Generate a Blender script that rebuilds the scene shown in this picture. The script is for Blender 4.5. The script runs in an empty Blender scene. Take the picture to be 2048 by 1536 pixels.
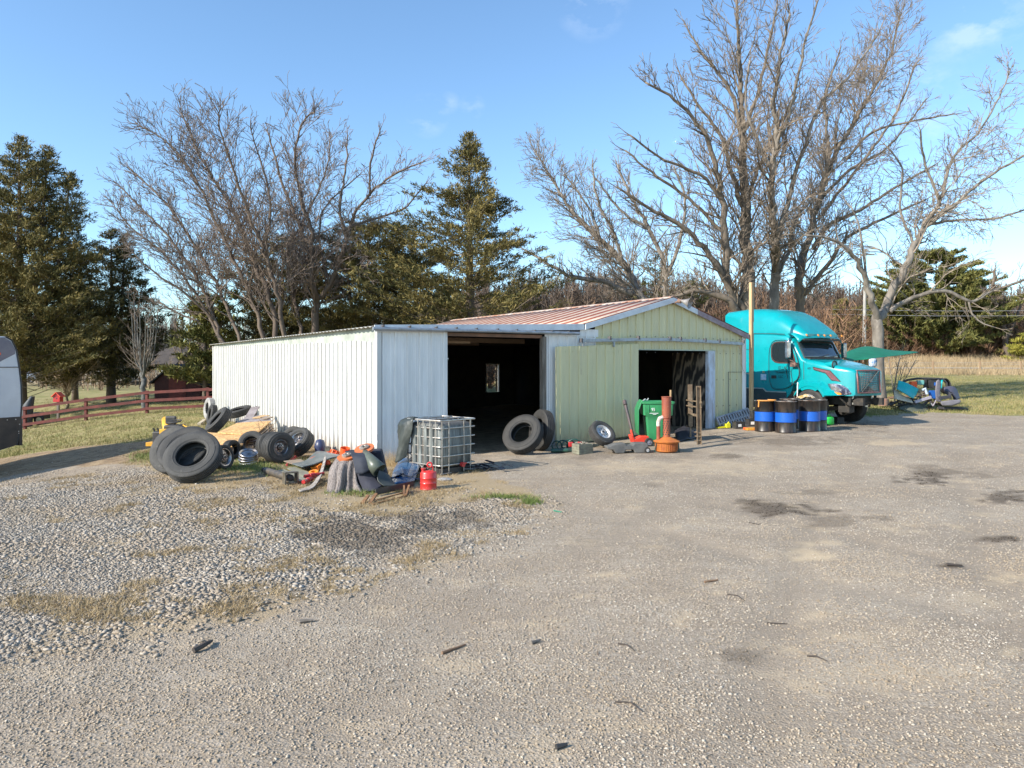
import bpy, math, random
import numpy as np
from mathutils import Matrix, Vector, Euler
random.seed(7); RNG = np.random.default_rng(11)
SC = bpy.context.scene; COL = SC.collection
R = math.radians
# ---------------------------------------------------------------- camera, world, sun, exposure
CAMH = 2.15; F = 1450.0; HY = 730.0; CX = 1024.0
cam = bpy.data.cameras.new("camera"); cam_o = bpy.data.objects.new("camera", cam); COL.objects.link(cam_o)
cam_o.location = (0, 0, CAMH); cam_o.rotation_euler = (R(90), 0, 0)
cam.sensor_width = 36; cam.lens = F / 2048 * 36; cam.shift_y = -(768 - HY) / 2048
cam.clip_start = 0.1; cam.clip_end = 3000
SC.camera = cam_o
SUN_EL = R(30); TS = Vector((-0.845, -0.535, 0)).normalized()
TS = Vector((TS.x * math.cos(SUN_EL), TS.y * math.cos(SUN_EL), math.sin(SUN_EL)))
world = bpy.data.worlds.new("World"); SC.world = world; world.use_nodes = True
wn = world.node_tree; wn.nodes.clear()
wo = wn.nodes.new("ShaderNodeOutputWorld"); wb = wn.nodes.new("ShaderNodeBackground")
sky = wn.nodes.new("ShaderNodeTexSky"); sky.sky_type = 'NISHITA'; sky.sun_disc = False
sky.sun_elevation = SUN_EL; sky.sun_rotation = math.atan2(TS.x, TS.y); sky.altitude = 200
sky.air_density = 1.0; sky.dust_density = 0.5; sky.ozone_density = 3.0
wb.inputs[1].default_value = 0.115
tc = wn.nodes.new("ShaderNodeTexCoord")
# small thin clouds: noise in sky direction, confined to a few soft spots
def wmath(op, a, b=None, c=None):
    n = wn.nodes.new("ShaderNodeMath"); n.operation = op
    for i, x in enumerate((a, b, c)):
        if x is None: continue
        if isinstance(x, (int, float)): n.inputs[i].default_value = x
        else: wn.links.new(x, n.inputs[i])
    return n.outputs[0]
nz = wn.nodes.new("ShaderNodeTexNoise"); nz.inputs['Scale'].default_value = 16; nz.inputs['Detail'].default_value = 7
nz.inputs['Roughness'].default_value = .6
mp = wn.nodes.new("ShaderNodeMapping"); mp.inputs['Scale'].default_value = (1, 1, 1.8)
wn.links.new(tc.outputs['Generated'], mp.inputs[0]); wn.links.new(mp.outputs[0], nz.inputs[0])
spots = [(855, 232, .030, .5), (945, 212, .018, .4), (900, 205, .015, .3), (1935, 50, .040, .6), (2015, 40, .03, .4), (1845, 160, .045, .35), (1860, 245, .06, .3), (1185, 0, .05, .5),
         (760, 330, .03, .1)]
tot = None
for px, py, rad, amp in spots:
    dv = Vector(((px - CX) / F, 1, -(py - HY) / F)).normalized()
    dn = wn.nodes.new("ShaderNodeVectorMath"); dn.operation = 'DISTANCE'
    wn.links.new(tc.outputs['Generated'], dn.inputs[0]); dn.inputs[1].default_value = dv
    s = wmath('SUBTRACT', 1.0, wmath('DIVIDE', dn.outputs['Value'], rad)); s = wmath('MAXIMUM', s, 0.0)
    s = wmath('MULTIPLY', s, amp)
    tot = s if tot is None else wmath('ADD', tot, s)
cl = wmath('MULTIPLY', tot, wmath('MULTIPLY', wmath('MAXIMUM', wmath('SUBTRACT', nz.outputs[0], .47), 0.0), 4.0))
cl = wmath('MINIMUM', cl, .28)
mxw = wn.nodes.new("ShaderNodeMix"); mxw.data_type = 'RGBA'
tn = wn.nodes.new("ShaderNodeMix"); tn.data_type = 'RGBA'; tn.blend_type = 'MULTIPLY'; tn.inputs[0].default_value = 1
wn.links.new(sky.outputs[0], tn.inputs[6]); tn.inputs[7].default_value = (1.0, 1.12, 1.14, 1)
wn.links.new(cl, mxw.inputs[0]); wn.links.new(tn.outputs[2], mxw.inputs[6]); mxw.inputs[7].default_value = (5.0, 5.4, 6.0, 1)
wn.links.new(mxw.outputs[2], wb.inputs[0]); wn.links.new(wb.outputs[0], wo.inputs[0])
sl = bpy.data.lights.new("sun", 'SUN'); sl.energy = 3.7; sl.angle = R(0.5); sl.color = (1.0, .93, .82)
so = bpy.data.objects.new("sun", sl); COL.objects.link(so); so.rotation_euler = TS.to_track_quat('Z', 'Y').to_euler()
so.location = (-20, -20, 30)
SC.view_settings.view_transform = 'Standard'; SC.view_settings.look = 'None'; SC.view_settings.gamma = 1
SC.view_settings.exposure = 1.06
SC.cycles.max_bounces = 6; SC.cycles.transparent_max_bounces = 6
# ---------------------------------------------------------------- terrain height and photograph-to-place helpers
def _sm(t):
    t = np.clip(t, 0, 1); return t * t * (3 - 2 * t)
def gz(x, y):
    x = np.asarray(x, float); y = np.asarray(y, float)
    yc = np.clip(y, 8, 50); x0 = -6.5 - .5 * (yc - 18)
    left = -1.25 * _sm(-(x - x0) / 13.5) * _sm((y - 9) / 9) * (1 - _sm((y - 36) / 24))
    q = x * .8328 + y * .5536
    rise = .25 * np.clip((q - 6.4) / 12.3, 0, 1) * _sm((y - 12) / 6)
    far = .02 * np.clip(y - 25, 0, 60) * _sm((x + 12) / 22) + .062 * np.clip(y - 73, 0, 60) * _sm((x + 35) / 40)
    lf = .004 * np.clip(y - 40, 0, 60) * (1 - _sm((x + 12) / 22)) + .05 * np.clip(y - 105, 0, 70) * (1 - _sm((x + 35) / 40))
    return left + rise + far + lf
def g(x, y): return float(gz(x, y))
def W(px, py, Z): return Vector(((px - CX) * Z / F, Z, CAMH - (py - HY) * Z / F))
def GP(px, py):                       # ground point seen at a pixel
    Z = CAMH * F / max(py - HY, 8)
    for _ in range(60):
        Z = .5 * Z + .5 * (CAMH - g((px - CX) * Z / F, Z)) * F / (py - HY)
    x = (px - CX) * Z / F
    return Vector((x, Z, g(x, Z)))
def up(v, dz): return Vector((v.x, v.y, v.z + dz))
# ---------------------------------------------------------------- materials
_M = {}
def nodes(name):
    m = bpy.data.materials.new(name); m.use_nodes = True; nt = m.node_tree; nt.nodes.clear()
    o = nt.nodes.new("ShaderNodeOutputMaterial"); b = nt.nodes.new("ShaderNodeBsdfPrincipled")
    nt.links.new(b.outputs[0], o.inputs[0]); return m, nt, b
def c4(c): return (c[0], c[1], c[2], 1)
def mix(nt, f, a, b, blend='MIX'):
    n = nt.nodes.new("ShaderNodeMix"); n.data_type = 'RGBA'; n.blend_type = blend
    for i, x in ((0, f), (6, a), (7, b)):
        if isinstance(x, tuple): n.inputs[i].default_value = c4(x) if i else x
        elif isinstance(x, (int, float)): n.inputs[i].default_value = x
        else: nt.links.new(x, n.inputs[i])
    return n.outputs[2]
def ramp(nt, f, stops, interp='LINEAR'):
    n = nt.nodes.new("ShaderNodeValToRGB"); cr = n.color_ramp; cr.interpolation = interp
    while len(cr.elements) < len(stops): cr.elements.new(.5)
    for e, (p, c) in zip(cr.elements, stops):
        e.position = p; e.color = c4(c) if isinstance(c, tuple) else (c, c, c, 1)
    nt.links.new(f, n.inputs[0]); return n.outputs[0]
def noise(nt, vec, scale, detail=5, rough=.55, dist=0):
    n = nt.nodes.new("ShaderNodeTexNoise"); n.inputs['Scale'].default_value = scale; n.inputs['Detail'].default_value = detail
    n.inputs['Roughness'].default_value = rough; n.inputs['Distortion'].default_value = dist
    if vec is not None: nt.links.new(vec, n.inputs[0])
    return n.outputs[0]
def coords(nt, kind='Object', sc=(1, 1, 1)):
    t = nt.nodes.new("ShaderNodeTexCoord"); m = nt.nodes.new("ShaderNodeMapping"); m.inputs['Scale'].default_value = sc
    nt.links.new(t.outputs[kind], m.inputs[0]); return m.outputs[0]
def bump(nt, b, h, st=.3, d=.01):
    n = nt.nodes.new("ShaderNodeBump"); n.inputs['Strength'].default_value = st; n.inputs['Distance'].default_value = d
    nt.links.new(h, n.inputs['Height']); nt.links.new(n.outputs[0], b.inputs['Normal'])
def mat(name, c, c2=None, sc=4, cov=.5, soft=.12, rough=.6, metal=0, bmp=0, bsc=60, stretch=(1, 1, 1), c3=None, cov3=.35, coat=0, spec=.5, sc3=14, mud=0):
    if name in _M: return _M[name]
    m, nt, b = nodes(name); v = coords(nt, 'Object', stretch)
    b.inputs['Roughness'].default_value = rough; b.inputs['Metallic'].default_value = metal
    b.inputs['Coat Weight'].default_value = coat; b.inputs['Specular IOR Level'].default_value = spec
    n0 = noise(nt, v, sc * 3.1, 3); col = mix(nt, ramp(nt, n0, [(.3, 0.0), (.7, 1.0)]), tuple(x * .9 for x in c), tuple(min(1, x * 1.08) for x in c))
    if c2:
        n1 = noise(nt, v, sc, 7, .62, .3)
        col = mix(nt, ramp(nt, n1, [(max(0, 1 - cov - soft), 0.0), (min(1, 1 - cov + soft), 1.0)]), col, c2)
    if c3:
        n2 = noise(nt, v, sc3, 8, .7)
        col = mix(nt, ramp(nt, n2, [(max(0, 1 - cov3 - .06), 0.0), (min(1, 1 - cov3 + .06), 1.0)]), col, c3)
    if mud:
        sp_ = nt.nodes.new("ShaderNodeSeparateXYZ"); nt.links.new(coords(nt, 'Object'), sp_.inputs[0]); ma = nt.nodes.new("ShaderNodeMath"); ma.operation = 'MULTIPLY_ADD'
        nt.links.new(noise(nt, coords(nt, 'Object', (2.5, 2.5, .8)), 2.2, 7, .7), ma.inputs[0]); ma.inputs[1].default_value = 1.1; nt.links.new(sp_.outputs[2], ma.inputs[2])
        col = mix(nt, ramp(nt, ma.outputs[0], [(.55, mud), (.95, 0.0)]), col, (.27, .20, .13))
    nt.links.new(col, b.inputs['Base Color'])
    rr = noise(nt, v, sc * 2, 4); rn = nt.nodes.new("ShaderNodeMapRange"); nt.links.new(rr, rn.inputs[0])
    rn.inputs[3].default_value = max(.03, rough - .12); rn.inputs[4].default_value = min(1, rough + .15)
    nt.links.new(rn.outputs[0], b.inputs['Roughness'])
    if bmp: bump(nt, b, noise(nt, v, bsc, 4), bmp, .006)
    _M[name] = m; return m
def flat(name, c, rough=.5, metal=0):
    return mat(name, c, rough=rough, metal=metal)
# ---------------------------------------------------------------- mesh building
def basis(n, hint=(0, 0, 1)):
    n = Vector(n).normalized(); h = Vector(hint)
    if abs(n.dot(h)) > .98: h = Vector((0, 1, 0))
    x = h.cross(n).normalized(); y = n.cross(x)
    return Matrix((x, y, n)).transposed()
def fm(p, Rm=None):
    m = (Rm or Matrix.Identity(3)).to_4x4(); m.translation = Vector(p); return m
def rz(a): return Matrix.Rotation(a, 3, 'Z')
class MB:
    def __init__(s): s.v = []; s.f = []
    def add(s, vs, fs, M=None):
        o = len(s.v)
        s.v += [tuple(M @ Vector(p)) for p in vs] if M is not None else [tuple(p) for p in vs]
        s.f += [tuple(i + o for i in f) for f in fs]; return s
    def box(s, c, d, M=None, Rm=None):
        x, y, z = d[0] / 2, d[1] / 2, d[2] / 2
        vs = [Vector((i * x, j * y, k * z)) for k in (-1, 1) for j in (-1, 1) for i in (-1, 1)]
        if Rm is not None: vs = [Rm @ p for p in vs]
        vs = [p + Vector(c) for p in vs]
        return s.add(vs, [(0, 2, 3, 1), (4, 5, 7, 6), (0, 1, 5, 4), (2, 6, 7, 3), (0, 4, 6, 2), (1, 3, 7, 5)], M)
    def hexa(s, b, t, M=None):          # two quads (lists of 4 points), bottom and top
        return s.add(list(b) + list(t), [(3, 2, 1, 0), (4, 5, 6, 7), (0, 1, 5, 4), (1, 2, 6, 5), (2, 3, 7, 6), (3, 0, 4, 7)], M)
    def bar(s, a, b, w, h=None, hint=(0, 0, 1)):
        a = Vector(a); b = Vector(b); h = h or w; L = (b - a).length
        Bm = basis(b - a, hint)
        return s.box((0, 0, 0), (w, h, L), fm((a + b) / 2, Bm))
    def tube(s, pts, r, n=8, caps=True, closed=False, M=None):
        pts = [Vector(p) for p in pts]; k = len(pts)
        if isinstance(r, (int, float)): r = [r] * k
        vs = []; fs = []; prev = None
        for i, p in enumerate(pts):
            if closed: t = pts[(i + 1) % k] - pts[i - 1]
            else: t = pts[min(i + 1, k - 1)] - pts[max(i - 1, 0)]
            t.normalize()
            if prev is None:
                h = Vector((0, 0, 1)) if abs(t.z) < .9 else Vector((1, 0, 0)); x = h.cross(t).normalized()
            else:
                x = prev - t * prev.dot(t)
                x = x.normalized() if x.length > 1e-6 else Vector((1, 0, 0))
            prev = x; y = t.cross(x)
            for j in range(n):
                a = 2 * math.pi * j / n; vs.append(p + (x * math.cos(a) + y * math.sin(a)) * r[i])
        m = k if closed else k - 1
        for i in range(m):
            for j in range(n):
                a = i * n + j; b = i * n + (j + 1) % n; c = ((i + 1) % k) * n + (j + 1) % n; d = ((i + 1) % k) * n + j
                fs.append((a, b, c, d))
        if caps and not closed:
            fs.append(tuple(range(n - 1, -1, -1))); fs.append(tuple((k - 1) * n + j for j in range(n)))
        return s.add(vs, fs, M)
    def lathe(s, prof, n=28, M=None, closed=False, caps=False):     # prof: (r, z)
        vs = []; fs = []; k = len(prof)
        for j in range(n):
            a = 2 * math.pi * j / n
            for r_, z in prof: vs.append((r_ * math.cos(a), r_ * math.sin(a), z))
        for j in range(n):
            j2 = (j + 1) % n
            for i in range(k if closed else k - 1):
                i2 = (i + 1) % k; fs.append((j * k + i, j2 * k + i, j2 * k + i2, j * k + i2))
        if caps:
            fs.append(tuple((n - 1 - j) * k for j in range(n))); fs.append(tuple(j * k + k - 1 for j in range(n)))
        return s.add(vs, fs, M)
    def prism(s, poly, z0, z1, M=None):   # poly in xy, extruded along z
        k = len(poly); vs = [(p[0], p[1], z0) for p in poly] + [(p[0], p[1], z1) for p in poly]
        fs = [tuple(range(k - 1, -1, -1)), tuple(range(k, 2 * k))] + [(i, (i + 1) % k, (i + 1) % k + k, i + k) for i in range(k)]
        return s.add(vs, fs, M)
    def grid(s, fn, nu, nv, M=None):
        vs = [fn(i / nu, j / nv) for j in range(nv + 1) for i in range(nu + 1)]
        fs = [(j * (nu + 1) + i, j * (nu + 1) + i + 1, (j + 1) * (nu + 1) + i + 1, (j + 1) * (nu + 1) + i) for j in range(nv) for i in range(nu)]
        return s.add(vs, fs, M)
    def loft(s, secs, closed_sec=True, caps=True, M=None):
        k = len(secs[0]); vs = [p for sc in secs for p in sc]; fs = []
        for i in range(len(secs) - 1):
            for j in range(k if closed_sec else k - 1):
                j2 = (j + 1) % k; fs.append((i * k + j, i * k + j2, (i + 1) * k + j2, (i + 1) * k + j))
        if caps:
            fs.append(tuple(range(k - 1, -1, -1))); fs.append(tuple((len(secs) - 1) * k + j for j in range(k)))
        return s.add(vs, fs, M)
    def build(s, name, m, parent=None, smooth=0, bevel=0, solid=0, world=False, label=None, sub=0):
        me = bpy.data.meshes.new(name); V = s.v
        if world and parent is not None:
            bpy.context.view_layer.update()
            iv = parent.matrix_world.inverted(); V = [tuple(iv @ Vector(p)) for p in V]
        me.from_pydata([tuple(p) for p in V], [], s.f); me.update()
        me.materials.append(m)
        if smooth:
            me.shade_smooth()
            if smooth < 170: me.set_sharp_from_angle(angle=R(smooth))
        o = bpy.data.objects.new(name, me); COL.objects.link(o)
        if parent is not None: o.parent = parent
        if sub: md = o.modifiers.new("s", 'SUBSURF'); md.levels = md.render_levels = sub
        if solid: md = o.modifiers.new("t", 'SOLIDIFY'); md.thickness = solid; md.offset = 0
        if bevel: md = o.modifiers.new("b", 'BEVEL'); md.width = bevel; md.segments = 2; md.limit_method = 'ANGLE'
        if label: o['label'] = label
        return o
def thing(name, label, cat, loc, rot=0, group=None):
    o = bpy.data.objects.new(name, None); COL.objects.link(o); o.location = loc; o.rotation_euler = (0, 0, rot)
    o.empty_display_size = .1
    return tag(o, label, cat, group)
def tag(o, label, cat, group=None):
    o['label'] = label; o['category'] = cat
    if group: o['group'] = group
    return o
def kind(o, k): o['kind'] = k; return o
def text(s, size, name, m, parent, M, thick=.002, squash=1):
    cu = bpy.data.curves.new(name, 'FONT'); cu.body = s; cu.size = size; cu.extrude = thick; cu.align_x = 'CENTER'; cu.align_y = 'CENTER'
    tmp = bpy.data.objects.new("tmp", cu); COL.objects.link(tmp)
    me = bpy.data.meshes.new_from_object(tmp); COL.objects.unlink(tmp); bpy.data.objects.remove(tmp)
    me.transform(M @ Matrix.Diagonal((squash, 1, 1, 1))); me.materials.append(m)
    o = bpy.data.objects.new(name, me); COL.objects.link(o); o.parent = parent; return o
def mesh_np(name, V, faces, m, parent=None, attrs=None, smooth=False):
    k = faces.shape[1]; n = len(faces); me = bpy.data.meshes.new(name)
    me.vertices.add(len(V)); me.vertices.foreach_set("co", np.ascontiguousarray(V, dtype=np.float32).ravel())
    me.loops.add(n * k); me.loops.foreach_set("vertex_index", np.ascontiguousarray(faces, dtype=np.int32).ravel())
    me.polygons.add(n); me.polygons.foreach_set("loop_start", np.arange(0, n * k, k, dtype=np.int32))
    me.polygons.foreach_set("loop_total", np.full(n, k, dtype=np.int32))
    me.update(calc_edges=True); me.materials.append(m)
    if smooth: me.shade_smooth()
    for an, av in (attrs or {}).items():
        at = me.attributes.new(an, 'FLOAT', 'POINT'); at.data.foreach_set("value", np.ascontiguousarray(av, dtype=np.float32))
    o = bpy.data.objects.new(name, me); COL.objects.link(o)
    if parent is not None: o.parent = parent
    return o
# value noise in numpy
_LAT = RNG.random((256, 256))
def vn(x, y):
    xi = np.floor(x).astype(int); yi = np.floor(y).astype(int); fx = _sm(x - xi); fy = _sm(y - yi)
    a = _LAT[xi % 256, yi % 256]; b = _LAT[(xi + 1) % 256, yi % 256]; c = _LAT[xi % 256, (yi + 1) % 256]; d = _LAT[(xi + 1) % 256, (yi + 1) % 256]
    return (a * (1 - fx) + b * fx) * (1 - fy) + (c * (1 - fx) + d * fx) * fy
def fbm(x, y, o=4):
    t = 0; a = .5
    for i in range(o): t = t + a * vn(x * 2 ** i + 17 * i, y * 2 ** i + 31 * i); a *= .5
    return t / (1 - .5 ** o)
# ================================================================ GROUND
def axis_pts(lo, hi, flo, fhi, step, grow):
    p = list(np.arange(flo, fhi + 1e-6, step)); s = step
    while p[-1] < hi: s *= grow; p.append(p[-1] + s)
    s = step
    while p[0] > lo: s *= grow; p.insert(0, p[0] - s)
    return np.array(p)
gx = axis_pts(-500, 500, -14, 15, .11, 1.07); gy = axis_pts(-30, 700, 3, 30, .11, 1.06)
def inpoly(px, py, poly):
    r = np.zeros(px.shape, bool); n = len(poly); j = n - 1
    for i in range(n):
        xi, yi = poly[i]; xj, yj = poly[j]
        c = ((yi > py) != (yj > py)) & (px < (xj - xi) * (py - yi) / (yj - yi + 1e-9) + xi); r ^= c; j = i
    return r
COARSE = [(-900, 975), (-200, 972), (0, 968), (150, 950), (300, 932), (420, 975), (560, 975), (650, 1000), (740, 1022), (860, 1000), (960, 992), (1050, 1000), (1085, 1020),
          (1000, 1060), (900, 1085), (740, 1120), (560, 1170), (420, 1210), (250, 1255), (100, 1290), (-100, 1330), (-900, 1400)]
STRAW = [(-200, 1340), (0, 1290), (250, 1245), (420, 1195), (560, 1160), (740, 1108), (900, 1075), (1000, 1050), (1090, 1025), (1120, 1045), (1000, 1085), (900, 1120),
         (760, 1170), (600, 1215), (430, 1250), (250, 1300), (0, 1370), (-200, 1420)]
DRYB = [(225, 925), (330, 880), (440, 860), (760, 915), (850, 930), (960, 945), (1060, 985), (1100, 1015), (960, 995), (860, 1008), (740, 1026), (650, 1006), (560, 980), (420, 985), (300, 945)]
STAINS = [(1570, 1014, 92, 16, 1.0), (1660, 1040, 60, 12, .5), (1848, 957, 62, 12, 1.0), (2030, 992, 70, 13, .9), (1995, 1078, 55, 8, 1.0), (1905, 1132, 26, 5, .8), (690, 1068, 130, 34, .6),
          (860, 1040, 110, 22, .6), (1545, 882, 130, 10, .55), (1450, 912, 30, 4, .7), (1480, 1312, 45, 14, .55), (1680, 850, 90, 16, .6), (1310, 970, 20, 5, .4), (1750, 1036, 45, 7, .5),
          (1845, 935, 35, 6, .4), (1230, 905, 120, 14, .45), (1880, 945, 70, 10, .5), (640, 960, 180, 30, .3), (1620, 985, 60, 6, .5), (1950, 950, 50, 8, .45)]
LIGHTS = [(1230, 1150, 60, 10, .8), (1620, 1110, 50, 12, .8), (1640, 1085, 40, 8, .7), (1180, 1190, 40, 6, .7), (1365, 1240, 28, 20, .7), (1820, 1243, 45, 10, .9), (1905, 1230, 40, 10, .9),
          (1640, 1230, 60, 15, .5), (2010, 1160, 60, 20, .6), (1690, 1270, 60, 20, .5), (1940, 1200, 80, 20, .4), (1120, 1500, 100, 30, .3), (1350, 935, 200, 14, .4), (1780, 885, 60, 8, .6),
          (2020, 1300, 30, 10, .8), (1440, 1185, 20, 4, .8), (1750, 1350, 200, 30, .3)]
def masks(x, y):
    z = gz(x, y); Z = np.maximum(y, .5); px = CX + x * F / Z; py = HY + (CAMH - z) * F / Z
    ok = y > 2.0
    n1 = fbm(x * .8 + 5, y * .8) - .5; n2 = fbm(x * 3 + 9, y * 3) - .5; n3 = fbm(x * 9 + 3, y * 9, 2) - .5; s = np.clip(F / Z / 100, .12, 3)
    jx = px + (n1 * 140 + n2 * 60) * s; jy = py + (fbm(x * 1.1 + 40, y * 1.1) - .5) * 50 * s + n2 * 18 * s
    coarse = inpoly(jx, jy, COARSE) & ok
    straw = inpoly(jx, jy, STRAW) & ok
    dryb = inpoly(jx, jy, DRYB) & ok
    # lawn on the left beyond the dirt strip, field on the right
    edge_l = 21.8 + n1 * 1.6; lawn = (y > edge_l) & (x < -4 + .0 * y)
    edge_r = 28.3 + n1 * 3.0 + n2 * 1.6 + (fbm(x * .22 + 4, y * .1) - .5) * 6 - .06 * (x - 10) ; field = (y > edge_r) & (x >= -4)
    inb = ((x + 2.946) * .8328 + (y - 16) * .5536 > 0) & ((x + 2.946) * .8328 + (y - 16) * .5536 < 12.3) & (-(x + 2.946) * .5536 + (y - 16) * .8328 > 0) & (-(x + 2.946) * .5536 + (y - 16) * .8328 < 17.2)
    lawn = lawn & ~inb; field = field & ~inb; dirt = ((y > 17.2 + n1 * 1.5) & (y <= edge_l) & (x < -3)) | inb
    grass = (lawn | field).astype(float)
    woods = np.clip((y - (112 + n1 * 8)) / 6, 0, 1)
    patch = fbm(x * .5 + 3, y * .5 + 8)
    dry = np.clip(straw * np.clip((patch * 1.5 + n2 * 1.6 - .72) * 3.0, 0, .6) + dryb * (.9 + n2) + coarse * np.clip((fbm(x * 1.7 + 60, y * 1.7) - .58) * 9, 0, .7), 0, .85)
    drk = np.zeros_like(x); lit = np.zeros_like(x)
    for (a, b, c, d, e) in STAINS:
        q = ((px - a) / c) ** 2 + ((py - b) / d) ** 2; drk = np.maximum(drk, e * np.clip((1.15 - q - n2 * 3.5 - n3 * 2.2 - n1) * 1.1, 0, 1))
    for (a, b, c, d, e) in LIGHTS:
        q = ((px - a) / c) ** 2 + ((py - b) / d) ** 2; lit = np.maximum(lit, e * np.clip(1.1 - q - n2 * 3.5 - n3 * 2 - n1, 0, 1))
    drk = drk * ok; lit = lit * ok
    return dict(coarse=coarse.astype(float), dry=dry, grass=grass, dirt=dirt.astype(float), dark=drk, lite=lit, woods=woods)
RUTS = [[(6.5, 3.0), (4.6, 6.5), (2.4, 10.5), (.9, 14.0), (.2, 17.5)], [(2.0, 3.0), (4.2, 8.0), (7.6, 14.0), (12.5, 21.0), (19, 29)], [(-2.5, 3.0), (-1.0, 7.0), (1.5, 11.5), (5.0, 16.0), (6.2, 20.0)]]
def rut(x, y):
    r_ = np.zeros_like(x)
    for P_ in RUTS:
        d = np.full(x.shape, 99.0)
        for (ax, ay), (bx, by) in zip(P_[:-1], P_[1:]):
            vx, vy = bx - ax, by - ay; t = np.clip(((x - ax) * vx + (y - ay) * vy) / (vx * vx + vy * vy), 0, 1); d = np.minimum(d, np.hypot(x - ax - t * vx, y - ay - t * vy))
        d = d + (fbm(x * .5 + 20, y * .5) - .5) * .5
        r_ = np.maximum(r_, np.exp(-((d - .92) / .24) ** 2) * np.clip(fbm(x * .4 + 90, y * .4) * 2.6 - .7, 0, 1))
    return r_
GX, GY = np.meshgrid(gx, gy); xs = GX.ravel(); ys = GY.ravel()
zs = gz(xs, ys) + (fbm(xs * .35, ys * .35) - .5) * .10 * np.clip((ys - 4) / 12, .1, 1) + (fbm(xs * 2, ys * 2) - .5) * .022
zs = zs - .022 * rut(xs, ys)
nx, ny = len(gx), len(gy); ii = np.arange(nx * ny).reshape(ny, nx)
fc = np.stack([ii[:-1, :-1], ii[:-1, 1:], ii[1:, 1:], ii[1:, :-1]], -1).reshape(-1, 4)
def ground_mat():
    m, nt, b = nodes("ground"); v = coords(nt, 'Object')
    def at(n):
        a = nt.nodes.new("ShaderNodeAttribute"); a.attribute_name = n; return a.outputs['Fac']
    vo = nt.nodes.new("ShaderNodeTexVoronoi"); vo.inputs['Scale'].default_value = 55; nt.links.new(v, vo.inputs['Vector'])
    sep = nt.nodes.new("ShaderNodeSeparateColor"); nt.links.new(vo.outputs['Color'], sep.inputs[0])
    pebble = ramp(nt, sep.outputs[0], [(0, (.19, .157, .12)), (.35, (.315, .27, .212)), (.7, (.425, .37, .30)), (1, (.54, .48, .40))])
    v2 = nt.nodes.new("ShaderNodeTexVoronoi"); v2.inputs['Scale'].default_value = 17; nt.links.new(v, v2.inputs['Vector'])
    sp2 = nt.nodes.new("ShaderNodeSeparateColor"); nt.links.new(v2.outputs['Color'], sp2.inputs[0])
    big = ramp(nt, sp2.outputs[1], [(0, (.20, .175, .145)), (.5, (.32, .285, .24)), (1, (.45, .41, .35))])
    big = mix(nt, ramp(nt, v2.outputs['Distance'], [(.45, 0.0), (.75, 1.0)]), big, (.15, .125, .095))
    nb = noise(nt, v, .45, 6, .6); base = mix(nt, ramp(nt, nb, [(.38, 0.0), (.62, 1.0)]), (.27, .205, .138), (.42, .343, .252))
    nf = noise(nt, v, 26, 6, .7)
    col = mix(nt, .55, base, pebble); col = mix(nt, ramp(nt, noise(nt, v, 1.9, 6, .7), [(.42, .3), (.62, 0.0)]), col, (.22, .175, .13))
    col = mix(nt, ramp(nt, nf, [(.25, .55), (.45, 0.0)]), col, (.20, .17, .13))
    col = mix(nt, at("coarse"), col, big)
    tr_ = nt.nodes.new("ShaderNodeMapping"); tr_.inputs['Rotation'].default_value = (0, 0, -.75); tr_.inputs['Scale'].default_value = (.16, 1.5, 1); nt.links.new(v, tr_.inputs[0])
    col = mix(nt, ramp(nt, noise(nt, tr_.outputs[0], 1.0, 5, .6, .6), [(.42, .32), (.56, 0.0)]), col, (.26, .205, .15))
    col = mix(nt, wmul(nt, at("rut"), .5), col, mix(nt, noise(nt, v, 14, 5), (.23, .18, .13), (.33, .27, .20)))
    sand = mix(nt, noise(nt, v, 9, 5), (.46, .35, .22), (.58, .46, .31))
    col = mix(nt, ramp(nt, noise(nt, v, 1.3, 7, .65), [(.55, 0.0), (.72, .75)]), col, sand)
    col = mix(nt, at("lite"), col, sand)
    straw = mix(nt, noise(nt, v, 34, 6, .75), (.22, .16, .09), (.50, .38, .22))
    col = mix(nt, at("dry"), col, straw)
    dirt = mix(nt, ramp(nt, noise(nt, v, 3, 9, .75), [(.35, 0.0), (.65, 1.0)]), (.15, .10, .06), (.38, .28, .17)); col = mix(nt, at("dirt"), col, dirt)
    gr = mix(nt, ramp(nt, noise(nt, v, .55, 7, .65), [(.38, 0.0), (.62, 1.0)]), (.17, .165, .05), (.38, .29, .15))
    gr = mix(nt, ramp(nt, noise(nt, v, 11, 6, .75), [(.35, 0.0), (.7, 1.0)]), gr, (.29, .27, .11))
    col = mix(nt, at("grass"), col, gr)
    sp = nt.nodes.new("ShaderNodeSeparateXYZ"); nt.links.new(v, sp.inputs[0])
    far = ramp(nt, wr(nt, sp.outputs[1], 62, 84), [(0, 0.0), (1, 1.0)])
    col = mix(nt, far, col, mix(nt, noise(nt, v, .5, 6, .7), (.26, .19, .11), (.38, .29, .17)), 'MIX')
    drkn = ramp(nt, noise(nt, v, 22, 6, .7), [(.3, 1.0), (.75, .35)])
    mu = nt.nodes.new("ShaderNodeMath"); mu.operation = 'MULTIPLY'; nt.links.new(at("dark"), mu.inputs[0]); nt.links.new(drkn, mu.inputs[1])
    col = mix(nt, mu.outputs[0], col, (.065, .047, .032))
    col = mix(nt, at("woods"), col, mix(nt, noise(nt, v, .3, 6), (.11, .075, .045), (.20, .14, .09)))
    nt.links.new(col, b.inputs['Base Color']); b.inputs['Roughness'].default_value = .95; b.inputs['Specular IOR Level'].default_value = .2
    hh = nt.nodes.new("ShaderNodeMath"); hh.operation = 'ADD'; nt.links.new(vo.outputs['Distance'], hh.inputs[0]); nt.links.new(nf, hh.inputs[1])
    bump(nt, b, hh.outputs[0], .6, .012)
    return m
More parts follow.
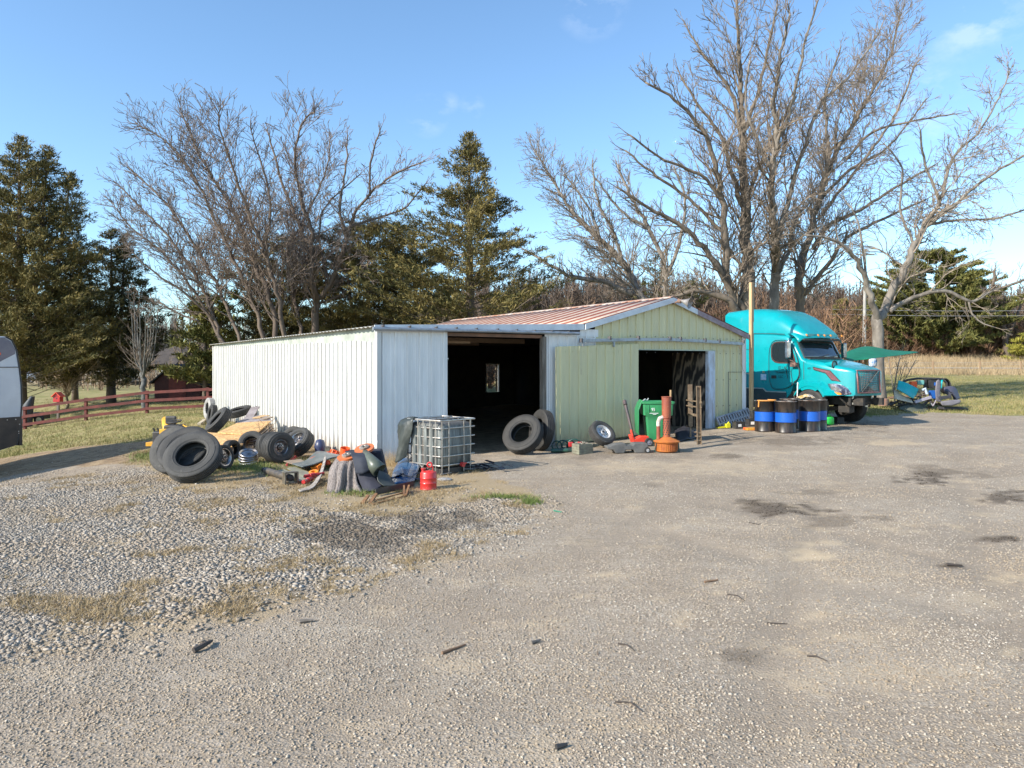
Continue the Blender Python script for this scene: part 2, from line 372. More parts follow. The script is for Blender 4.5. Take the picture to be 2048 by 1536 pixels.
def wmul(nt, s, f):
    n = nt.nodes.new("ShaderNodeMath"); n.operation = 'MULTIPLY'; nt.links.new(s, n.inputs[0]); n.inputs[1].default_value = f; return n.outputs[0]
def wr(nt, s, a, b_):
    n = nt.nodes.new("ShaderNodeMapRange"); nt.links.new(s, n.inputs[0]); n.inputs[1].default_value = a; n.inputs[2].default_value = b_; return n.outputs[0]
mk = masks(xs, ys); mk['rut'] = rut(xs, ys)
ground = kind(mesh_np("ground", np.stack([xs, ys, zs], 1), fc, ground_mat(), attrs=mk, smooth=True), 'structure')
_zs = zs.reshape(ny, nx)
def gzs(x, y):                                   # height of the actual sheet
    x = np.atleast_1d(np.asarray(x, float)); y = np.atleast_1d(np.asarray(y, float))
    i = np.clip(np.searchsorted(gx, x) - 1, 0, nx - 2); j = np.clip(np.searchsorted(gy, y) - 1, 0, ny - 2)
    fx = np.clip((x - gx[i]) / (gx[i + 1] - gx[i]), 0, 1); fy = np.clip((y - gy[j]) / (gy[j + 1] - gy[j]), 0, 1)
    return (_zs[j, i] * (1 - fx) + _zs[j, i + 1] * fx) * (1 - fy) + (_zs[j + 1, i] * (1 - fx) + _zs[j + 1, i + 1] * fx) * fy
def g(x, y): return float(gzs(x, y)[0])
# ---- loose stones
OCT_V = np.array([[1, 0, 0], [-1, 0, 0], [0, 1, 0], [0, -1, 0], [0, 0, 1], [0, 0, -1]], float)
OCT_F = np.array([[0, 2, 4], [2, 1, 4], [1, 3, 4], [3, 0, 4], [2, 0, 5], [1, 2, 5], [3, 1, 5], [0, 3, 5]])
CUB_V = np.array([[i, j, k] for k in (-1, 1) for j in (-1, 1) for i in (-1, 1)], float) * .75
CUB_F = np.array([[0, 2, 3], [0, 3, 1], [4, 5, 7], [4, 7, 6], [0, 1, 5], [0, 5, 4], [2, 6, 7], [2, 7, 3], [0, 4, 6], [0, 6, 2], [1, 3, 7], [1, 7, 5]])
def stones(x, y, s, base_v, base_f, flatn=.6):
    n = len(x); k = len(base_v)
    V = base_v[None] * (1 + (RNG.random((n, k, 3)) - .5) * 1.05)
    V = V * (s[:, None, None] * np.stack([1 + RNG.random(n) * .6, .7 + RNG.random(n) * .4, flatn * (.6 + RNG.random(n) * .6)], 1)[:, None, :])
    tx = (RNG.random(n) - .5) * .9; c, s_ = np.cos(tx)[:, None], np.sin(tx)[:, None]
    y1 = V[:, :, 1] * c - V[:, :, 2] * s_; z1 = V[:, :, 1] * s_ + V[:, :, 2] * c
    a = RNG.random(n) * 6.283; c, s_ = np.cos(a)[:, None], np.sin(a)[:, None]
    X = V[:, :, 0] * c - y1 * s_ + x[:, None]; Y = V[:, :, 0] * s_ + y1 * c + y[:, None]
    Z = z1 + (gzs(x, y) + s * .22)[:, None]
    P = np.stack([X, Y, Z], -1).reshape(-1, 3)
    Fc = (base_f[None] + (np.arange(n) * k)[:, None, None]).reshape(-1, 3)
    return P, Fc
def stone_mat(name, stops, tint):
    m, nt, b = nodes(name); gi = nt.nodes.new("ShaderNodeNewGeometry"); v = coords(nt, 'Object')
    col = ramp(nt, gi.outputs['Random Per Island'], stops)
    col = mix(nt, ramp(nt, noise(nt, v, .6, 5), [(.4, 0.0), (.65, .55)]), col, tint)
    a = nt.nodes.new("ShaderNodeAttribute"); a.attribute_name = "dark"
    col = mix(nt, a.outputs['Fac'], col, (.045, .033, .023))
    nt.links.new(col, b.inputs['Base Color']); b.inputs['Roughness'].default_value = .9; b.inputs['Specular IOR Level'].default_value = .25
    return m
def inside_b(x, y):     # in plan, under the buildings
    u = (x + 2.946) * .8328 + (y - 16) * .5536; w = -(x + 2.946) * .5536 + (y - 16) * .8328
    return (u > -.02) & (u < 12.4) & (w > -.02) & (w < 17.3)
n = 190000
yy = 5.2 + RNG.random(n) * 12.0; xx = (-.85 + RNG.random(n) * 1.0) * yy
mm = masks(xx, yy); mj = masks(xx + RNG.normal(0, .22, n), yy + RNG.normal(0, .5, n)); keep = (mj['coarse'] > .5) & ~inside_b(xx, yy) & (RNG.random(n) > mm['dry'] * .75); xx = xx[keep]; yy = yy[keep]; mm_n = fbm(xx * .7 + 11, yy * .7) * 2
ss = (.006 + .019 * RNG.random(len(xx)) ** 2.2) * (.55 + .45 * np.clip(1.6 - mm_n, 0, 1))
P, Fc = stones(xx, yy, ss, CUB_V, CUB_F, .55)
kind(mesh_np("coarse_gravel", P, Fc, stone_mat("coarse_stone", [(0, (.215, .185, .15)), (.4, (.295, .258, .212)), (.8, (.37, .328, .275)), (1, (.48, .435, .375))], (.33, .25, .165)),
             attrs={'dark': np.repeat(masks(xx, yy)['dark'], 8)}), 'stuff')
def fine(n, y0, y1, s0, s1, fi, fo):
    u = RNG.random(n); yy = np.sqrt(y0 ** 2 + u * (y1 ** 2 - y0 ** 2)); xx = (RNG.random(n) * 1.5 - .76) * yy
    mm = masks(xx, yy); pn = fbm(xx * .9 + 70, yy * .9)
    keep = (RNG.random(n) < _sm((yy - fi[0]) / (fi[1] - fi[0])) * (1 - _sm((yy - fo[0]) / (fo[1] - fo[0])))) & (RNG.random(n) < .35 + 1.3 * np.clip(pn - .3, 0, 1)) & (RNG.random(n) > mm['lite'] * .8) & (RNG.random(n) > rut(xx, yy) * .65) & (RNG.random(n) > mm['dry'] * .85) & (mm['grass'] < .5) & ~inside_b(xx, yy)
    xx = xx[keep]; yy = yy[keep]; return xx, yy, s0 + (s1 - s0) * RNG.random(len(xx)) ** 2.2
a = fine(330000, 3.5, 11, .0035, .0115, (0, 1), (4.5, 11)); b_ = fine(200000, 6, 18, .0045, .013, (6, 10), (11, 18)); c_ = fine(60000, 11, 28, .006, .014, (11, 17), (90, 99))
xx, yy, ss = (np.concatenate([p, q, r]) for p, q, r in zip(a, b_, c_))
P, Fc = stones(xx, yy, ss, OCT_V, OCT_F, .75)
kind(mesh_np("fine_gravel", P, Fc, stone_mat("fine_stone", [(0, (.22, .18, .135)), (.4, (.335, .285, .225)), (.85, (.43, .375, .305)), (1, (.54, .485, .405))], (.37, .28, .18)),
             attrs={'dark': np.repeat(masks(xx, yy)['dark'], 6)}), 'stuff')
# ---- grass blades (single bent triangles in tufts)
def blades(name, x, y, h, w, mt, lean=.5, k=7, spread=.05):
    n = len(x); X = np.repeat(x, k) + RNG.normal(0, spread, n * k); Y = np.repeat(y, k) + RNG.normal(0, spread, n * k)
    H = np.repeat(h, k) * (.5 + RNG.random(n * k)); a = RNG.random(n * k) * 6.283; Z = gzs(X, Y)
    wx, wy = np.cos(a) * w, np.sin(a) * w; l1 = RNG.normal(0, lean, n * k) * H; l2 = RNG.normal(0, lean, n * k) * H
    P = np.stack([np.stack([X - wx, Y - wy, Z - .005], 1), np.stack([X + wx, Y + wy, Z - .005], 1), np.stack([X + l1, Y + l2, Z + H], 1)], 1).reshape(-1, 3)
    return kind(mesh_np(name, P, np.arange(len(P)).reshape(-1, 3), mt), 'stuff')
def blade_mat(name, stops):
    m, nt, b = nodes(name); gi = nt.nodes.new("ShaderNodeNewGeometry"); v = coords(nt, 'Object')
    n1 = noise(nt, v, .5, 4); ad = nt.nodes.new("ShaderNodeMath"); ad.operation = 'MULTIPLY_ADD'
    nt.links.new(gi.outputs['Random Per Island'], ad.inputs[0]); ad.inputs[1].default_value = .55
    sb = nt.nodes.new("ShaderNodeMapRange"); nt.links.new(n1, sb.inputs[0]); sb.inputs[1].default_value = .3; sb.inputs[2].default_value = .7; sb.inputs[4].default_value = .5
    nt.links.new(sb.outputs[0], ad.inputs[2])
    nt.links.new(ramp(nt, ad.outputs[0], stops), b.inputs['Base Color']); b.inputs['Roughness'].default_value = .8; return m
n = 15000; yy = 21.5 + 30 * RNG.random(n) ** 1.5; xx = -4 - RNG.random(n) * yy * .75
kp = (masks(xx, yy)['grass'] > .5) & ~inside_b(xx, yy); xx = xx[kp]; yy = yy[kp]
blades("lawn_grass", xx, yy, .05 + .04 * RNG.random(len(xx)), .008, blade_mat("lawn_blade", [(0, (.08, .11, .02)), (.3, (.15, .16, .04)), (.55, (.27, .23, .09)), (1, (.40, .30, .16))]), k=6, spread=.09)
n = 22000; yy = 27 + 45 * RNG.random(n) ** 1.4; xx = 3 + RNG.random(n) * yy * .75
kp = (masks(xx, yy)['grass'] > .5); xx = xx[kp]; yy = yy[kp]
blades("field_grass", xx, yy, .05 + .06 * RNG.random(len(xx)), .01, blade_mat("field_blade", [(0, (.09, .12, .025)), (.35, (.17, .18, .05)), (.6, (.27, .23, .09)), (1, (.38, .29, .16))]), k=6, spread=.12)
n = 26000; yy = 70 + 42 * RNG.random(n); xx = 12 + RNG.random(n) * 75
blades("tall_dry_grass", xx, yy, .3 + .5 * RNG.random(n), .02, blade_mat("dry_blade", [(0, (.22, .15, .08)), (.5, (.34, .25, .14)), (1, (.46, .36, .22))]), k=4, spread=.25, lean=.25)
n = 60000; yy = 6 + 14 * RNG.random(n); xx = (-.7 + RNG.random(n) * .85) * yy; mm = masks(xx, yy)
kp = (mm['dry'] > .3) & (fbm(xx * 2.5, yy * 2.5) > .50) & ~inside_b(xx, yy); xx = xx[kp]; yy = yy[kp]
blades("straw_tufts", xx, yy, .02 + .04 * RNG.random(len(xx)), .004, blade_mat("straw_blade", [(0, (.12, .11, .035)), (.18, (.20, .15, .07)), (.55, (.34, .245, .125)), (1, (.44, .34, .20))]), k=5, spread=.035, lean=.9)
# green weeds near the tyres and along the gravel edge
c_ = []
for px, py, sx, sy, q in [(300, 915, 40, 12, 500), (500, 935, 60, 14, 600), (620, 930, 60, 12, 350), (1010, 995, 60, 3, 130), (720, 985, 60, 8, 200), (400, 940, 60, 12, 250), (1060, 1005, 20, 5, 120), (1730, 830, 30, 5, 100)]:
    for _ in range(q):
        p = GP(px + random.gauss(0, sx * .5), py + random.gauss(0, sy * .5)); c_.append((p.x, p.y))
c_ = np.array(c_); c_ = c_[~inside_b(c_[:, 0], c_[:, 1])]
blades("green_weeds", c_[:, 0], c_[:, 1], .03 + .05 * RNG.random(len(c_)), .005, blade_mat("weed_blade", [(0, (.06, .11, .02)), (.5, (.14, .19, .04)), (1, (.30, .28, .10))]), k=6, spread=.04, lean=.6)
n = 2600; yy = 4 + 24 * RNG.random(n); xx = (RNG.random(n) * 1.45 - .7) * yy; kp = ~inside_b(xx, yy) & (masks(xx, yy)['grass'] < .5); xx = xx[kp]; yy = yy[kp]
blades("leaf_debris", xx, yy, .006 + .012 * RNG.random(len(xx)), .007, blade_mat("debris_chips", [(0, (.03, .025, .02)), (.5, (.12, .08, .05)), (1, (.34, .22, .12))]), k=1, lean=2.2)
# fallen leaves on the lawn
n = 5000; yy = 22 + 14 * RNG.random(n); xx = -5 - RNG.random(n) * 22
blades("fallen_leaves", xx, yy, np.full(n, .02), .028, blade_mat("leaf_litter", [(0, (.14, .08, .04)), (.5, (.30, .20, .11)), (1, (.52, .42, .29))]), k=1, lean=2.5)
# ================================================================ BUILDINGS
A2 = Vector((.8328, .5536, 0)); D2 = Vector((-.5536, .8328, 0)); C0 = Vector((-2.946, 16, 0)); BROT = math.atan2(.5536, .8328)
def T(px):                         # distance along the front wall for a photo column
    k = (px - CX) / F; return (k * 16 + 2.946) / (.8328 - .5536 * k)
white_metal = mat("white_ribbed_metal", (.61, .605, .58), (.52, .505, .46), sc=.9, cov=.35, soft=.2, rough=.42, c3=(.42, .29, .17), cov3=.30, sc3=5, stretch=(1.5, 1.5, .25), mud=.55)
white_dull = mat("white_weathered_metal", (.80, .79, .77), (.66, .65, .63), sc=1.2, cov=.4, soft=.2, rough=.45, c3=(.40, .31, .22), cov3=.27, sc3=7, stretch=(2, 2, .3), mud=.5)
green_metal = mat("pale_green_metal", (.66, .62, .37), (.55, .51, .32), sc=1.1, cov=.45, soft=.25, rough=.5, c3=(.36, .28, .18), cov3=.30, sc3=4, stretch=(2, 2, .3), mud=.65)
trim_m = mat("pale_trim_metal", (.60, .64, .68), (.45, .48, .52), sc=2, cov=.4, rough=.45, c3=(.30, .25, .20), cov3=.25)
trim_dark = mat("weathered_red_trim", (.22, .15, .16), (.34, .28, .30), sc=3, cov=.5, rough=.6)
steel_d = mat("grey_steel_rail", (.33, .36, .40), (.22, .22, .22), sc=5, cov=.4, rough=.4, metal=.5)
wood_old = mat("old_grey_wood", (.22, .19, .16), (.12, .10, .08), sc=3, cov=.5, rough=.85, stretch=(6, 6, .6), bmp=.4, bsc=30)
wood_new = mat("tan_post_wood", (.55, .38, .20), (.36, .22, .11), sc=2.5, cov=.45, rough=.8, stretch=(8, 8, .5))
wood_red = mat("red_brown_header", (.25, .13, .08), (.15, .09, .06), sc=3, cov=.5, rough=.85)
shade_in = mat("interior_shade_lining", (.026, .021, .018), (.05, .037, .028), sc=2, cov=.5, rough=.95)  # near-black: the shade inside the buildings is put into this colour
galv = mat("galvanised_roof_edge", (.46, .45, .40), (.34, .32, .28), sc=2, cov=.5, rough=.5, metal=.3)
screw = flat("dark_screw", (.10, .09, .09), .5)
def roof_mat():
    m, nt, b = nodes("rusty_striped_roof"); v = coords(nt, 'Object'); sp = nt.nodes.new("ShaderNodeSeparateXYZ"); nt.links.new(v, sp.inputs[0])
    w = wmath2(nt, 'FRACT', wmath2(nt, 'DIVIDE', sp.outputs[1], .61))
    nn = noise(nt, coords(nt, 'Object', (1.2, 5, 1)), 1.1, 7, .65)
    s = wmath2(nt, 'ADD', w, wmath2(nt, 'MULTIPLY', wmath2(nt, 'SUBTRACT', nn, .5), .55))
    col = ramp(nt, s, [(.0, (.44, .36, .29)), (.33, (.46, .38, .30)), (.40, (.24, .06, .03)), (.90, (.20, .045, .025)), (.97, (.42, .33, .26))])
    col = mix(nt, ramp(nt, noise(nt, v, 7, 8, .75), [(.50, 0.0), (.66, .75)]), col, (.34, .16, .09))
    nt.links.new(col, b.inputs['Base Color']); b.inputs['Roughness'].default_value = .55; return m
def wmath2(nt, op, a, b=None):
    n = nt.nodes.new("ShaderNodeMath"); n.operation = op
    for i, x in enumerate((a, b)):
        if x is None: continue
        if isinstance(x, (int, float)): n.inputs[i].default_value = x
        else: nt.links.new(x, n.inputs[i])
    return n.outputs[0]
roof_m = roof_mat()
def ribbed(mb, x0, x1, zb, zt, M=None, pitch=.305, h=.03, phase=0, minor=2, rib=.05):
    """vertical ribbed sheet in the xz plane, ribs standing out towards -y"""
    fb = zb if callable(zb) else (lambda x: zb); ft = zt if callable(zt) else (lambda x: zt)
    pr = []; k = math.floor((x0 - phase) / pitch) - 1
    while phase + k * pitch < x1 + pitch:
        o = phase + k * pitch
        pr += [(o - rib / 2, 0), (o - rib / 2 + .006, -h), (o + rib / 2 - .006, -h), (o + rib / 2, 0)]
        for j in range(1, minor + 1):
            c = o + pitch * j / (minor + 1); pr += [(c - .022, 0), (c - .012, -.006), (c + .012, -.006), (c + .022, 0)]
        k += 1
    pts = [(x0, 0)] + [p for p in pr if x0 + .002 < p[0] < x1 - .002] + [(x1, 0)]
    vs = []; fs = []
    for x, y in pts: vs += [(x, y, fb(x)), (x, y, ft(x))]
    for i in range(len(pts) - 1): fs.append((2 * i, 2 * i + 2, 2 * i + 3, 2 * i + 1))
    mb.add(vs, fs, M)
def screws(mb, x0, x1, zs_, M=None, step=.305, y=-.008):
    x = x0 + .1
    while x < x1:
        for z in zs_:
            if random.random() < .85: mb.box((x + random.uniform(-.02, .02), y, (z(x) if callable(z) else z) + random.uniform(-.01, .01)), (.022, .014, .022), M)
        x += step
gb = lambda t: .25 * max(0, min(1, t / 12.3)) - .12           # just under the local ground along the front
t_d0, t_d1 = T(895), T(1083); t_e = T(1166); t_g = 6.2; t_o0, t_o1, t_o2 = T(1266), T(1415), T(1428); t_end = 12.28
LEN = 17.2; LM = 12.9
lean = thing("lean_to_shed", "low white ribbed metal lean-to shed with a wide dark doorway", "shed", C0, BROT)
mb = MB(); ribbed(mb, 0.03, t_d0, gb, 2.93, minor=2, phase=.1); screws(mb, .1, t_d0, [.75, 1.55, 2.3])
mb.build("front_wall", white_dull, lean, smooth=30)
mb = MB(); ribbed(mb, t_d1 + .1, t_e + .45, gb, 3.02, phase=.1); screws(mb, t_d1 + .1, t_e, [.8, 1.6, 2.35]); mb.box((t_e + .2, -.01, 3.0), (.62, .02, .2)); mb.box((t_e - .35, -.014, 2.93), (.5, .018, .07))
mb.build("front_wall", white_dull, lean, smooth=30, label="narrow white wall strip between doorway and green door")
ML = fm((0, 0, 0), rz(-math.pi / 2))                        # left wall: local x runs from back to front
def LW(s): return Vector((0, s, 0))
# rib strips along +y: use matrix mapping x->y(back->front)
MLw = Matrix(((0, 1, 0, 0), (-1, 0, 0, LEN), (0, 0, 1, 0), (0, 0, 0, 1)))
zt_l = lambda x: 2.92 - (2.92 - 2.68) * (x / LEN) + .018 * math.sin(x * 2.1)
gl = lambda x: min(-.15, g(*(C0 + D2 * (LEN - x))[:2]) - .15)
mb = MB(); x_ = 0
while x_ < LEN - .05:                                         # separate overlapping sheets, each with a slight step
    x2 = min(LEN - .03, x_ + 1.83); dz = random.uniform(-.012, .012)
    ribbed(mb, x_, x2 + .03, gl, lambda x, dz=dz: zt_l(x) + dz, Matrix.Translation((-.02 + random.uniform(-.004, .004), 0, 0)) @ MLw, phase=.12, h=.042, minor=1, rib=.06)
    x_ = x2
    if x2 >= LEN - .04: break
screws(mb, .1, LEN, [.75, 1.45, 2.1, 2.6], Matrix.Translation((-.025, 0, 0)) @ MLw)
mb.build("side_wall", white_metal, lean, smooth=30)
mb = MB(); mb.box((.012, LEN / 2, 2.6), (.02, LEN - .1, .82)); mb.build("upper_side_band", mat("grey_green_band", (.40, .43, .38), (.28, .30, .26), sc=2, cov=.45, rough=.6, c3=(.25, .16, .10), cov3=.28), lean)
mb = MB(); mb.box((-.045, LEN - .04, 1.45), (.02, .1, 3.0)); mb.build("corner_trim", white_metal, lean); mb = MB(); mb.box((.005, -.03, 1.45), (.09, .012, 3.1)); mb.box((-.045, .02, 1.45), (.012, .11, 3.1))
# dented foot of the corner trim
mb.grid(lambda u, v: (-.055 - .03 * math.sin(v * 19) * (1 - v) * u, -.042 + .10 * u + .02 * math.sin(v * 23), -.1 + v * .75), 3, 12)
mb.build("corner_trim", white_metal, lean)
# roof of the lean-to: corrugated sheet, waves across y
mb = MB()
def lr(u, v):
    x = -.16 + u * (t_e + .16); y = -.04 + v * (LEN + .2); return (x, y, 3.0 + .215 * (x / t_e) + .014 * math.cos(v * (LEN + .2) / .127 * math.pi))
mb.grid(lr, 4, 560); mb.build("roof", galv, lean, smooth=60, solid=.006)
mb = MB(); mb.bar((-.02, -.05, 2.955), (t_e + .02, -.05, 3.165), .03, .15, hint=(0, 1, 0))
mb.v = []; mb.f = []
z0, z1 = 3.03, 3.235
mb.hexa([(-.12, -.075, z0 - .15), (t_e, -.075, z1 - .16), (t_e, -.045, z1 - .16), (-.12, -.045, z0 - .15)], [(-.12, -.075, z0), (t_e, -.075, z1), (t_e, -.045, z1), (-.12, -.045, z0)])
mb.build("fascia", trim_m, lean, bevel=.004)
# sliding door rail of the lean-to (round tube with brackets)
tr = MB(); tr.tube([(T(741), -.13, 2.945), (T(950), -.13, 2.965), (T(1152), -.13, 2.975)], .042, 12)
tr.build("door_rail", steel_d, lean, smooth=60)
for px in (762, 815, 868, 908, 948, 990, 1028, 1064, 1098, 1132):
    t = T(px); br = MB(); br.box((t, -.10, 3.0), (.05, .08, .05)); br.box((t, -.15, 3.02), (.03, .03, .03)); br.build("rail_bracket", screw, lean)
mb = MB(); mb.hexa([(t_d0, -.02, 2.83), (t_d1, -.02, 2.83), (t_d1, .06, 2.83), (t_d0, .06, 2.83)], [(t_d0, -.02, 2.91), (t_d1, -.02, 2.91), (t_d1, .06, 2.91), (t_d0, .06, 2.91)])
mb.build("door_header", wood_red, lean)
mb = MB(); mb.box((t_d1 + .05, 0, 1.42), (.13, .13, 2.9)); mb.build("door_post", wood_old, lean, bevel=.01)
# inside: added lining with the room's shade in its colour, posts, rafters
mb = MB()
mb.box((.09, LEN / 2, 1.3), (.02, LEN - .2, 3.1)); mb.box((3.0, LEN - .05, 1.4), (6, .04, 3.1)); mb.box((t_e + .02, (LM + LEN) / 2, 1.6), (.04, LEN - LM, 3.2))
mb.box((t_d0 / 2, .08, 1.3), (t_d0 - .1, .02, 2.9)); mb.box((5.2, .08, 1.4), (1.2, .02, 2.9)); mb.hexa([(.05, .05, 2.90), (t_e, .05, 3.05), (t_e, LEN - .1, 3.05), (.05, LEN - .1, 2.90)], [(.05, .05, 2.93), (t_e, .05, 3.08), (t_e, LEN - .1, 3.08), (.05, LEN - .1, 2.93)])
mb.build("shade_lining", shade_in, lean)
mb = MB()
for y in (2.6, 5.2, 7.8, 10.4, 13.0): mb.box((t_e / 2, y, 2.84), (t_e - .2, .05, .13))
mb.box((2.3, .9, 2.72), (1.1, .05, .06))
mb.build("rafter", mat("raw_rafter_wood", (.30, .2, .13), rough=.9), lean)
# ---- main workshop
shop = thing("workshop_building", "pale green gabled metal workshop with a red-striped rusty roof", "building", C0, BROT)
pk = (t_e + t_end + .04) / 2; zl, zr, zp = 3.235, 3.13, 4.09
def zroof(t): return zl + (zp - zl) * (t - t_e) / (pk - t_e) if t < pk else zp + (zr - zp) * (t - pk) / (t_end + .04 - pk)
zw = lambda t: zroof(t) - .07
M0 = Matrix.Translation((0, -.005, 0))
mb = MB()
ribbed(mb, t_g, t_o0, gb, 2.6, M0, phase=.08); ribbed(mb, t_g, t_end - .03, 2.57, lambda t: min(zw(t), 9), M0, phase=.08)
ribbed(mb, t_o2, t_end - .03, gb, 2.58, M0, phase=.08)
mb.build("gable_wall", green_metal, shop, smooth=30)
mb = MB(); screws(mb, t_o2, t_end, [.9, 1.7], M0, y=-.01); screws(mb, t_g + 1.2, t_end, [2.5, 2.95], M0, y=-.01); mb.build("wall_screws", screw, shop)
mb = MB(); mb.box((t_end - .4, -.032, 1.93), (.72, .012, .012)); mb.box((t_end - .75, -.032, 1.15), (.012, .012, 1.56)); mb.build("patch_seam", screw, shop)
# corner and opening trims
mb = MB(); mb.box((t_end - .03, -.04, 1.62), (.16, .02, 3.0)); mb.box((t_end + .05, .05, 1.62), (.02, .2, 3.0)); mb.build("corner_trim", white_dull, shop)
mb = MB(); mb.box(((t_o1 + t_o2) / 2, .02, 1.36), (t_o2 - t_o1, .12, 2.42)); mb.build("door_jamb", mat("worn_pale_jamb", (.55, .62, .72), (.35, .33, .32), sc=3, cov=.45, rough=.6, stretch=(3, 3, .7)), shop)
mb = MB(); mb.box((t_o0 - .03, -.02, 1.3), (.06, .04, 2.55)); mb.box(((t_o0 + t_o2) / 2, -.03, 2.585), (t_o2 - t_o0, .03, .03)); mb.build("opening_edge", mat("pale_green_edge", (.45, .50, .40), rough=.6), shop)
# rake trims
def rake(x0, z0_, x1, z1_, m_, y0=-.1):
    b_ = MB(); b_.hexa([(x0, y0 - .03, z0_ - .155), (x1, y0 - .03, z1_ - .155), (x1, y0, z1_ - .155), (x0, y0, z0_ - .155)], [(x0, y0 - .03, z0_), (x1, y0 - .03, z1_), (x1, y0, z1_), (x0, y0, z0_)])
    b_.build("rake_trim", m_, shop, bevel=.004)
rake(t_e - .01, zl, pk, zp + .01, trim_m); xm = pk + 1.0; rake(pk, zp + .01, xm, zroof(xm), trim_m); rake(xm, zroof(xm) - .004, t_end + .12, zr - .03, trim_dark)
# roof slopes
def slope(xa, za, xb, zb_):
    b_ = MB(); n = 430
    def fn(u, v):
        y = -.12 + v * (LM + .2); w = (y / .305) % 1.0; r_ = .022 * max(0, 1 - abs(w - .5) / .12) if abs(w - .5) < .12 else 0
        return (xa + (xb - xa) * u, y, za + (zb_ - za) * u + r_ + .012)
    b_.grid(fn, 3, n); return b_.build("roof_slope", roof_m, shop, smooth=30, solid=.005)
slope(t_e - .05, zl - .01, pk, zp + .01); slope(pk, zp + .01, t_end + .14, zr - .02)
mb = MB(); mb.hexa([(pk - .14, -.13, zp - .01), (pk, -.13, zp + .03), (pk, LM + .1, zp + .03), (pk - .14, LM + .1, zp - .01)], [(pk - .14, -.13, zp + .012), (pk, -.13, zp + .055), (pk, LM + .1, zp + .055), (pk - .14, LM + .1, zp + .012)])
mb.hexa([(pk, -.13, zp + .03), (pk + .14, -.13, zp - .01), (pk + .14, LM + .1, zp - .01), (pk, LM + .1, zp + .03)], [(pk, -.13, zp + .055), (pk + .14, -.13, zp + .012), (pk + .14, LM + .1, zp + .012), (pk, LM + .1, zp + .055)])
mb.build("ridge_cap", mat("rusty_ridge_cap", (.55, .48, .42), (.38, .17, .09), sc=2.5, cov=.5, rough=.6), shop)
# side and rear walls (rear has a window hole)
MR = Matrix(((0, -1, 0, t_end), (1, 0, 0, 0), (0, 0, 1, 0), (0, 0, 0, 1)))
mb = MB(); ribbed(mb, .03, LM, lambda x: .05, 3.08, MR, phase=.1)
mb.build("side_wall", white_dull, shop, smooth=30)
wx0, wx1, wz0, wz1 = 10.66, 11.42, .92, 2.22
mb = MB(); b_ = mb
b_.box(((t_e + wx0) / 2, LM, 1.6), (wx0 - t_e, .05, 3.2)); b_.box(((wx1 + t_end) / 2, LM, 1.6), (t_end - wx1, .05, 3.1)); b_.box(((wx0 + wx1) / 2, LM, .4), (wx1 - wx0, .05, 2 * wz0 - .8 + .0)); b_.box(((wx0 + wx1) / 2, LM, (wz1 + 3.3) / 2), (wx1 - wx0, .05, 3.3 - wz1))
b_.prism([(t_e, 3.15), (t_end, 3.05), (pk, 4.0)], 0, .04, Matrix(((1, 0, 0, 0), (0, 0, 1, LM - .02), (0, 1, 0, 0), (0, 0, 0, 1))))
mb.build("rear_wall", shade_in, shop)
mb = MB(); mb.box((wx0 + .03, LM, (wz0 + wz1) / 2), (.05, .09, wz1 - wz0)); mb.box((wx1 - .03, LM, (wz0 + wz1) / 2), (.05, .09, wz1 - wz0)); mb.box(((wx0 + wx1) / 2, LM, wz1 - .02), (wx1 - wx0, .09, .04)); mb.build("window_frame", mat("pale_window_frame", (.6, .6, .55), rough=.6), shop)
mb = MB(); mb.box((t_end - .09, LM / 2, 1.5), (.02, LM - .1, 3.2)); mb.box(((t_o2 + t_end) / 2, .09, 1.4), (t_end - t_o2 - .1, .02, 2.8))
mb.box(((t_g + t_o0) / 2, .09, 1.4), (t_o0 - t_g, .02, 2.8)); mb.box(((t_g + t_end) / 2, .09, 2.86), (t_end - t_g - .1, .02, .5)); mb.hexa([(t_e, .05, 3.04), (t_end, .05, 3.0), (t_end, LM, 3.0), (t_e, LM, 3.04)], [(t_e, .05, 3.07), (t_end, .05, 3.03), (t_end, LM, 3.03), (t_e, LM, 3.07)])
mb.build("shade_lining", shade_in, shop)  # added inner skin, coloured near-black to keep the workshop dark
# plywood sheet with bold grain standing behind the opening on the right
def ply():
    m, nt, b = nodes("dark_grained_plywood"); v = coords(nt, 'Object', (1, 1, .35)); w = nt.nodes.new("ShaderNodeTexWave"); w.wave_type = 'RINGS'
    w.inputs['Scale'].default_value = 1.6; w.inputs['Distortion'].default_value = 14; w.inputs['Detail'].default_value = 4; w.inputs['Detail Scale'].default_value = 1.2; nt.links.new(v, w.inputs[0])
    nt.links.new(ramp(nt, w.outputs[0], [(.3, (.02, .016, .013)), (.55, (.05, .04, .03)), (.9, (.22, .17, .12))]), b.inputs['Base Color']); b.inputs['Roughness'].default_value = .8; return m
mb = MB(); mb.box((t_o1 - .03, .75, 1.35), (.03, 1.3, 2.35)); mb.build("plywood_lining", ply(), shop)
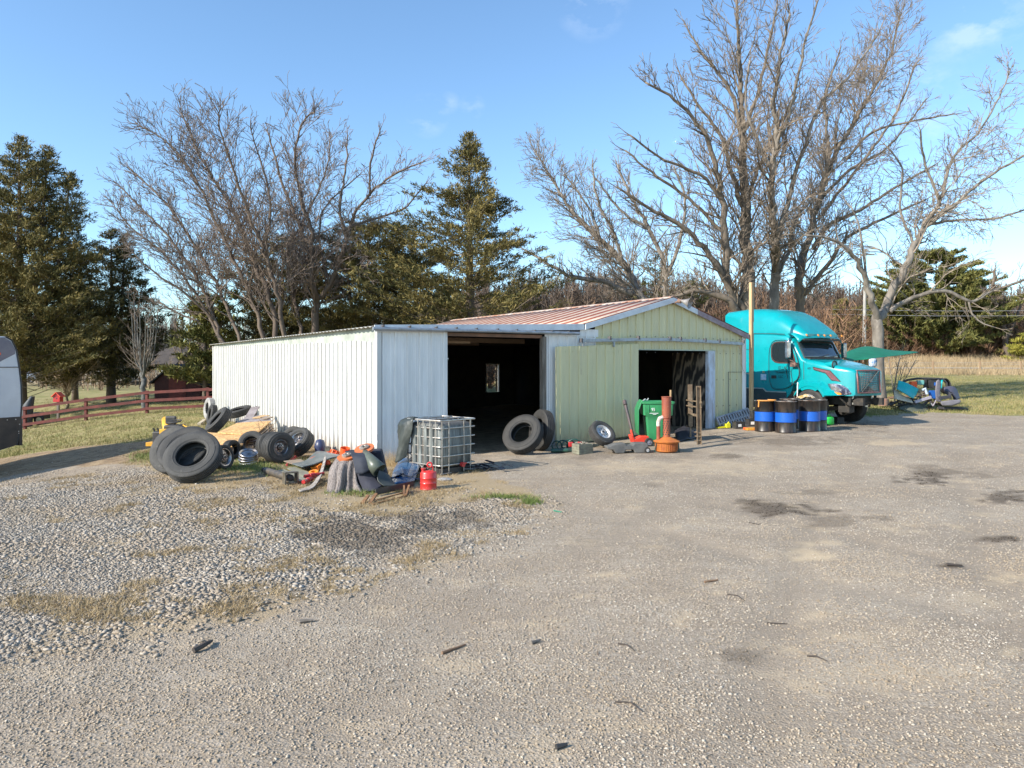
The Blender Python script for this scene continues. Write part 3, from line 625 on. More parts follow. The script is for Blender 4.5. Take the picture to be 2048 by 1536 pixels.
# interior shelf, visible as small bright bits
mb = MB(); mb.box((9.0, 2.6, 1.75), (1.9, .4, .04)); mb.box((8.1, 2.6, 1.4), (.05, .35, 1.1)); mb.box((9.9, 2.6, 1.4), (.05, .35, 1.1)); mb.build("shelf", mat("shelf_grey", (.2, .2, .2), rough=.7), shop)
for i, (t_, c_) in enumerate(((8.25, (.7, .7, .68)), (8.55, (.5, .12, .08)), (8.8, (.65, .65, .6)), (9.2, (.2, .35, .6)), (9.6, (.7, .68, .5)))):
    p = C0 + A2 * t_ + D2 * 2.55; p.z = 1.77; b_ = MB(); b_.lathe([(0, 0), (.085, 0), (.09, .01), (.085, .02), (.085, .19), (.09, .2), (.07, .2), (0, .19)], 16); o = b_.build("paint_can", mat("can_%d" % i, c_, tuple(x * .6 for x in c_), rough=.4)); o.location = p; tag(o, ["white can at the left end of the shelf inside the right doorway", "red can second on the shelf inside the right doorway", "pale can in the middle of the shelf inside the right doorway", "blue can on the shelf inside the right doorway", "cream can at the right end of the shelf inside the right doorway"][i], "can", "cans on the workshop shelf")
for t_, lab, hh in ((2.1, "old bench along the dim left wall inside the white shed", .9),):
    p = C0 + A2 * 1.0 + D2 * 4.5; p.z = .08; t = thing("workbench", lab, "workbench", p, BROT); b_ = MB(); b_.box((0, 0, .88), (.8, 3.2, .06)); b_.build("top", wood_old, t)
    for x, y in ((-.35, -1.5), (.35, -1.5), (-.35, 1.5), (.35, 1.5)): b_ = MB(); b_.box((x, y, .43), (.09, .09, .86)); b_.build("leg", wood_old, t)
# sliding door (slightly skewed) hanging on its rail
dm = MB(); tA, tB = T(1106), T(1269)
def zdoor(t): return 2.62 + (2.735 - 2.62) * (t - tA) / (tB - tA)
ribbed(dm, tA, tB, lambda t: .08 + .14 * (t - tA) / (tB - tA), zdoor, Matrix.Translation((0, -.16, 0)), phase=.05, minor=1); screws(dm, tA, tB, [1.45, 2.5, .7], Matrix.Translation((0, -.17, 0)), step=.2)
dm.add([(tA, -.16, .08), (tA, -.16, 2.62), (tA, -.10, 2.62), (tA, -.10, .08)], [(0, 1, 2, 3)])
dm.box(((tA + tB) / 2, -.13, .35), (tB - tA - .05, .04, .09)); dm.box(((tA + tB) / 2, -.13, 1.4), (tB - tA - .05, .04, .09)); dm.box(((tA + tB) / 2, -.13, 2.5), (tB - tA - .05, .04, .09))
door = dm.build("sliding_door", green_metal, shop, smooth=30)
mb = MB()
for px in (1157, 1218):
    t = T(px); mb = MB(); mb.box((t, -.20, 2.72), (.05, .03, .16)); mb.lathe([(0, -.02), (.045, -.02), (.045, .02), (0, .02)], 12, fm((t, -.19, 2.78), basis((0, 1, 0)))); mb.build("hanger", steel_d, door)
rail = MB(); pts = [(T(px), -.19, CAMH - (py - HY) * (16 + .5536 * T(px)) / F) for px, py in ((1153, 681.5), (1212, 680.5), (1270, 679.5), (1330, 679.5), (1400, 683), (1476, 688))]
for p, q in zip(pts[:-1], pts[1:]): rail.bar(p, q, .07, .085)
rail.build("door_rail", steel_d, shop, bevel=.006)
mb = MB()
for px, py in ((1153, 681), (1210, 677), (1267, 676), (1330, 677), (1351, 678), (1400, 681), (1428, 683), (1476, 684)):
    t = T(px); mb = MB(); mb.box((t, -.19, CAMH - (py - HY) * (16 + .5536 * t) / F), (.05, .10, .10)); mb.build("rail_bracket", screw, shop)
# loose cord hanging from the rail end and the blue cord on the door
def wall_w(px, py, off): 
    t = T(px); p = C0 + A2 * t - D2 * off; s_ = p.y; return W(px, py, s_)
c = thing("hanging_cord", "pale twisted cord hanging from the end of the gable door rail", "cord", wall_w(1480, 690, .2))
mb = MB(); mb.tube([wall_w(a, b, .22) for a, b in ((1477, 688), (1481, 700), (1483, 712), (1482, 724), (1484, 733), (1482, 727))], .016, 6); mb.tube([wall_w(a, b, .22) for a, b in ((1484, 730), (1485, 738), (1490, 746), (1498, 748))], .007, 5)
mb.build("rope", mat("tan_rope", (.52, .38, .25), rough=.9), c, world=True)
c = thing("blue_hose_nozzle", "small blue nozzle hanging on the green sliding door above a wheel", "nozzle", wall_w(1190, 842, .2))
mb = MB(); mb.tube([wall_w(1188 + 3.5 * math.cos(a), 839 + 6 * math.sin(a), .22) for a in np.linspace(0, 6.28, 10)[:-1]], .018, 6, closed=True); mb.tube([wall_w(1189, 845, .22), wall_w(1190, 856, .22)], .006, 5)
mb.build("handle_loop", flat("deep_blue_plastic", (.02, .05, .32), .4), c, world=True)
mb = MB(); mb.tube([wall_w(1191, 840, .24), wall_w(1196, 844, .3)], [.02, .03], 8); mb.build("nozzle_tip", flat("ivory_plastic", (.6, .58, .5), .5), c, world=True)
# cone light at the gable peak
pkw = C0 + A2 * (pk + .05) - D2 * .3; pkw.z = 3.98
cone = thing("cone_lamp", "weathered grey cone lamp mounted at the gable peak", "lamp", pkw)
Mc = fm((.12, -.1, -.02), basis(Vector((.75, -.55, -.28))))
mb = MB(); mb.lathe([(.035, -.12), (.05, -.05), (.10, .08), (.155, .17), (.165, .175), (.145, .165), (.09, .07), (.03, -.03), (0, -.03)], 24, Mc); mb.build("shade", mat("weathered_zinc", (.38, .36, .34), (.2, .17, .15), sc=8, rough=.5, metal=.4), cone, smooth=60)
mb = MB(); mb.tube([(-.15, .25, -.05), (-.02, .02, 0), (.05, -.03, 0)], .025, 8); mb.lathe([(0, -.06), (.06, -.05), (.06, .05), (0, .06)], 12, fm((0, 0, 0), basis((.75, -.55, -.2)))); mb.build("bracket", mat("rusty_bracket", (.3, .16, .1), (.15, .1, .08), rough=.8), cone)
# wooden post with a metal strip, beside the corner
pp = C0 + A2 * (t_end + .22) - D2 * .12; pz = g(pp.x, pp.y)
post = thing("wooden_post", "tall tan wooden post with a metal strip at the workshop corner", "post", (pp.x, pp.y, pz - .05), BROT)
H = CAMH - (565 - HY) * pp.y / F - pz + .05
mb = MB(); mb.box((0, 0, H / 2), (.10, .10, H)); mb.build("timber", wood_new, post, bevel=.006)
mb = MB(); mb.box((.06, -.02, H - .62), (.014, .06, 1.25)); mb.box((.062, 0, 1.3), (.012, .06, 2.5)); mb.build("metal_strip", mat("strip_steel", (.35, .33, .33), (.22, .15, .12), rough=.5, metal=.4), post)
# ================================================================ TRUCK
TA = R(28); TS_ = Vector((9.96, 22.118, 0)); ta = Vector((math.cos(TA), math.sin(TA), 0)); td = Vector((-ta.y, ta.x, 0)); TZ = .24
truck = thing("semi_truck", "turquoise sleeper-cab semi truck with its front bumper missing", "truck", (TS_.x, TS_.y, TZ), TA)
teal = mat("turquoise_paint", (.0, .31, .335), (.0, .24, .27), sc=1.3, cov=.45, soft=.3, rough=.30, coat=.4, c3=(.05, .27, .29), cov3=.3, sc3=3, spec=.5)
blk = mat("black_plastic", (.025, .025, .027), (.05, .045, .04), sc=5, rough=.5)
undr = mat("greasy_underside", (.03, .027, .024), (.07, .055, .04), sc=7, cov=.4, rough=.75)
def glass_mat(name, c=(.02, .03, .035)):
    m, nt, b = nodes(name); b.inputs['Base Color'].default_value = c4(c); b.inputs['Roughness'].default_value = .04; b.inputs['Coat Weight'].default_value = 1
    b.inputs['Specular IOR Level'].default_value = .8; return m
glass = glass_mat("tinted_glass"); chrome = mat("worn_chrome", (.38, .37, .37), (.16, .13, .11), sc=7, cov=.45, rough=.3, metal=1)
rust_frame = mat("dull_red_chrome", (.30, .13, .12), (.2, .09, .08), sc=6, rough=.4, metal=.3)
WD = 2.2; cv = WD / 2
def sec(u, hw, zb, zt, r=.18, n=4, c=cv):        # rounded-top section across the truck
    pts = [(c - hw, u, zb)]
    for i in range(n + 1):
        a = math.pi - (math.pi / 2) * i / n; pts.append((c - hw + r + r * math.cos(a), u, zt - r + r * math.sin(a)))
    for i in range(n + 1):
        a = math.pi / 2 - (math.pi / 2) * i / n; pts.append((c + hw - r + r * math.cos(a), u, zt - r + r * math.sin(a)))
    pts.append((c + hw, u, zb)); return pts
mb = MB(); mb.loft([sec(4.75, 1.04, .75, 3.0, .08), sec(3.4, 1.06, .75, 3.0, .08), sec(2.6, 1.06, .75, 2.95, .1), sec(2.05, 1.04, .80, 2.90, .13), sec(1.86, 1.02, 1.0, 2.80, .14), sec(1.78, 1.0, 1.28, 2.70, .15), sec(1.47, 1.0, 1.30, 2.14, .1), sec(1.30, .99, 1.31, 2.05, .1)])
mb.build("cab", teal, truck, smooth=40)
# roof fairing
fs_ = []
for u, zt, hw, r_ in ((4.88, 3.76, .96, .10), (4.80, 3.84, .98, .2), (4.05, 3.90, .99, .42), (3.3, 3.86, 1.0, .5), (2.75, 3.76, 1.0, .5), (2.3, 3.56, .99, .45), (1.9, 3.28, .94, .33), (1.6, 3.05, .85, .2), (1.45, 2.93, .74, .08)):
    fs_.append(sec(u, hw, 2.86 if u > 2 else 2.84, zt, min(r_, (zt - 2.85) * .9), 6))
mb = MB(); mb.loft(fs_); mb.build("roof_fairing", teal, truck, smooth=50)
mb = MB(); mb.tube([(.035, 4.75, 3.0), (.03, 3.4, 3.0), (.035, 2.6, 2.97), (.06, 2.1, 2.93)], .012, 6); mb.build("seam", blk, truck)
# sun visor above the windscreen
def vis(u, v):
    a = (u - .5) * 2; x = cv + a * 1.04; y = 1.98 - .62 * v * (1 - .28 * a * a); return (x, y, 2.93 - .13 * v * v - .05 * a * a * v + .06 * math.sin(v * 3.14) - .12 * max(0, abs(a) - .85) * 6 * v)
mb = MB(); mb.grid(vis, 24, 6); mb.build("sun_visor", teal, truck, smooth=170, solid=.03)
mb = MB(); mb.box((cv, 1.5, 2.735), (1.8, .16, .05)); mb.build("visor_underside", blk, truck)
for x in (.25, .8, cv, 1.4, 1.95): mb = MB(); mb.lathe([(0, .03), (.03, .02), (.045, 0)], 10, fm((x, 1.38, 2.88), basis((0, -1, .6)))); mb.build("clearance_lamp", flat("amber_lens", (.7, .25, .03), .3), truck)
# windscreen, side window
def wsf(u, v):
    a = (u - .5) * 2; z = 2.12 + .56 * v; y = 1.43 + (z - 2.12) / .56 * .30 + .05 * a * a; y -= .03; return (cv + a * (.86 - .02 * v), y, z)
mb = MB(); mb.grid(wsf, 12, 4); mb.build("windscreen", glass, truck, smooth=170, solid=.012)
mb = MB(); mb.tube([wsf(0, 0), wsf(0, 1), wsf(.5, 1), wsf(1, 1), wsf(1, 0), wsf(.5, 0)], .022, 6, closed=True); mb.build("windscreen_seal", blk, truck)
mb = MB(); mb.tube([(.5, 1.36, 2.13), (.95, 1.35, 2.17), (1.3, 1.38, 2.26)], .012, 5); mb.tube([(1.1, 1.36, 2.13), (1.5, 1.36, 2.18), (1.8, 1.41, 2.25)], .012, 5); mb.box((1.05, 1.33, 2.11), (1.5, .12, .03)); mb.build("wiper", blk, truck)
MS = Matrix(((0, 0, 1, 0), (1, 0, 0, 0), (0, 1, 0, 0), (0, 0, 0, 1)))          # polygon (u,z) extruded along v
def sp(name, poly, v0, v1, m_, bev=0, par=truck):
    b_ = MB(); b_.prism(poly, v0, v1, MS); return b_.build(name, m_, par, bevel=bev)
rd = lambda poly, k=2: chaikin(poly, k)
def chaikin(p, k):
    for _ in range(k):
        q = []
        for i in range(len(p)):
            a, b2 = p[i], p[(i + 1) % len(p)]; q += [(a[0] * .8 + b2[0] * .2, a[1] * .8 + b2[1] * .2), (a[0] * .2 + b2[0] * .8, a[1] * .2 + b2[1] * .8)]
        p = q
    return p
wpoly = rd([(2.60, 2.66), (1.93, 2.66), (1.70, 2.12), (1.70, 2.00), (2.60, 2.02)])
sd = sp("side_door", rd([(2.72, 2.72), (1.86, 2.72), (1.56, 2.1), (1.48, 1.5), (2.0, 1.12), (2.72, 1.12)], 2), .028, .05, teal, .006)
mb = MB(); mb.tube([(.024, u, z) for u, z in rd([(2.74, 2.74), (1.85, 2.74), (1.54, 2.1), (1.46, 1.49), (1.99, 1.10), (2.74, 1.10)], 2)], .008, 4, closed=True); mb.tube([(.036, 3.42, 1.12), (.036, 3.42, 2.98)], .007, 4); mb.tube([(.036, 3.42, 2.45), (.036, 4.7, 2.46)], .006, 4); mb.build("panel_gap", blk, truck)
wf = sp("window_seal", rd([(2.65, 2.70), (1.89, 2.70), (1.64, 2.12), (1.64, 1.95), (2.65, 1.97)]), .022, .03, mat("brown_red_seal", (.06, .03, .025), rough=.6), 0, sd)
sp("door_glass", wpoly, .016, .024, glass_mat("side_glass", (.012, .014, .016)), 0, sd)
sp("door_handle", [(2.62, 1.46), (2.42, 1.46), (2.42, 1.56), (2.62, 1.56)], .005, .03, blk, .005, sd)
sp("sticker", [(3.1, 1.40), (2.86, 1.40), (2.86, 1.60), (3.1, 1.60)], .024, .034, mat("blue_white_sticker", (.25, .5, .75), (.7, .75, .8), sc=9, rough=.4), 0, truck)
sp("sticker", [(3.02, 1.64), (2.93, 1.64), (2.93, 1.71), (3.02, 1.71)], .024, .034, mat("tan_sticker", (.4, .33, .2), rough=.5), 0, truck)
MT = lambda u, z, v: Matrix(((0, 0, -1, v), (-1, 0, 0, u), (0, 1, 0, z), (0, 0, 0, 1)))
letter = flat("dark_lettering", (.01, .05, .06), .5)
text("ELIA", .17, "lettering", letter, sd, MT(2.17, 1.80, .022)); text("TRANSPORT", .10, "lettering", letter, sd, MT(2.17, 1.66, .022)); text("LLC", .12, "lettering", letter, sd, MT(2.22, 1.52, .022))
# skirts and steps
sp("side_skirt", [(4.7, 1.1), (3.0, 1.1), (2.85, 1.0), (2.02, 1.0), (2.02, .45), (4.7, .45)], .02, .12, mat("dark_slate_skirt", (.03, .05, .06), (.06, .07, .07), sc=4, rough=.5), .01)
sp("step_trim", [(4.7, 1.13), (2.98, 1.13), (2.83, 1.03), (2.02, 1.03), (2.02, .995), (2.86, .995), (3.0, 1.095), (4.7, 1.095)], .01, .03, mat("pale_step_trim", (.4, .43, .42), rough=.4, metal=.3))
# hood: lofted sections from the cowl to the nose
hs = []
for u, hw, zt, zb, r_ in ((1.36, .985, 2.10, 1.30, .16), (1.0, .97, 2.04, 1.30, .17), (.6, .92, 1.96, 1.28, .17), (.25, .83, 1.88, 1.2, .16), (-.02, .74, 1.82, 1.02, .13), (-.17, .66, 1.77, .98, .10), (-.22, .62, 1.73, 1.0, .07)):
    hs.append(sec(u, hw, zb, zt, r_, 5))
mb = MB(); mb.loft(hs); hood = mb.build("hood", teal, truck, smooth=50)
mb = MB(); mb.tube([(.105, 1.37, 2.02), (.105, 1.37, 1.45)], .012, 5); mb.build("panel_gap", blk, hood)
text("601", .10, "lettering", letter, hood, Matrix.Translation((0, 0, 0)) @ MT(1.17, 1.80, .118))
# fenders with wheel arches
def fender(v0, v1, name="fender"):
    top = [(1.58, 1.10), (1.60, 1.36), (1.36, 1.46), (1.0, 1.475), (.7, 1.45), (.4, 1.36), (.2, 1.27), (.02, 1.12), (-.08, .97)]
    arch = [(.52, .96)] + [(1.12 + .62 * math.cos(a), .66 + .60 * math.sin(a)) for a in np.linspace(math.pi - .45, .45, 14)] + [(1.72, .9)]
    poly = top + arch
    b_ = MB(); secs = []
    for k in range(7):
        t = k / 6; v = v0 + (v1 - v0) * t; near = t if v0 < cv else 1 - t
        sh = (1 - near) ** 2 * .12
        secs.append([(v, u + (0 if u > .45 else .30 * (1 - near)), z - sh * (1 if z > 1.2 else 0)) for u, z in poly])
    b_.loft(secs); return b_.build(name, teal, truck, smooth=35)
fender(.03, .50); fender(WD - .50, WD - .03)
sp("fender_lip", [(1.12 + .64 * math.cos(a), .66 + .62 * math.sin(a)) for a in np.linspace(.5, 2.7, 16)] + [(1.12 + .60 * math.cos(a), .66 + .585 * math.sin(a)) for a in np.linspace(2.7, .5, 16)], .015, .08, teal)
# front corner body between fender and grille
mb = MB(); mb.loft([sec(.5, .86, .98, 1.5, .2, 4), sec(.2, .82, .97, 1.42, .2, 4), (sec(-.05, .74, .96, 1.32, .16, 4)), sec(-.19, .64, .96, 1.2, .1, 4)]); mb.build("nose_lower", teal, truck, smooth=50)
# headlights wrap the corners
def hl(side):
    o = lambda v: v if side < 0 else WD - v
    # points (v,u,z) around an eye-shaped lamp on the chamfered corner
    ring = [(.10, .42, 1.33), (.18, .26, 1.335), (.30, .08, 1.28), (.40, -.04, 1.17), (.47, -.13, 1.03), (.46, -.12, .995), (.34, .02, .99), (.20, .20, .99), (.13, .32, 1.0)]
    ctr = (.26, .08, 1.14); vs = [(o(ctr[0] - .045), ctr[1] - .05, ctr[2])] + [(o(p[0] - .02), p[1] - .03, p[2]) for p in ring] + [(o(p[0] + .05), p[1] + .09, p[2]) for p in ring]
    n = len(ring); f = [(0, 1 + i, 1 + (i + 1) % n) for i in range(n)] + [(1 + i, 1 + n + i, 1 + n + (i + 1) % n, 1 + (i + 1) % n) for i in range(n)]
    b_ = MB(); b_.add(vs, f); h_ = b_.build("headlight", mat("headlight_lens", (.22, .23, .28), (.05, .05, .08), sc=11, cov=.55, soft=.05, rough=.12, coat=1, c3=(.7, .7, .75), cov3=.3, sc3=18), truck)
    b_ = MB(); q = [(.145, .30, 1.09), (.25, .115, 1.045), (.26, .11, .995), (.13, .30, 1.0)]; b_.add([(o(p[0] - .035), p[1] - .04, p[2]) for p in q], [(0, 1, 2, 3)])
    b_.build("indicator", flat("orange_lens", (.85, .28, .03), .25), h_, solid=.012)
hl(-1); hl(1)
# grille
gx0, gx1, gzb, gzt, gu = .53, 1.67, 1.06, 1.74, -.235
gr = MB()
def gp(a, b2): return (gx0 + .03 + (gx1 - gx0 - .06) * a if b2 > .5 else gx0 + .05 + (gx1 - gx0 - .1) * a, gu - .0 - .04 * math.sin(a * math.pi) + .05 * b2 - .02, gzb + (gzt - gzb) * b2)
gr.tube([gp(0, 0), gp(.25, 0), gp(.5, 0), gp(.75, 0), gp(1, 0), gp(1, .5), gp(1, 1), gp(.75, 1), gp(.5, 1), gp(.25, 1), gp(0, 1), gp(0, .5)], .028, 8, closed=True)
grille = gr.build("grille", rust_frame, truck, smooth=60)
b_ = MB()
for i in range(1, 15): b_.tube([gp(i / 15, 0), gp(i / 15, .5), gp(i / 15, 1)], .006, 4)
for i in range(1, 11): b_.tube([gp(a, i / 11) for a in (0, .25, .5, .75, 1)], .006, 4)
b_.build("mesh_bars", mat("pale_grille_bars", (.16, .135, .115), rough=.55, metal=.0), grille)
b_ = MB(); b_.grid(lambda a, b2: (gp(a, b2)[0], gp(a, b2)[1] + .06, gp(a, b2)[2]), 4, 4); b_.build("dark_backing", blk, grille)
b_ = MB(); p0 = Vector(gp(.08, .02)) + Vector((0, -.03, 0)); p1 = Vector(gp(.86, .97)) + Vector((0, -.03, 0)); b_.bar(p0, p1, .035, .02); b_.build("diagonal_bar", chrome, grille)
b_ = MB(); pc = Vector(gp(.48, .52)) + Vector((0, -.05, 0)); b_.tube([pc + Vector((.05 * math.cos(a), 0, .05 * math.sin(a))) for a in np.linspace(0, 6.28, 15)[:-1]], .009, 6, closed=True)
b_.bar(pc + Vector((.035, 0, .035)), pc + Vector((.085, 0, .085)), .012); b_.bar(pc + Vector((.085, 0, .085)), pc + Vector((.045, 0, .085)), .010); b_.bar(pc + Vector((.085, 0, .085)), pc + Vector((.085, 0, .045)), .010); b_.box(tuple(pc), (.12, .01, .025)); b_.build("emblem", chrome, grille)
# side vent in the hood, hood mirror
vent = [(1.02, 1.84), (.46, 1.73), (.16, 1.40), (.42, 1.44), (.60, 1.66), (.99, 1.77)]
vv = MB(); vv.add([(.115 + .27 * max(0, (.9 - u)) ** 1.25, u, z) for u, z in vent], [tuple(range(6))]); vo_ = vv.build("hood_vent", mat("dark_red_mesh", (.20, .05, .07), (.08, .05, .05), sc=30, rough=.6), truck, solid=.02)
vv = MB(); vv.tube([(.105 + .27 * max(0, (.9 - u)) ** 1.25, u, z) for u, z in vent], .014, 5, closed=True); vv.build("vent_rim", blk, vo_)
hm = MB(); hm.loft([[(.30 + .11 * math.cos(a) * s_, .42 + o_, 1.92 + .11 * math.sin(a) * s_) for a in np.linspace(0, 6.28, 13)[:-1]] for s_, o_ in ((.35, .42), (.7, .25), (1, .05), (1, -.04))])
hmo = hm.build("hood_scoop", teal, truck, smooth=50); hm = MB(); hm.tube([(.30 + .115 * math.cos(a), .37, 1.92 + .115 * math.sin(a)) for a in np.linspace(0, 6.28, 13)[:-1]], .02, 6, closed=True); hm.lathe([(0, 0), (.1, 0)], 12, fm((.30, .385, 1.92), basis((0, 1, 0)))); hm.build("scoop_opening", blk, hmo)
# mirrors
mr = MB(); mr.box((-.14, 1.80, 2.42), (.14, .17, .58)); mr_o = mr.build("door_mirror", mat("polished_mirror_shell", (.62, .64, .72), (.35, .33, .36), sc=3, rough=.12, metal=.85), truck, bevel=.035)
mr = MB(); mr.tube([(-.12, 1.8, 2.14), (-.05, 1.72, 2.02), (.02, 1.62, 2.0)], .025, 6); mr.tube([(-.12, 1.8, 2.68), (.02, 1.78, 2.74)], .02, 6); mr.build("mirror_arm", blk, mr_o)
mr = MB(); mr.box((WD + .14, 1.60, 2.40), (.14, .15, .5)); mr_o = mr.build("door_mirror", chrome, truck, bevel=.03)
mr = MB(); mr.box((-.04, 1.62, 1.92), (.16, .22, .14)); mr.tube([(-.08, 1.78, 2.08), (-.1, 1.62, 2.03), (-.06, 1.5, 1.92)], .02, 6); mr.build("mirror_base", mat("torn_mirror_base", (.05, .035, .03), (.22, .12, .09), sc=9, rough=.7), truck, bevel=.01)
mr = MB(); mr.tube([(-.03, 1.86, 1.98), (.0, 2.0, 1.85), (.005, 1.98, 1.65), (.01, 1.92, 1.45)], .008, 5); mr.tube([(-.03, 1.7, 1.9), (.0, 1.8, 1.7), (.005, 1.76, 1.45), (.01, 1.74, 1.25)], .008, 5); mr.tube([(-.02, 1.55, 1.92), (.01, 1.46, 1.8), (.01, 1.46, 1.5), (.01, 1.7, 1.35)], .008, 5); mr.build("loose_wire", blk, truck)
mr = MB(); mr.tube([(.0, 1.52, 1.35), (.0, 1.54, .9)], .018, 6); mr.build("white_rod", flat("white_plastic", (.75, .75, .75), .4), truck)
# running gear
rub = mat("tyre_rubber", (.02, .02, .02), (.042, .04, .037), sc=6, cov=.5, soft=.2, rough=.7, bmp=.7, bsc=22, c3=(.085, .08, .07), cov3=.3, sc3=10)
rub_d = mat("dusty_rubber", (.03, .03, .029), (.068, .065, .06), sc=5, cov=.5, soft=.25, rough=.75, bmp=.8, bsc=20, c3=(.12, .11, .095), cov3=.35, sc3=8)
def tyre_prof(Ro, Ri, w, grooves=4, gd=None):
    gd = gd or Ro * .022; h = w / 2; sw = Ro - Ri; pr = [(Ri, -h * .62), (Ri + .02 * Ro, -h * .80), (Ri + sw * .12, -h * .84), (Ri + sw * .22, -h * .97), (Ri + sw * .25, -h * .93), (Ri + sw * .5, -h * 1.0), (Ri + sw * .68, -h * .98), (Ri + sw * .70, -h * .92), (Ri + sw * .9, -h * .86), (Ro - .004, -h * .76)]
    xs_ = np.linspace(-h * .74, h * .74, grooves * 4 + 1)
    for i, x in enumerate(xs_):
        pr.append((Ro - (gd if i % 4 == 2 else 0) - abs(x / h) ** 3 * Ro * .012, x))
        if i % 4 == 1 or i % 4 == 2: pr.append((Ro - (gd if i % 4 == 1 else gd if i % 4 == 2 else 0) - abs(x / h) ** 3 * Ro * .012, x + .002))
    mirror = [(a, -b2) for a, b2 in pr[:10]][::-1]; pr += mirror
    pr += [(Ri + sw * .06, h * .55), (Ro - sw * .16, h * .78), (Ro - sw * .12, 0), (Ro - sw * .16, -h * .78), (Ri + sw * .06, -h * .55)]
    return pr
def rim_prof(Ri, w, dish=.35):
    h = w / 2; d = h * dish
    return [(Ri + .012, h * .74), (Ri - .002, h * .76), (Ri - .02, h * .66), (Ri - .035, h * .3), (Ri - .05, d), (Ri * .80, d - .02), (Ri * .62, d + .01), (Ri * .42, d + .012), (Ri * .34, d - .012), (Ri * .26, d + .03), (0, d + .035)]
def holes(mb_, Rr, z, rr, n, M):
    for i in range(n):
        a = 6.283 * i / n; mb_.lathe([(0, .004), (rr, .004), (rr, -.01)], 10, M @ Matrix.Translation((Rr * math.cos(a), Rr * math.sin(a), z)))
def wheel_into(parent, c, n, Ro, w, rim=None, name="wheel", rimc=None):
    M = fm(c, basis(n)); Ri = Ro * .52 if rim is None else rim
    t = MB(); t.lathe(tyre_prof(Ro, Ri, w), 40, M, closed=True); to = t.build(name, rub, parent, smooth=35)
    r_ = MB(); r_.lathe(rim_prof(Ri, w), 32, M); ro = r_.build("rim", rimc or chrome, to, smooth=40); return to
for v in (.18, WD - .18): wheel_into(truck, (v, 1.12, .58), (-1 if v < 1 else 1, 0, 0), .565, .28, rimc=mat("dirty_steel_rim", (.3, .28, .25), (.12, .1, .08), sc=6, rough=.5, metal=.6))
for v in (.25, WD - .25): wheel_into(truck, (v, 6.1, .52), (-1 if v < 1 else 1, 0, 0), .52, .5, rimc=mat("dirty_steel_rim", (.3, .28, .25), rough=.5))
mb = MB(); mb.box((.65, 3.6, .78), (.1, 8, .22)); mb.box((WD - .65, 3.6, .78), (.1, 8, .22)); mb.build("chassis_rail", undr, truck)
mb = MB(); mb.box((cv, 1.12, .5), (1.7, .14, .14)); mb.box((cv, 1.2, .95), (.8, 1.9, .6)); mb.box((cv, .05, .85), (1.0, .12, .3)); mb.box((.5, -.02, .80), (.06, .08, .32)); mb.box((1.7, -.02, .80), (.06, .08, .32)); mb.box((cv, .0, .72), (1.3, .1, .1)); mb.box((.75, .3, .55), (.25, .4, .25)); mb.tube([(.3, .2, .9), (.5, .1, .7), (.9, .15, .62)], .03, 6); mb.tube([(1.9, .3, .9), (1.6, .1, .6), (1.2, .1, .66)], .03, 6); mb.lathe([(0, -.2), (.16, -.18), (.16, .18), (0, .2)], 14, fm((cv - .1, .5, .5), basis((1, 0, .1)))); mb.box((cv, 3.2, .8), (2.0, 3.0, .5))
mb.build("engine_underside", undr, truck, bevel=.012)
mb = MB(); mb.box((.55, -.08, .93), (.05, .03, .12)); mb.box((.58, -.07, .72), (.04, .03, .06)); mb.box((1.45, -.08, .9), (.05, .03, .1)); mb.box((1.3, .0, .62), (.12, .03, .05)); mb.build("bare_bracket", mat("bare_alloy", (.6, .57, .5), rough=.4, metal=.7), truck)
# mudflap-like yellow stand leaning under the nose, exhaust behind
mb = MB(); mb.tube([(WD + .02, 4.95, .8), (WD + .02, 4.95, 3.5)], .07, 12); mb.build("exhaust_stack", chrome, truck, smooth=60)
# ================================================================ LOOSE THINGS
def tyre(label, px, Z, n, Ro, w, rim=None, lift=0, py=None, group=None, m_=None, rimc=None, Ri=None, grooves=4, cat="tyre", squash=None):
    n = Vector(n).normalized(); x = (px - CX) * Z / F; ext = Ro * math.sqrt(max(0, 1 - n.z ** 2)) + w / 2 * abs(n.z)
    z = g(x, Z) + ext - .015 + lift if py is None else CAMH - (py - HY) * Z / F
    c = Vector((x, Z, z)); Rm = basis(n)
    if rim is None:
        b_ = MB(); b_.lathe(tyre_prof(Ro, Ri or Ro * .53, w, grooves), 44, fm((0, 0, 0), Rm), closed=True)
        o = b_.build("tyre", m_ or rub, smooth=35); o.location = c; return tag(o, label, cat, group)
    t = thing("wheel", label, "wheel", c, 0, group)
    b_ = MB(); b_.lathe(tyre_prof(Ro, rim, w, grooves), 40, fm((0, 0, 0), Rm), closed=True); b_.build("tyre", m_ or rub, t, smooth=35)
    b_ = MB(); b_.lathe(rim_prof(rim, w), 36, fm((0, 0, 0), Rm)); r_ = b_.build("rim", rimc or chrome, t, smooth=40)
    b_ = MB(); holes(b_, rim * .52, w / 2 * .35 + .014, rim * .07, 8, fm((0, 0, 0), Rm)); b_.lathe([(rim * .18, 0), (rim * .18, .02), (0, .02)], 12, fm((0, 0, 0), Rm) @ Matrix.Translation((0, 0, w / 2 * .35 + .02))); b_.build("hub_holes", blk, r_)
    return t
silver = mat("silver_wheel_paint", (.62, .61, .60), (.40, .33, .26), sc=5, cov=.35, rough=.3, metal=.5)
G1 = "old truck tyres heaped on the left"
tyre("large worn truck tyre leaning in front of the left heap", 386, 13.6, (-.02, -.74, .67), .52, .27, m_=rub_d, group=G1)
tyre("dusty truck tyre half hidden between the two other large ones", 371, 14.05, (-.10, -.72, .68), .51, .26, group=G1, m_=rub, lift=.10)
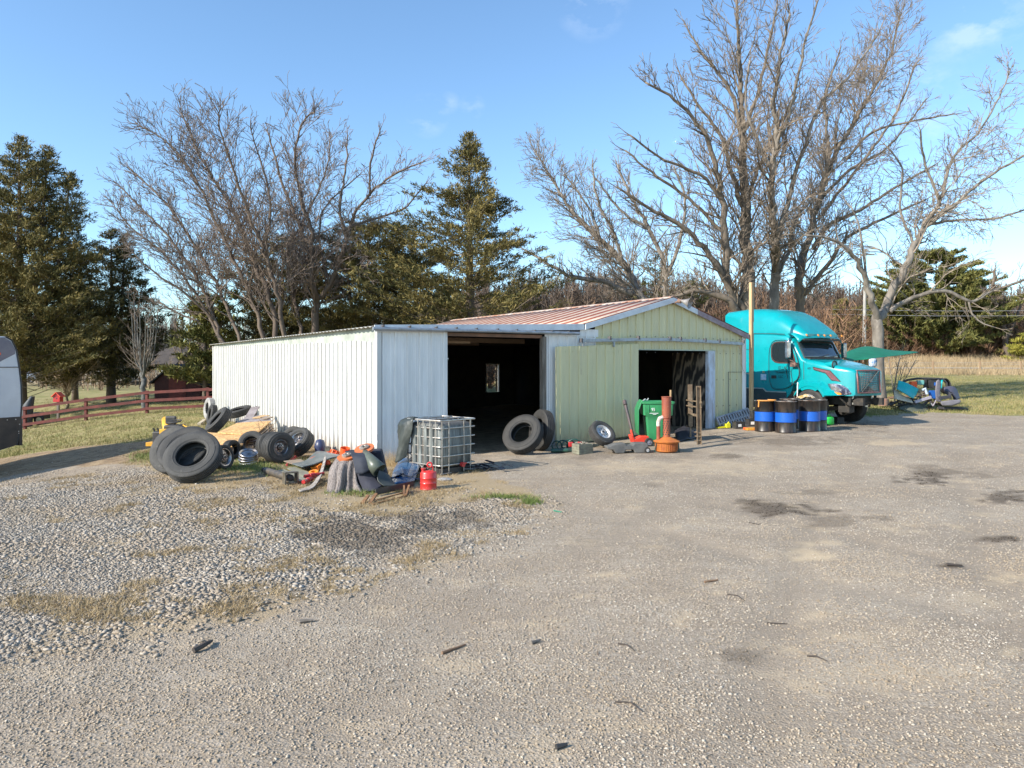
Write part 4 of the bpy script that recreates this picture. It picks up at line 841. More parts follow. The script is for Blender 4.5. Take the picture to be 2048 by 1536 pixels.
tyre("leftmost large truck tyre standing behind the front one", 349, 14.55, (-.20, -.88, .42), .49, .26, m_=rub_d, group=G1)
tyre("black tyre tilted on edge between the mower and the white wall", 437, 20.6, (-.62, -.45, .64), .42, .27, lift=.18, m_=rub_d)
tyre("black tyre lying flat behind the grey boards against the white wall", 478, 24.2, (-.2, -.2, .95), .42, .24, lift=.35)
tyre("faded grey tyre standing at the back corner of the white shed", 419, 27.5, (-.75, -.62, .1), .40, .24, m_=mat("faded_grey_rubber", (.24, .23, .22), (.34, .33, .31), sc=4, rough=.9), lift=.12)
tyre("lower dark tyre below the faded grey one at the shed corner", 424, 26.2, (-.8, -.55, .2), .36, .22)
tyre("small car tyre leaning open side out below the chipboard", 503, 17.0, (.12, -.88, .46), .30, .18, m_=rub_d)
tyre("wide balloon wheel facing left with a bright rim", 556, 15.95, (.72, -.69, .06), .345, .36, rim=.165, m_=rub_d)
tyre("wide tyre lying hidden behind the balloon wheel", 540, 16.6, (.55, -.8, .2), .30, .30, m_=rub_d)
tyre("tilted wheel with a chrome rim against the white wall", 598, 16.7, (-.42, -.62, .66), .345, .30, rim=.20, m_=rub_d, lift=.03)
tyre("small dark wheel behind the tilted chrome wheel", 588, 17.6, (-.3, -.92, .2), .31, .2, rim=.16, rimc=mat("dark_rim", (.12, .12, .15), rough=.4, metal=.6), lift=.03)
tyre("narrow tyre standing on edge beside the chrome hubcaps", 463, 16.6, (.9, -.4, .1), .22, .2)
tyre("small wheel with a chrome edge behind the front truck tyre", 446, 15.1, (.93, -.33, .15), .26, .16, rim=.18)
tyre("big truck tyre leaning at the doorway with its opening to the left", 1046, 17.25, (-.42, -.70, .58), .50, .26)
tyre("big truck tyre standing against the doorway post behind another", 1083, 17.75, (-.90, -.42, .16), .50, .25)
tyre("wheel with a silver steel rim leaning under the blue nozzle", 1204, 18.1, (.42, -.62, .66), .345, .22, rim=.20, rimc=silver, m_=rub_d, lift=.02)
# chrome hubcaps / rims stack
for i, (dz, r_, lab) in enumerate(((0.06, .2, "lowest grey rim of the small rim stack"), (.125, .21, "middle rim of the small rim stack"), (.18, .205, "third rim of the small rim stack"), (.235, .20, "shiny chrome hubcap topmost of the small rim stack"))):
    p = up(GP(497, 928), dz); b_ = MB(); b_.lathe([(0, .03), (r_ * .3, .035), (r_ * .5, .01), (r_ * .8, -.005), (r_ * .95, .02), (r_, .01), (r_, -.02), (r_ * .9, -.03), (r_ * .4, -.02), (0, -.02)], 28, fm((0, 0, 0), basis((.1 * i - .12, -.25 - .04 * i, 1))))
    holes(b_, r_ * .68, .0, r_ * .12, 6, fm((0, 0, 0), basis((.1 * i - .12, -.25 - .04 * i, 1))))
    o = b_.build("hubcap", chrome if i != 0 else silver, smooth=40); o.location = p; tag(o, lab, "hubcap", "rims stacked by the chipboard")
# chipboard sheets, boards
def osb():
    m, nt, b = nodes("chipboard"); v = coords(nt, 'Object'); vo = nt.nodes.new("ShaderNodeTexVoronoi"); vo.inputs['Scale'].default_value = 22; nt.links.new(coords(nt, 'Object', (1, 2.2, 1)), vo.inputs['Vector'])
    s = nt.nodes.new("ShaderNodeSeparateColor"); nt.links.new(vo.outputs['Color'], s.inputs[0])
    col = ramp(nt, s.outputs[0], [(0, (.30, .15, .05)), (.4, (.58, .33, .12)), (1, (.78, .53, .24))]); col = mix(nt, ramp(nt, noise(nt, v, 2, 6), [(.45, 0.0), (.7, .6)]), col, (.36, .22, .12))
    nt.links.new(col, b.inputs['Base Color']); b.inputs['Roughness'].default_value = .8; return m
def plate(name, label, cat, pts, m_, th=.02, group=None, dz=0):      # pts: (px,py,Z)
    P_ = [W(*p) + Vector((0, 0, dz)) for p in pts]; c = sum(P_, Vector()) / len(P_); n = (P_[1] - P_[0]).cross(P_[-1] - P_[0]).normalized()
    if n.z < 0: n = -n
    b_ = MB(); k = len(P_); vs = [p - c for p in P_] + [p - c - n * th for p in P_]; b_.add(vs, [tuple(range(k)), tuple(range(2 * k - 1, k - 1, -1))] + [(i, i + k, (i + 1) % k + k, (i + 1) % k) for i in range(k)])
    o = b_.build(name, m_); o.location = c; return tag(o, label, cat, group)
osbm = osb(); bw = mat("weathered_board", (.34, .27, .20), (.22, .17, .13), sc=3, cov=.5, rough=.85); gwb = mat("grey_board", (.30, .27, .27), (.20, .17, .17), sc=3, rough=.8)
plate("chipboard_sheet", "lower yellow chipboard sheet with a broken corner", "chipboard", [(410, 864, 18.8), (437, 893, 17.0), (483, 890, 16.7), (502, 871, 18.0)], osbm, .03)
plate("chipboard_sheet", "upper yellow chipboard sheet lying on the pile of boards", "chipboard", [(436, 866, 18.4), (509, 871, 17.9), (542, 843, 19.8), (474, 847, 20.4)], osbm, .03, dz=.02)
plate("plywood_sheet", "reddish grey sheet just behind the upper chipboard", "board", [(470, 846, 20.6), (544, 840, 20.0), (530, 829, 21.6), (492, 834, 22)], gwb, .03)
for i in range(5):
    d = .055 * (i + 1); plate("stacked_board", ["first board edge under the upper chipboard", "second board edge down the pile", "third board edge down the pile, slightly splayed", "fourth board edge down the pile", "lowest board edge of the pile near the car tyre"][i], "board",
          [(500 - i * 2, 873 + 1, 18.0), (512 + i * 2, 871, 17.9), (546 + i * 1.5, 843, 19.7), (530, 843, 19.9)], [bw, gwb][i % 2], .022, "boards under the chipboard", dz=-d)
plate("support_board", "brown underside board carrying the chipboard pile", "board", [(425, 872, 18.6), (455, 893, 17.2), (500, 884, 17.4), (525, 862, 19), (470, 855, 20)], bw, .05, dz=-.16)
def plank(label, a, b, w, t, m_, name="plank", cat="plank", group=None, hint=(0, 0, 1)):
    a = Vector(a); b = Vector(b); c = (a + b) / 2; mb_ = MB(); mb_.bar(a - c, b - c, w, t, hint); o = mb_.build(name, m_, bevel=.004); o.location = c; return tag(o, label, cat, group)
plank("wide grey plank propped against the white wall", W(494, 842, 21.4), W(511, 814, 22.2), .26, .03, gwb, hint=(0, 1, 0))
plank("short dark plank standing beside the grey propped plank", W(512, 843, 21.6), W(512.5, 815, 22.3), .06, .12, wood_old)
plank("yellow offcut lying on top of the board pile", W(512, 836, 20.8), W(532, 831, 21.4), .22, .03, mat("pale_offcut", (.5, .33, .16), rough=.8))
plank("pale offcut beside the yellow one on the board pile", W(528, 838, 20.2), W(541, 834, 20.6), .18, .03, bw)
b_ = MB(); c0 = W(533, 862, 18.6); rr = random.Random(3)
for i in range(34):
    p = Vector((rr.uniform(-.28, .25), rr.uniform(-.3, .3), rr.uniform(-.32, .22))); b_.tube([p, p + Vector((rr.uniform(-.15, .15), rr.uniform(-.1, .1), rr.uniform(-.2, .2)))], .006, 4)
o = b_.build("brush_heap", mat("dry_twig", (.24, .16, .09), (.42, .3, .18), sc=9, rough=.9)); o.location = c0; tag(o, "tangle of dry twigs and splinters at the end of the board pile", "brushwood")
# riding mower
c = GP(349, 884); mw = thing("riding_mower", "yellow riding mower with black steering wheel behind the big tyres", "mower", W(346, 880, 19.2) * 1, 0)
mw.location = (W(346, 870, 19.2).x, 19.2, g(W(346, 870, 19.2).x, 19.2)); mz = mw.location
yel = mat("mower_yellow", (.75, .40, .03), (.6, .3, .03), rough=.4)
loc = lambda px, py, Z: W(px, py, Z) - mz
b_ = MB(); b_.loft([[loc(326, 853, 19.3), loc(352, 853, 19.3), loc(352, 868, 19.2), loc(326, 870, 19.2)], [loc(323, 838, 19.5), loc(354, 836, 19.5), loc(354, 852, 19.4), loc(324, 852, 19.4)], [loc(326, 833, 19.7), loc(352, 831, 19.7), loc(354, 838, 19.6), loc(323, 840, 19.6)]]); b_.build("seat_back", yel, mw, smooth=60, bevel=.03)
b_ = MB(); b_.box(loc(342, 840, 19.35), (.30, .08, .22)); b_.build("seat_pad", blk, mw, bevel=.04)
b_ = MB(); cc = loc(348, 843, 18.9); b_.tube([cc + Vector((.19 * math.cos(a), .10 * math.sin(a), .03 * math.sin(a) + .02 * math.cos(a))) for a in np.linspace(0, 6.28, 21)[:-1]], .014, 8, closed=True); b_.tube([cc, cc + Vector((.02, .05, -.3))], .02, 6); b_.bar(cc - Vector((.18, 0, 0)), cc + Vector((.18, 0, 0)), .025); b_.build("steering_wheel", blk, mw, smooth=60)
b_ = MB(); b_.box(loc(350, 854, 18.9), (.42, .4, .12)); b_.box((0, -.1, .32), (.62, .8, .35)); b_.build("dashboard", blk, mw, bevel=.03)
b_ = MB(); b_.box((.2, -.4, .42), (.45, .6, .3)); b_.tube([loc(366, 850, 18.8), loc(384, 860, 18.6)], .02, 6); b_.box((0, -.1, .16), (1.0, .7, .1)); b_.build("hood", yel, mw, bevel=.05)
b_ = MB()
for px in (307, 315): b_.tube([loc(px + 3, 866, 18.9), loc(px, 856, 18.9)], [.016, .026], 8)
b_.tube([loc(310, 866, 18.9), loc(310, 876, 18.9)], .05, 6); b_.build("lever", blk, mw)
for sx in (-.25, .42):
    wheel_into(mw, (sx, .35, .24), (1 if sx > 0 else -1, 0, 0), .24, .2, rimc=yel); wheel_into(mw, (sx * .6 + .15, -.7, .18), (1 if sx > 0 else -1, 0, 0), .18, .14, rimc=yel)
# pale log on the lawn
p0 = GP(398, 852); p1 = GP(410, 843); plank("pale fallen log lying on the lawn by the shed corner", up(p0, .05), up(p1, .05), .12, .1, mat("pale_log", (.5, .42, .3), rough=.9), "log", "log")
# driveshaft, flat plates, blade, shocks
c = GP(560, 962); ds = thing("drive_shaft", "dark drive shaft with a square yoke lying on the dry grass", "drive shaft", c)
a = up(GP(532, 950), .09) - c; b2 = up(GP(578, 968), .12) - c
b_ = MB(); b_.tube([a, b2], .062, 16); b_.build("tube", mat("dull_dark_steel", (.09, .085, .08), (.16, .13, .10), sc=6, rough=.5, metal=.4), ds, smooth=60)
e = (b2 - a).normalized(); b_ = MB(); b_.tube([a - e * .12, a], .035, 10); b_.lathe([(0, -.02), (.05, -.02), (.05, .02), (0, .02)], 12, fm(a - e * .13, basis(e))); b_.build("spline_end", blk, ds)
Rm = basis(e, (0, 0, 1)); b_ = MB()
for dx, dy in ((-.11, 0), (.11, 0)): b_.box((0, 0, 0), (.03, .22, .16), fm(b2 + e * .08 + Rm @ Vector((dx, dy, 0)), Rm))
for dy in (-.1, .1): b_.box((0, 0, 0), (.22, .03, .16), fm(b2 + e * .08 + Rm @ Vector((0, dy, 0)), Rm))
b_.build("yoke", mat("pale_oily_steel", (.25, .22, .17), (.1, .08, .06), sc=7, rough=.4, metal=.5), ds, bevel=.006); b_ = MB(); b_.lathe([(0, 0), (.06, .0), (.06, .04), (.03, .05), (0, .05)], 12, fm(b2 + e * .06, basis(e))); b_.build("joint", blk, ds)
ol = mat("olive_plate", (.27, .27, .20), (.20, .18, .13), sc=3, rough=.6)
def gplate(name, label, cat, pts, m_, th=.015, h=.03, group=None):      # pts (px,py[,dz])
    P_ = [up(GP(p[0], p[1]), h + (p[2] if len(p) > 2 else 0)) for p in pts]; c = sum(P_, Vector()) / len(P_); k = len(P_)
    b_ = MB(); b_.add([p - c for p in P_] + [p - c - Vector((0, 0, th)) for p in P_], [tuple(range(k)), tuple(range(2 * k - 1, k - 1, -1))] + [(i, i + k, (i + 1) % k + k, (i + 1) % k) for i in range(k)]); o = b_.build(name, m_); o.location = c; return tag(o, label, cat, group)
gplate("metal_plate", "long olive metal plate beside the drive shaft", "metal plate", [(552, 946), (568, 943), (614, 962), (600, 968)], ol, h=.05)
gplate("metal_plate", "shorter olive metal plate nearer the orange plastic", "metal plate", [(574, 942), (590, 939), (628, 955), (612, 962)], ol, h=.06)
gplate("flat_board", "thin brown board under the olive plates", "board", [(567, 928), (600, 924), (628, 938), (612, 944)], bw, h=.07)
# curved dark panel
b_ = MB(); pts = [W(584, 928, 14.9), W(612, 921, 15.2), W(634, 903, 15.8), W(658, 906, 16.0)]; ptb = [W(604, 934, 14.3), W(630, 928, 14.5), W(664, 916, 14.9), W(688, 912, 15.2)]
b_.grid(lambda u, v: tuple((lambda q: q)(cat4(pts, u).lerp(cat4(ptb, u), v) - W(630, 915, 15))), 12, 4) if False else None
def cat4(p, u):
    u *= len(p) - 1; i = min(int(u), len(p) - 2); f = u - i; q0, q1, q2, q3 = p[max(i - 1, 0)], p[i], p[i + 1], p[min(i + 2, len(p) - 1)]
    return .5 * ((2 * q1) + (q2 - q0) * f + (2 * q0 - 5 * q1 + 4 * q2 - q3) * f * f + (3 * q1 - 3 * q2 + q3 - q0) * f ** 3)
def sheet(name, label, cat, rows, m_, nu=14, nv=10, solid=.01, wob=0, group=None, seed=0, smooth=170):
    """surface through rows of world points (each row a list), thickened"""
    c = sum([p for r_ in rows for p in r_], Vector()) / sum(len(r_) for r_ in rows); rg = random.Random(seed)
    def fn(u, v):
        col = [cat4(r_, u) for r_ in rows]; p = cat4(col, v) - c
        if wob: p += Vector((rg.uniform(-wob, wob), rg.uniform(-wob, wob), rg.uniform(-wob, wob)))
        return tuple(p)
    b_ = MB(); b_.grid(fn, nu, nv); o = b_.build(name, m_, smooth=smooth, solid=solid); o.location = c; return tag(o, label, cat, group)
sheet("fender_sheet", "dark grey curved fender panel lying by the white wall", "panel", [pts, ptb], mat("dark_grey_panel", (.10, .115, .11), (.16, .17, .16), sc=3, rough=.4), solid=.02)
orange = mat("orange_plastic", (.85, .13, .02), (.7, .08, .02), sc=6, rough=.4); yor = mat("yellow_orange_plastic", (.85, .3, .03), (.8, .2, .02), sc=6, rough=.4)
redp = mat("red_paint", (.55, .03, .03), (.4, .03, .03), sc=6, rough=.35, coat=.3)
def chunk(label, px, py, h, r_, m_, seed, tall=.09, g_="orange plastic wheel chocks in a heap"):
    rg = random.Random(seed); p = up(GP(px, py), h); b_ = MB(); Rm = Euler((rg.uniform(-.4, .4), rg.uniform(-.4, .4), rg.uniform(0, 3))).to_matrix()
    M = fm((0, 0, 0), Rm); b_.lathe([(r_ * .55, -tall / 2), (r_, -tall / 2), (r_, -tall * .2), (r_ * .85, -tall * .1), (r_ * .85, tall * .15), (r_, tall * .25), (r_, tall / 2), (r_ * .55, tall / 2)], 14, M, closed=True)
    for a in range(6): b_.box((0, 0, 0), (r_ * .4, .025, tall * .8), M @ Matrix.Rotation(a, 4, 'Z') @ Matrix.Translation((r_ * .95, 0, 0)))
    o = b_.build("plastic_hub", m_, bevel=.006); o.location = p; tag(o, label, "plastic hub", g_)
gq = "orange plastic hubs heaped by the fuzzy blanket"
chunk("orange plastic hub leftmost in the heap", 625, 932, .14, .10, orange, 1, g_=gq); chunk("orange plastic hub in the middle of the heap", 643, 929, .17, .11, orange, 2, g_=gq); chunk("orange plastic hub at the back of the heap", 655, 922, .16, .10, orange, 3, g_=gq)
chunk("yellowish plastic hub lowest in the heap", 634, 943, .09, .11, yor, 4, g_=gq); chunk("orange plastic hub right beside the blanket", 651, 938, .13, .09, orange, 5, g_=gq); chunk("orange plastic hub furthest right towards the discs", 669, 922, .2, .09, orange, 6, g_=gq)
chunk("yellow plastic hub lying nearest the red shock absorber", 628, 952, .05, .09, yor, 7, g_=gq)
b_ = MB(); Mx = fm((0, 0, 0), Euler((.2, .15, 0)).to_matrix()); b_.lathe([(.095, -.07), (.10, -.07), (.105, .07), (.095, .07), (.085, -.06)], 20, Mx, closed=True); o = b_.build("orange_cup", orange, smooth=40); o.location = W(690, 902, 15.4); tag(o, "open orange cup perched behind the dark panel at the white wall", "cup")
b_ = MB(); b_.lathe([(0, -.04), (.16, -.04), (.17, .0), (.12, .045), (0, .05)], 20, Mx); o = b_.build("orange_dish", orange, smooth=40); o.location = W(703, 908, 15.3); tag(o, "flat orange lid lying beside the orange cup", "lid")
def shock(label, a, b2, r_, m_, grp=None):
    c = (a + b2) / 2; b_ = MB(); b_.tube([a - c, (b2 - a) * .25 + a - c, (b2 - a) * .251 + a - c, (b2 - a) * .5 + a - c, (b2 - a) * .501 + a - c, b2 - c], [r_, r_, r_ * 1.35, r_ * 1.35, r_ * .8, r_ * .8], 12); b_.tube([a - c, a - c + Vector((0, .06, .0))], r_ * 1.1, 10); o = b_.build("shock_absorber", m_, smooth=40, bevel=.003); o.location = c; tag(o, label, "shock absorber", grp)
shock("red shock absorber lying left of the fuzzy blanket", up(GP(607, 972), .07), up(GP(638, 957), .07), .035, redp)
shock("second red shock absorber partly behind the blanket corner", up(GP(610, 966), .12), up(GP(648, 960), .13), .03, redp)
shock("small red shock absorber beside the balloon wheel", up(GP(590, 920), .06), up(GP(573, 933), .03), .03, mat("faded_red", (.45, .07, .06), rough=.5))
sheet("leaf_spring", "pale curved leaf spring in the dry grass beside the blanket", "leaf spring", [[up(GP(596, 982), .02), up(GP(622, 974), .03), up(GP(640, 957), .12), up(GP(650, 940), .30)], [up(GP(600, 987), .03), up(GP(628, 979), .04), up(GP(645, 960), .13), up(GP(653, 944), .30)]], mat("pale_spring_steel", (.42, .39, .35), (.2, .16, .12), sc=8, rough=.5), solid=.02)
# draped crate: box, fuzzy rug, black mats, discs
cb = GP(708, 985); cr = thing("covered_crate", "dark crate hidden under a fuzzy blanket and black rubber", "crate", cb + Vector((0, .80, 0)), R(8))
b_ = MB(); b_.hexa([(-.42, -.3, 0), (.46, -.3, 0), (.46, .35, 0), (-.42, .35, 0)], [(-.28, -.2, .60), (.32, -.2, .62), (.32, .3, .62), (-.28, .3, .60)]); b_.build("crate_body", mat("dark_blue_cloth", (.022, .023, .034), (.036, .037, .05), sc=5, rough=.85), cr, bevel=.03)
def rugmat():
    m, nt, b = nodes("fuzzy_pale_blanket"); v = coords(nt, 'Object'); n1 = noise(nt, coords(nt, 'Object', (1, 1, .35)), 40, 6, .8); col = ramp(nt, n1, [(.3, (.09, .075, .075)), (.5, (.27, .235, .22)), (.75, (.46, .41, .38))])
    nt.links.new(col, b.inputs['Base Color']); b.inputs['Roughness'].default_value = 1; b.inputs['Specular IOR Level'].default_value = .1; bump(nt, b, n1, 1, .03); return m
Zr = cb.y + .02
def P3(px, py, dy=0): return W(px, py, Zr + dy)
rug_rows = [[P3(672, 916, .42), P3(684, 917, .30), P3(700, 921, .28), P3(712, 918, .32)], [P3(668, 922, .33), P3(682, 923, .22), P3(700, 925, .2), P3(712, 923, .24)], [P3(657, 942, .28), P3(677, 943, .10), P3(697, 944, .15), P3(713, 946, .15)], [P3(654, 965, .22), P3(676, 968, .02), P3(696, 968, .12), P3(716, 966, .05)], [P3(653, 989, .1), P3(668, 994, -.08), P3(694, 990, .02), P3(728, 985, -.02)]]
cR = sum([p for r_ in rug_rows for p in r_], Vector()) / 20
def rugf(u, v):
    p = cat4([cat4(r_, u) for r_ in rug_rows], v) - cR; f_ = math.sin(u * 23 + v * 2) * .045 * v + math.sin(u * 51) * .015 * v; return tuple(p + Vector((math.cos(u * 23) * .01, f_, random.uniform(-.005, .005))) + Vector((0, random.uniform(-.006, .006), 0)))
b_ = MB(); b_.grid(rugf, 70, 50); o = b_.build("blanket", rugmat(), smooth=170, solid=.025); o.location = cR; tag(o, "pale fuzzy blanket draped over the crate", "blanket")
rubm = mat("black_rubber_sheet", (.03, .036, .033), (.055, .062, .055), sc=3, cov=.5, rough=.42); navy = mat("navy_cloth", (.022, .023, .036), (.036, .037, .052), sc=5, rough=.9)
sheet("rubber_mat", "black rubber mat hanging down the front of the covered crate", "rubber mat", [[P3(690, 903, .65), P3(712, 901, .6), P3(740, 899, .55)], [P3(703, 912, .25), P3(722, 912, .18), P3(741, 905, .3)], [P3(708, 928, .12), P3(724, 928, .05), P3(744, 922, .12)], [P3(712, 948, .06), P3(727, 947, .0), P3(742, 941, .05)]], mat("matt_black_cloth", (.018, .022, .035), (.03, .035, .05), sc=5, rough=.8), solid=.02)
sheet("denim_cloth", "dark grey cloth falling to the ground right of the blanket", "cloth", [[P3(712, 945, .15), P3(725, 944, .1), P3(745, 935, .15)], [P3(720, 965, .08), P3(735, 965, .0), P3(750, 955, .1)], [P3(728, 983, -.02), P3(748, 982, -.12), P3(764, 972, 0)]], navy, solid=.02, wob=.004)
b_ = MB(); b_.tube([P3(730, 905, .4) - cb, P3(738, 915, .2) - cb, P3(749, 930, .1) - cb, P3(759, 941, .05) - cb], [.05, .075, .115, .13], 20, caps=False); o = b_.build("rubber_duct", mat("olive_black_rubber", (.10, .115, .09), (.07, .08, .06), sc=4, rough=.35), smooth=60, solid=.012); o.location = cb; tag(o, "flared black rubber duct lying over the crate's right side", "duct")
sheet("rubber_strip", "stiff black rubber flap standing between the duct and the blue hood", "rubber flap", [[P3(757, 938, .1), P3(770, 945, .2), P3(778, 950, .3)], [P3(755, 960, 0), P3(772, 962, .1), P3(788, 966, .2)], [P3(768, 972, -.05), P3(780, 972, .0), P3(797, 973, .1)]], rubm, solid=.015)
rustd = mat("orange_rust_disc", (.62, .16, .04), (.42, .12, .05), sc=9, rough=.6)
def disc(label, px, py, Z, n, r_):
    t = thing("brake_disc", label, "brake disc", W(px, py, Z)); M = fm((0, 0, 0), basis(n)); b_ = MB(); b_.lathe([(r_ * .45, -.02), (r_, -.02), (r_, .02), (r_ * .45, .02)], 32, M, closed=True); b_.build("rotor", rustd, t, smooth=35)
    b_ = MB(); b_.lathe([(r_ * .48, .015), (r_ * .48, .05), (r_ * .2, .06), (r_ * .15, .05)], 24, M); holes(b_, r_ * .32, .062, .01, 5, M); b_.build("hat", mat("grey_disc_hat", (.45, .42, .38), (.2, .15, .1), sc=8, rough=.5, metal=.4), t, smooth=35)
disc("rusty orange brake disc tilted on top of the covered crate", 729, 898, Zr + .5, (-.15, -.35, .92), .175); disc("rusty orange brake disc behind the blanket's upper edge", 694, 914, Zr + .36, (-.1, -.25, .96), .17)
# rusty angle frame
c = GP(780, 1000); fr = thing("angle_iron_rack", "rusty angle-iron frame lying in front of the covered crate", "metal frame", c)
rust = mat("brown_rust", (.30, .15, .06), (.16, .08, .04), sc=9, cov=.5, rough=.8); G_ = lambda px, py, h: up(GP(px, py), h) - c
b_ = MB(); b_.bar(G_(751, 993, .07), G_(828, 975, .07), .015, .10, hint=(0, 0, 1)); b_.build("black_rail", blk, fr)
b_ = MB(); b_.bar(G_(752, 1004, .03), G_(815, 988, .04), .02, .02); b_.bar(G_(745, 1011, .02), G_(812, 994, .02), .02, .02); b_.bar(G_(812, 994, .02), G_(818, 984, .1), .03, .05); b_.bar(G_(808, 994, .02), G_(808, 984, .1), .03, .04); b_.bar(G_(740, 1009, .02), G_(752, 998, .08), .05, .03); b_.bar(G_(726, 1008, .02), G_(736, 1000, .07), .05, .03); b_.build("rusty_rails", rust, fr)
# blue hood panel, black scrap left of the tank
gl_b = mat("glossy_blue_panel", (.012, .06, .17), (.02, .10, .22), sc=3, rough=.25, coat=.4)
sheet("blue_bodywork", "glossy blue body panel on the ground left of the caged tank", "body panel", [[up(GP(797, 935), .12), up(GP(812, 932), .2), up(GP(840, 946), .15)], [up(GP(785, 955), .08), up(GP(806, 955), .15), up(GP(832, 962), .08)], [up(GP(783, 972), .02), up(GP(803, 972), .05), up(GP(826, 972), .02)]], gl_b, solid=.015)
for i, (pp_, lab) in enumerate(((((795, 925), (815, 930), (845, 942)), "grey hose arching over the blue panel, upper one"), (((797, 930), (818, 936), (846, 948)), "grey hose arching over the blue panel, lower one"))):
    c = GP(820, 940); b_ = MB(); b_.tube([up(GP(*pp_[0]), .12) - c, up(GP(*pp_[1]), .24) - c, up(GP(*pp_[2]), .12) - c], .022, 8); o = b_.build("hose", mat("grey_hose", (.25, .23, .2), rough=.6), smooth=60); o.location = c; tag(o, lab, "hose")
b_ = MB(); c = GP(815, 962); rg = random.Random(5)
for i in range(16):
    a = Vector((rg.uniform(-.35, .3), rg.uniform(-.2, .2), rg.uniform(.01, .1))); b_.bar(a, a + Vector((rg.uniform(-.25, .25), rg.uniform(-.15, .15), rg.uniform(-.04, .08))), rg.uniform(.02, .07), .012)
o = b_.build("plastic_scrap", mat("glossy_black_scrap", (.02, .025, .04), (.03, .06, .12), sc=7, rough=.25)); o.location = c; tag(o, "heap of glossy black plastic scrap under the blue panel", "scrap heap")
# straw clump by the corner
b_ = MB(); c = GP(785, 932)
for i in range(260):
    a = Vector((rg.gauss(0, .13), rg.gauss(0, .12), 0)); b_.add([a, a + Vector((.006, 0, 0)), a + Vector((rg.gauss(0, .1), rg.gauss(0, .1), rg.uniform(.1, .38)))], [(0, 1, 2)])
o = b_.build("straw_clump", mat("straw_colour", (.45, .34, .18), (.3, .2, .1), sc=9, rough=.9)); o.location = c; tag(o, "dead straw clump growing at the white shed's front corner", "dead plant")
# gas can
c = GP(857, 978); gc = thing("fuel_can", "round red metal fuel can standing on the dry grass", "fuel can", c); r_ = .142
b_ = MB(); b_.lathe([(0, 0), (r_, 0), (r_ + .004, .01), (r_, .02), (r_, .10), (r_ + .005, .11), (r_, .12), (r_, .19), (r_ + .005, .20), (r_, .21), (r_, .28), (r_ - .012, .30), (r_ * .4, .325), (0, .33)], 32); b_.build("can_body", mat("scuffed_red_can", (.62, .035, .03), (.5, .03, .025), sc=4, rough=.35, coat=.3, c3=(.28, .18, .13), cov3=.22), gc, smooth=35)
b_ = MB(); b_.lathe([(.035, 0), (.035, .05), (.045, .055), (.045, .075), (0, .08)], 14, fm((-.085, -.02, .29))); b_.build("cap", redp, gc, smooth=35)
b_ = MB(); b_.tube([(.02 + .04 * math.cos(a), 0, .42 + .04 * math.sin(a)) for a in np.linspace(0, 6.28, 13)[:-1]], .016, 8, closed=True); b_.tube([(.07, 0, .30), (.08, 0, .38), (.05, 0, .43)], .012, 6); b_.build("handle", redp, gc, smooth=60)
b_ = MB(); b_.tube([(-.04, 0, .31), (.0, 0, .37), (.04, 0, .34)], .012, 6); b_.build("latch", blk, gc)
b_ = MB(); b_.lathe([(0, 0), (.13, 0), (.135, .02), (.1, .035), (0, .04)], 20); o = b_.build("metal_dish", silver, smooth=35); o.location = GP(889, 960); tag(o, "shiny metal lid lying right of the red fuel can", "lid")
# caged tank
c = GP(881, 952); ta_ = R(48); ibc = thing("caged_tank", "dirty white plastic tank in a galvanised tube cage", "tank", c, ta_)
# local x -> away to the right, local y -> away to the left
LX, LY, HT = .95, 1.0, 1.06
def rrect(x0, y0, x1, y1, r_, n=5):
    o_ = []
    for cx_, cy_, a0 in ((x1 - r_, y1 - r_, 0), (x0 + r_, y1 - r_, math.pi / 2), (x0 + r_, y0 + r_, math.pi), (x1 - r_, y0 + r_, 1.5 * math.pi)):
        for i in range(n + 1): o_.append((cx_ + r_ * math.cos(a0 + math.pi / 2 * i / n), cy_ + r_ * math.sin(a0 + math.pi / 2 * i / n)))
    return o_
def tank_m():
    m, nt, b = nodes("grimy_tank_plastic"); v = coords(nt, 'Object'); sp_ = nt.nodes.new("ShaderNodeSeparateXYZ"); nt.links.new(v, sp_.inputs[0])
    n1 = noise(nt, coords(nt, 'Object', (7, 7, .9)), 2.5, 6, .6); col = ramp(nt, n1, [(.3, (.06, .062, .056)), (.5, (.15, .16, .15)), (.7, (.27, .29, .27))])
    n2 = noise(nt, v, 5, 6); hh = wmath2(nt, 'ADD', sp_.outputs[2], wmath2(nt, 'MULTIPLY', wmath2(nt, 'SUBTRACT', n2, .5), .35))
    col = mix(nt, ramp(nt, hh, [(.86, 0.0), (.97, .75)]), col, (.10, .09, .08)); nt.links.new(col, b.inputs['Base Color']); b.inputs['Roughness'].default_value = .5; return m
secs = [[(x, y, z) for x, y in rrect(.035 + i_, .035 + i_, LX - .035 - i_, LY - .035 - i_, .11)] for z, i_ in ((.13, .05), (.17, .0), (.55, -.01), (.92, .0), (.985, .03), (1.0, .12))]
b_ = MB(); b_.loft(secs); tank = b_.build("tank_body", tank_m(), ibc, smooth=60)
b_ = MB()
for k in range(4): b_.tube([(.032, .26 + k * .17, .2), (.028, .26 + k * .17, .93)], .055, 8)
b_.build("tank_rib", tank.data.materials[0], tank, smooth=60)
b_ = MB(); gal = mat("galvanised_tube", (.52, .50, .46), (.36, .31, .26), sc=9, rough=.35, metal=.6)
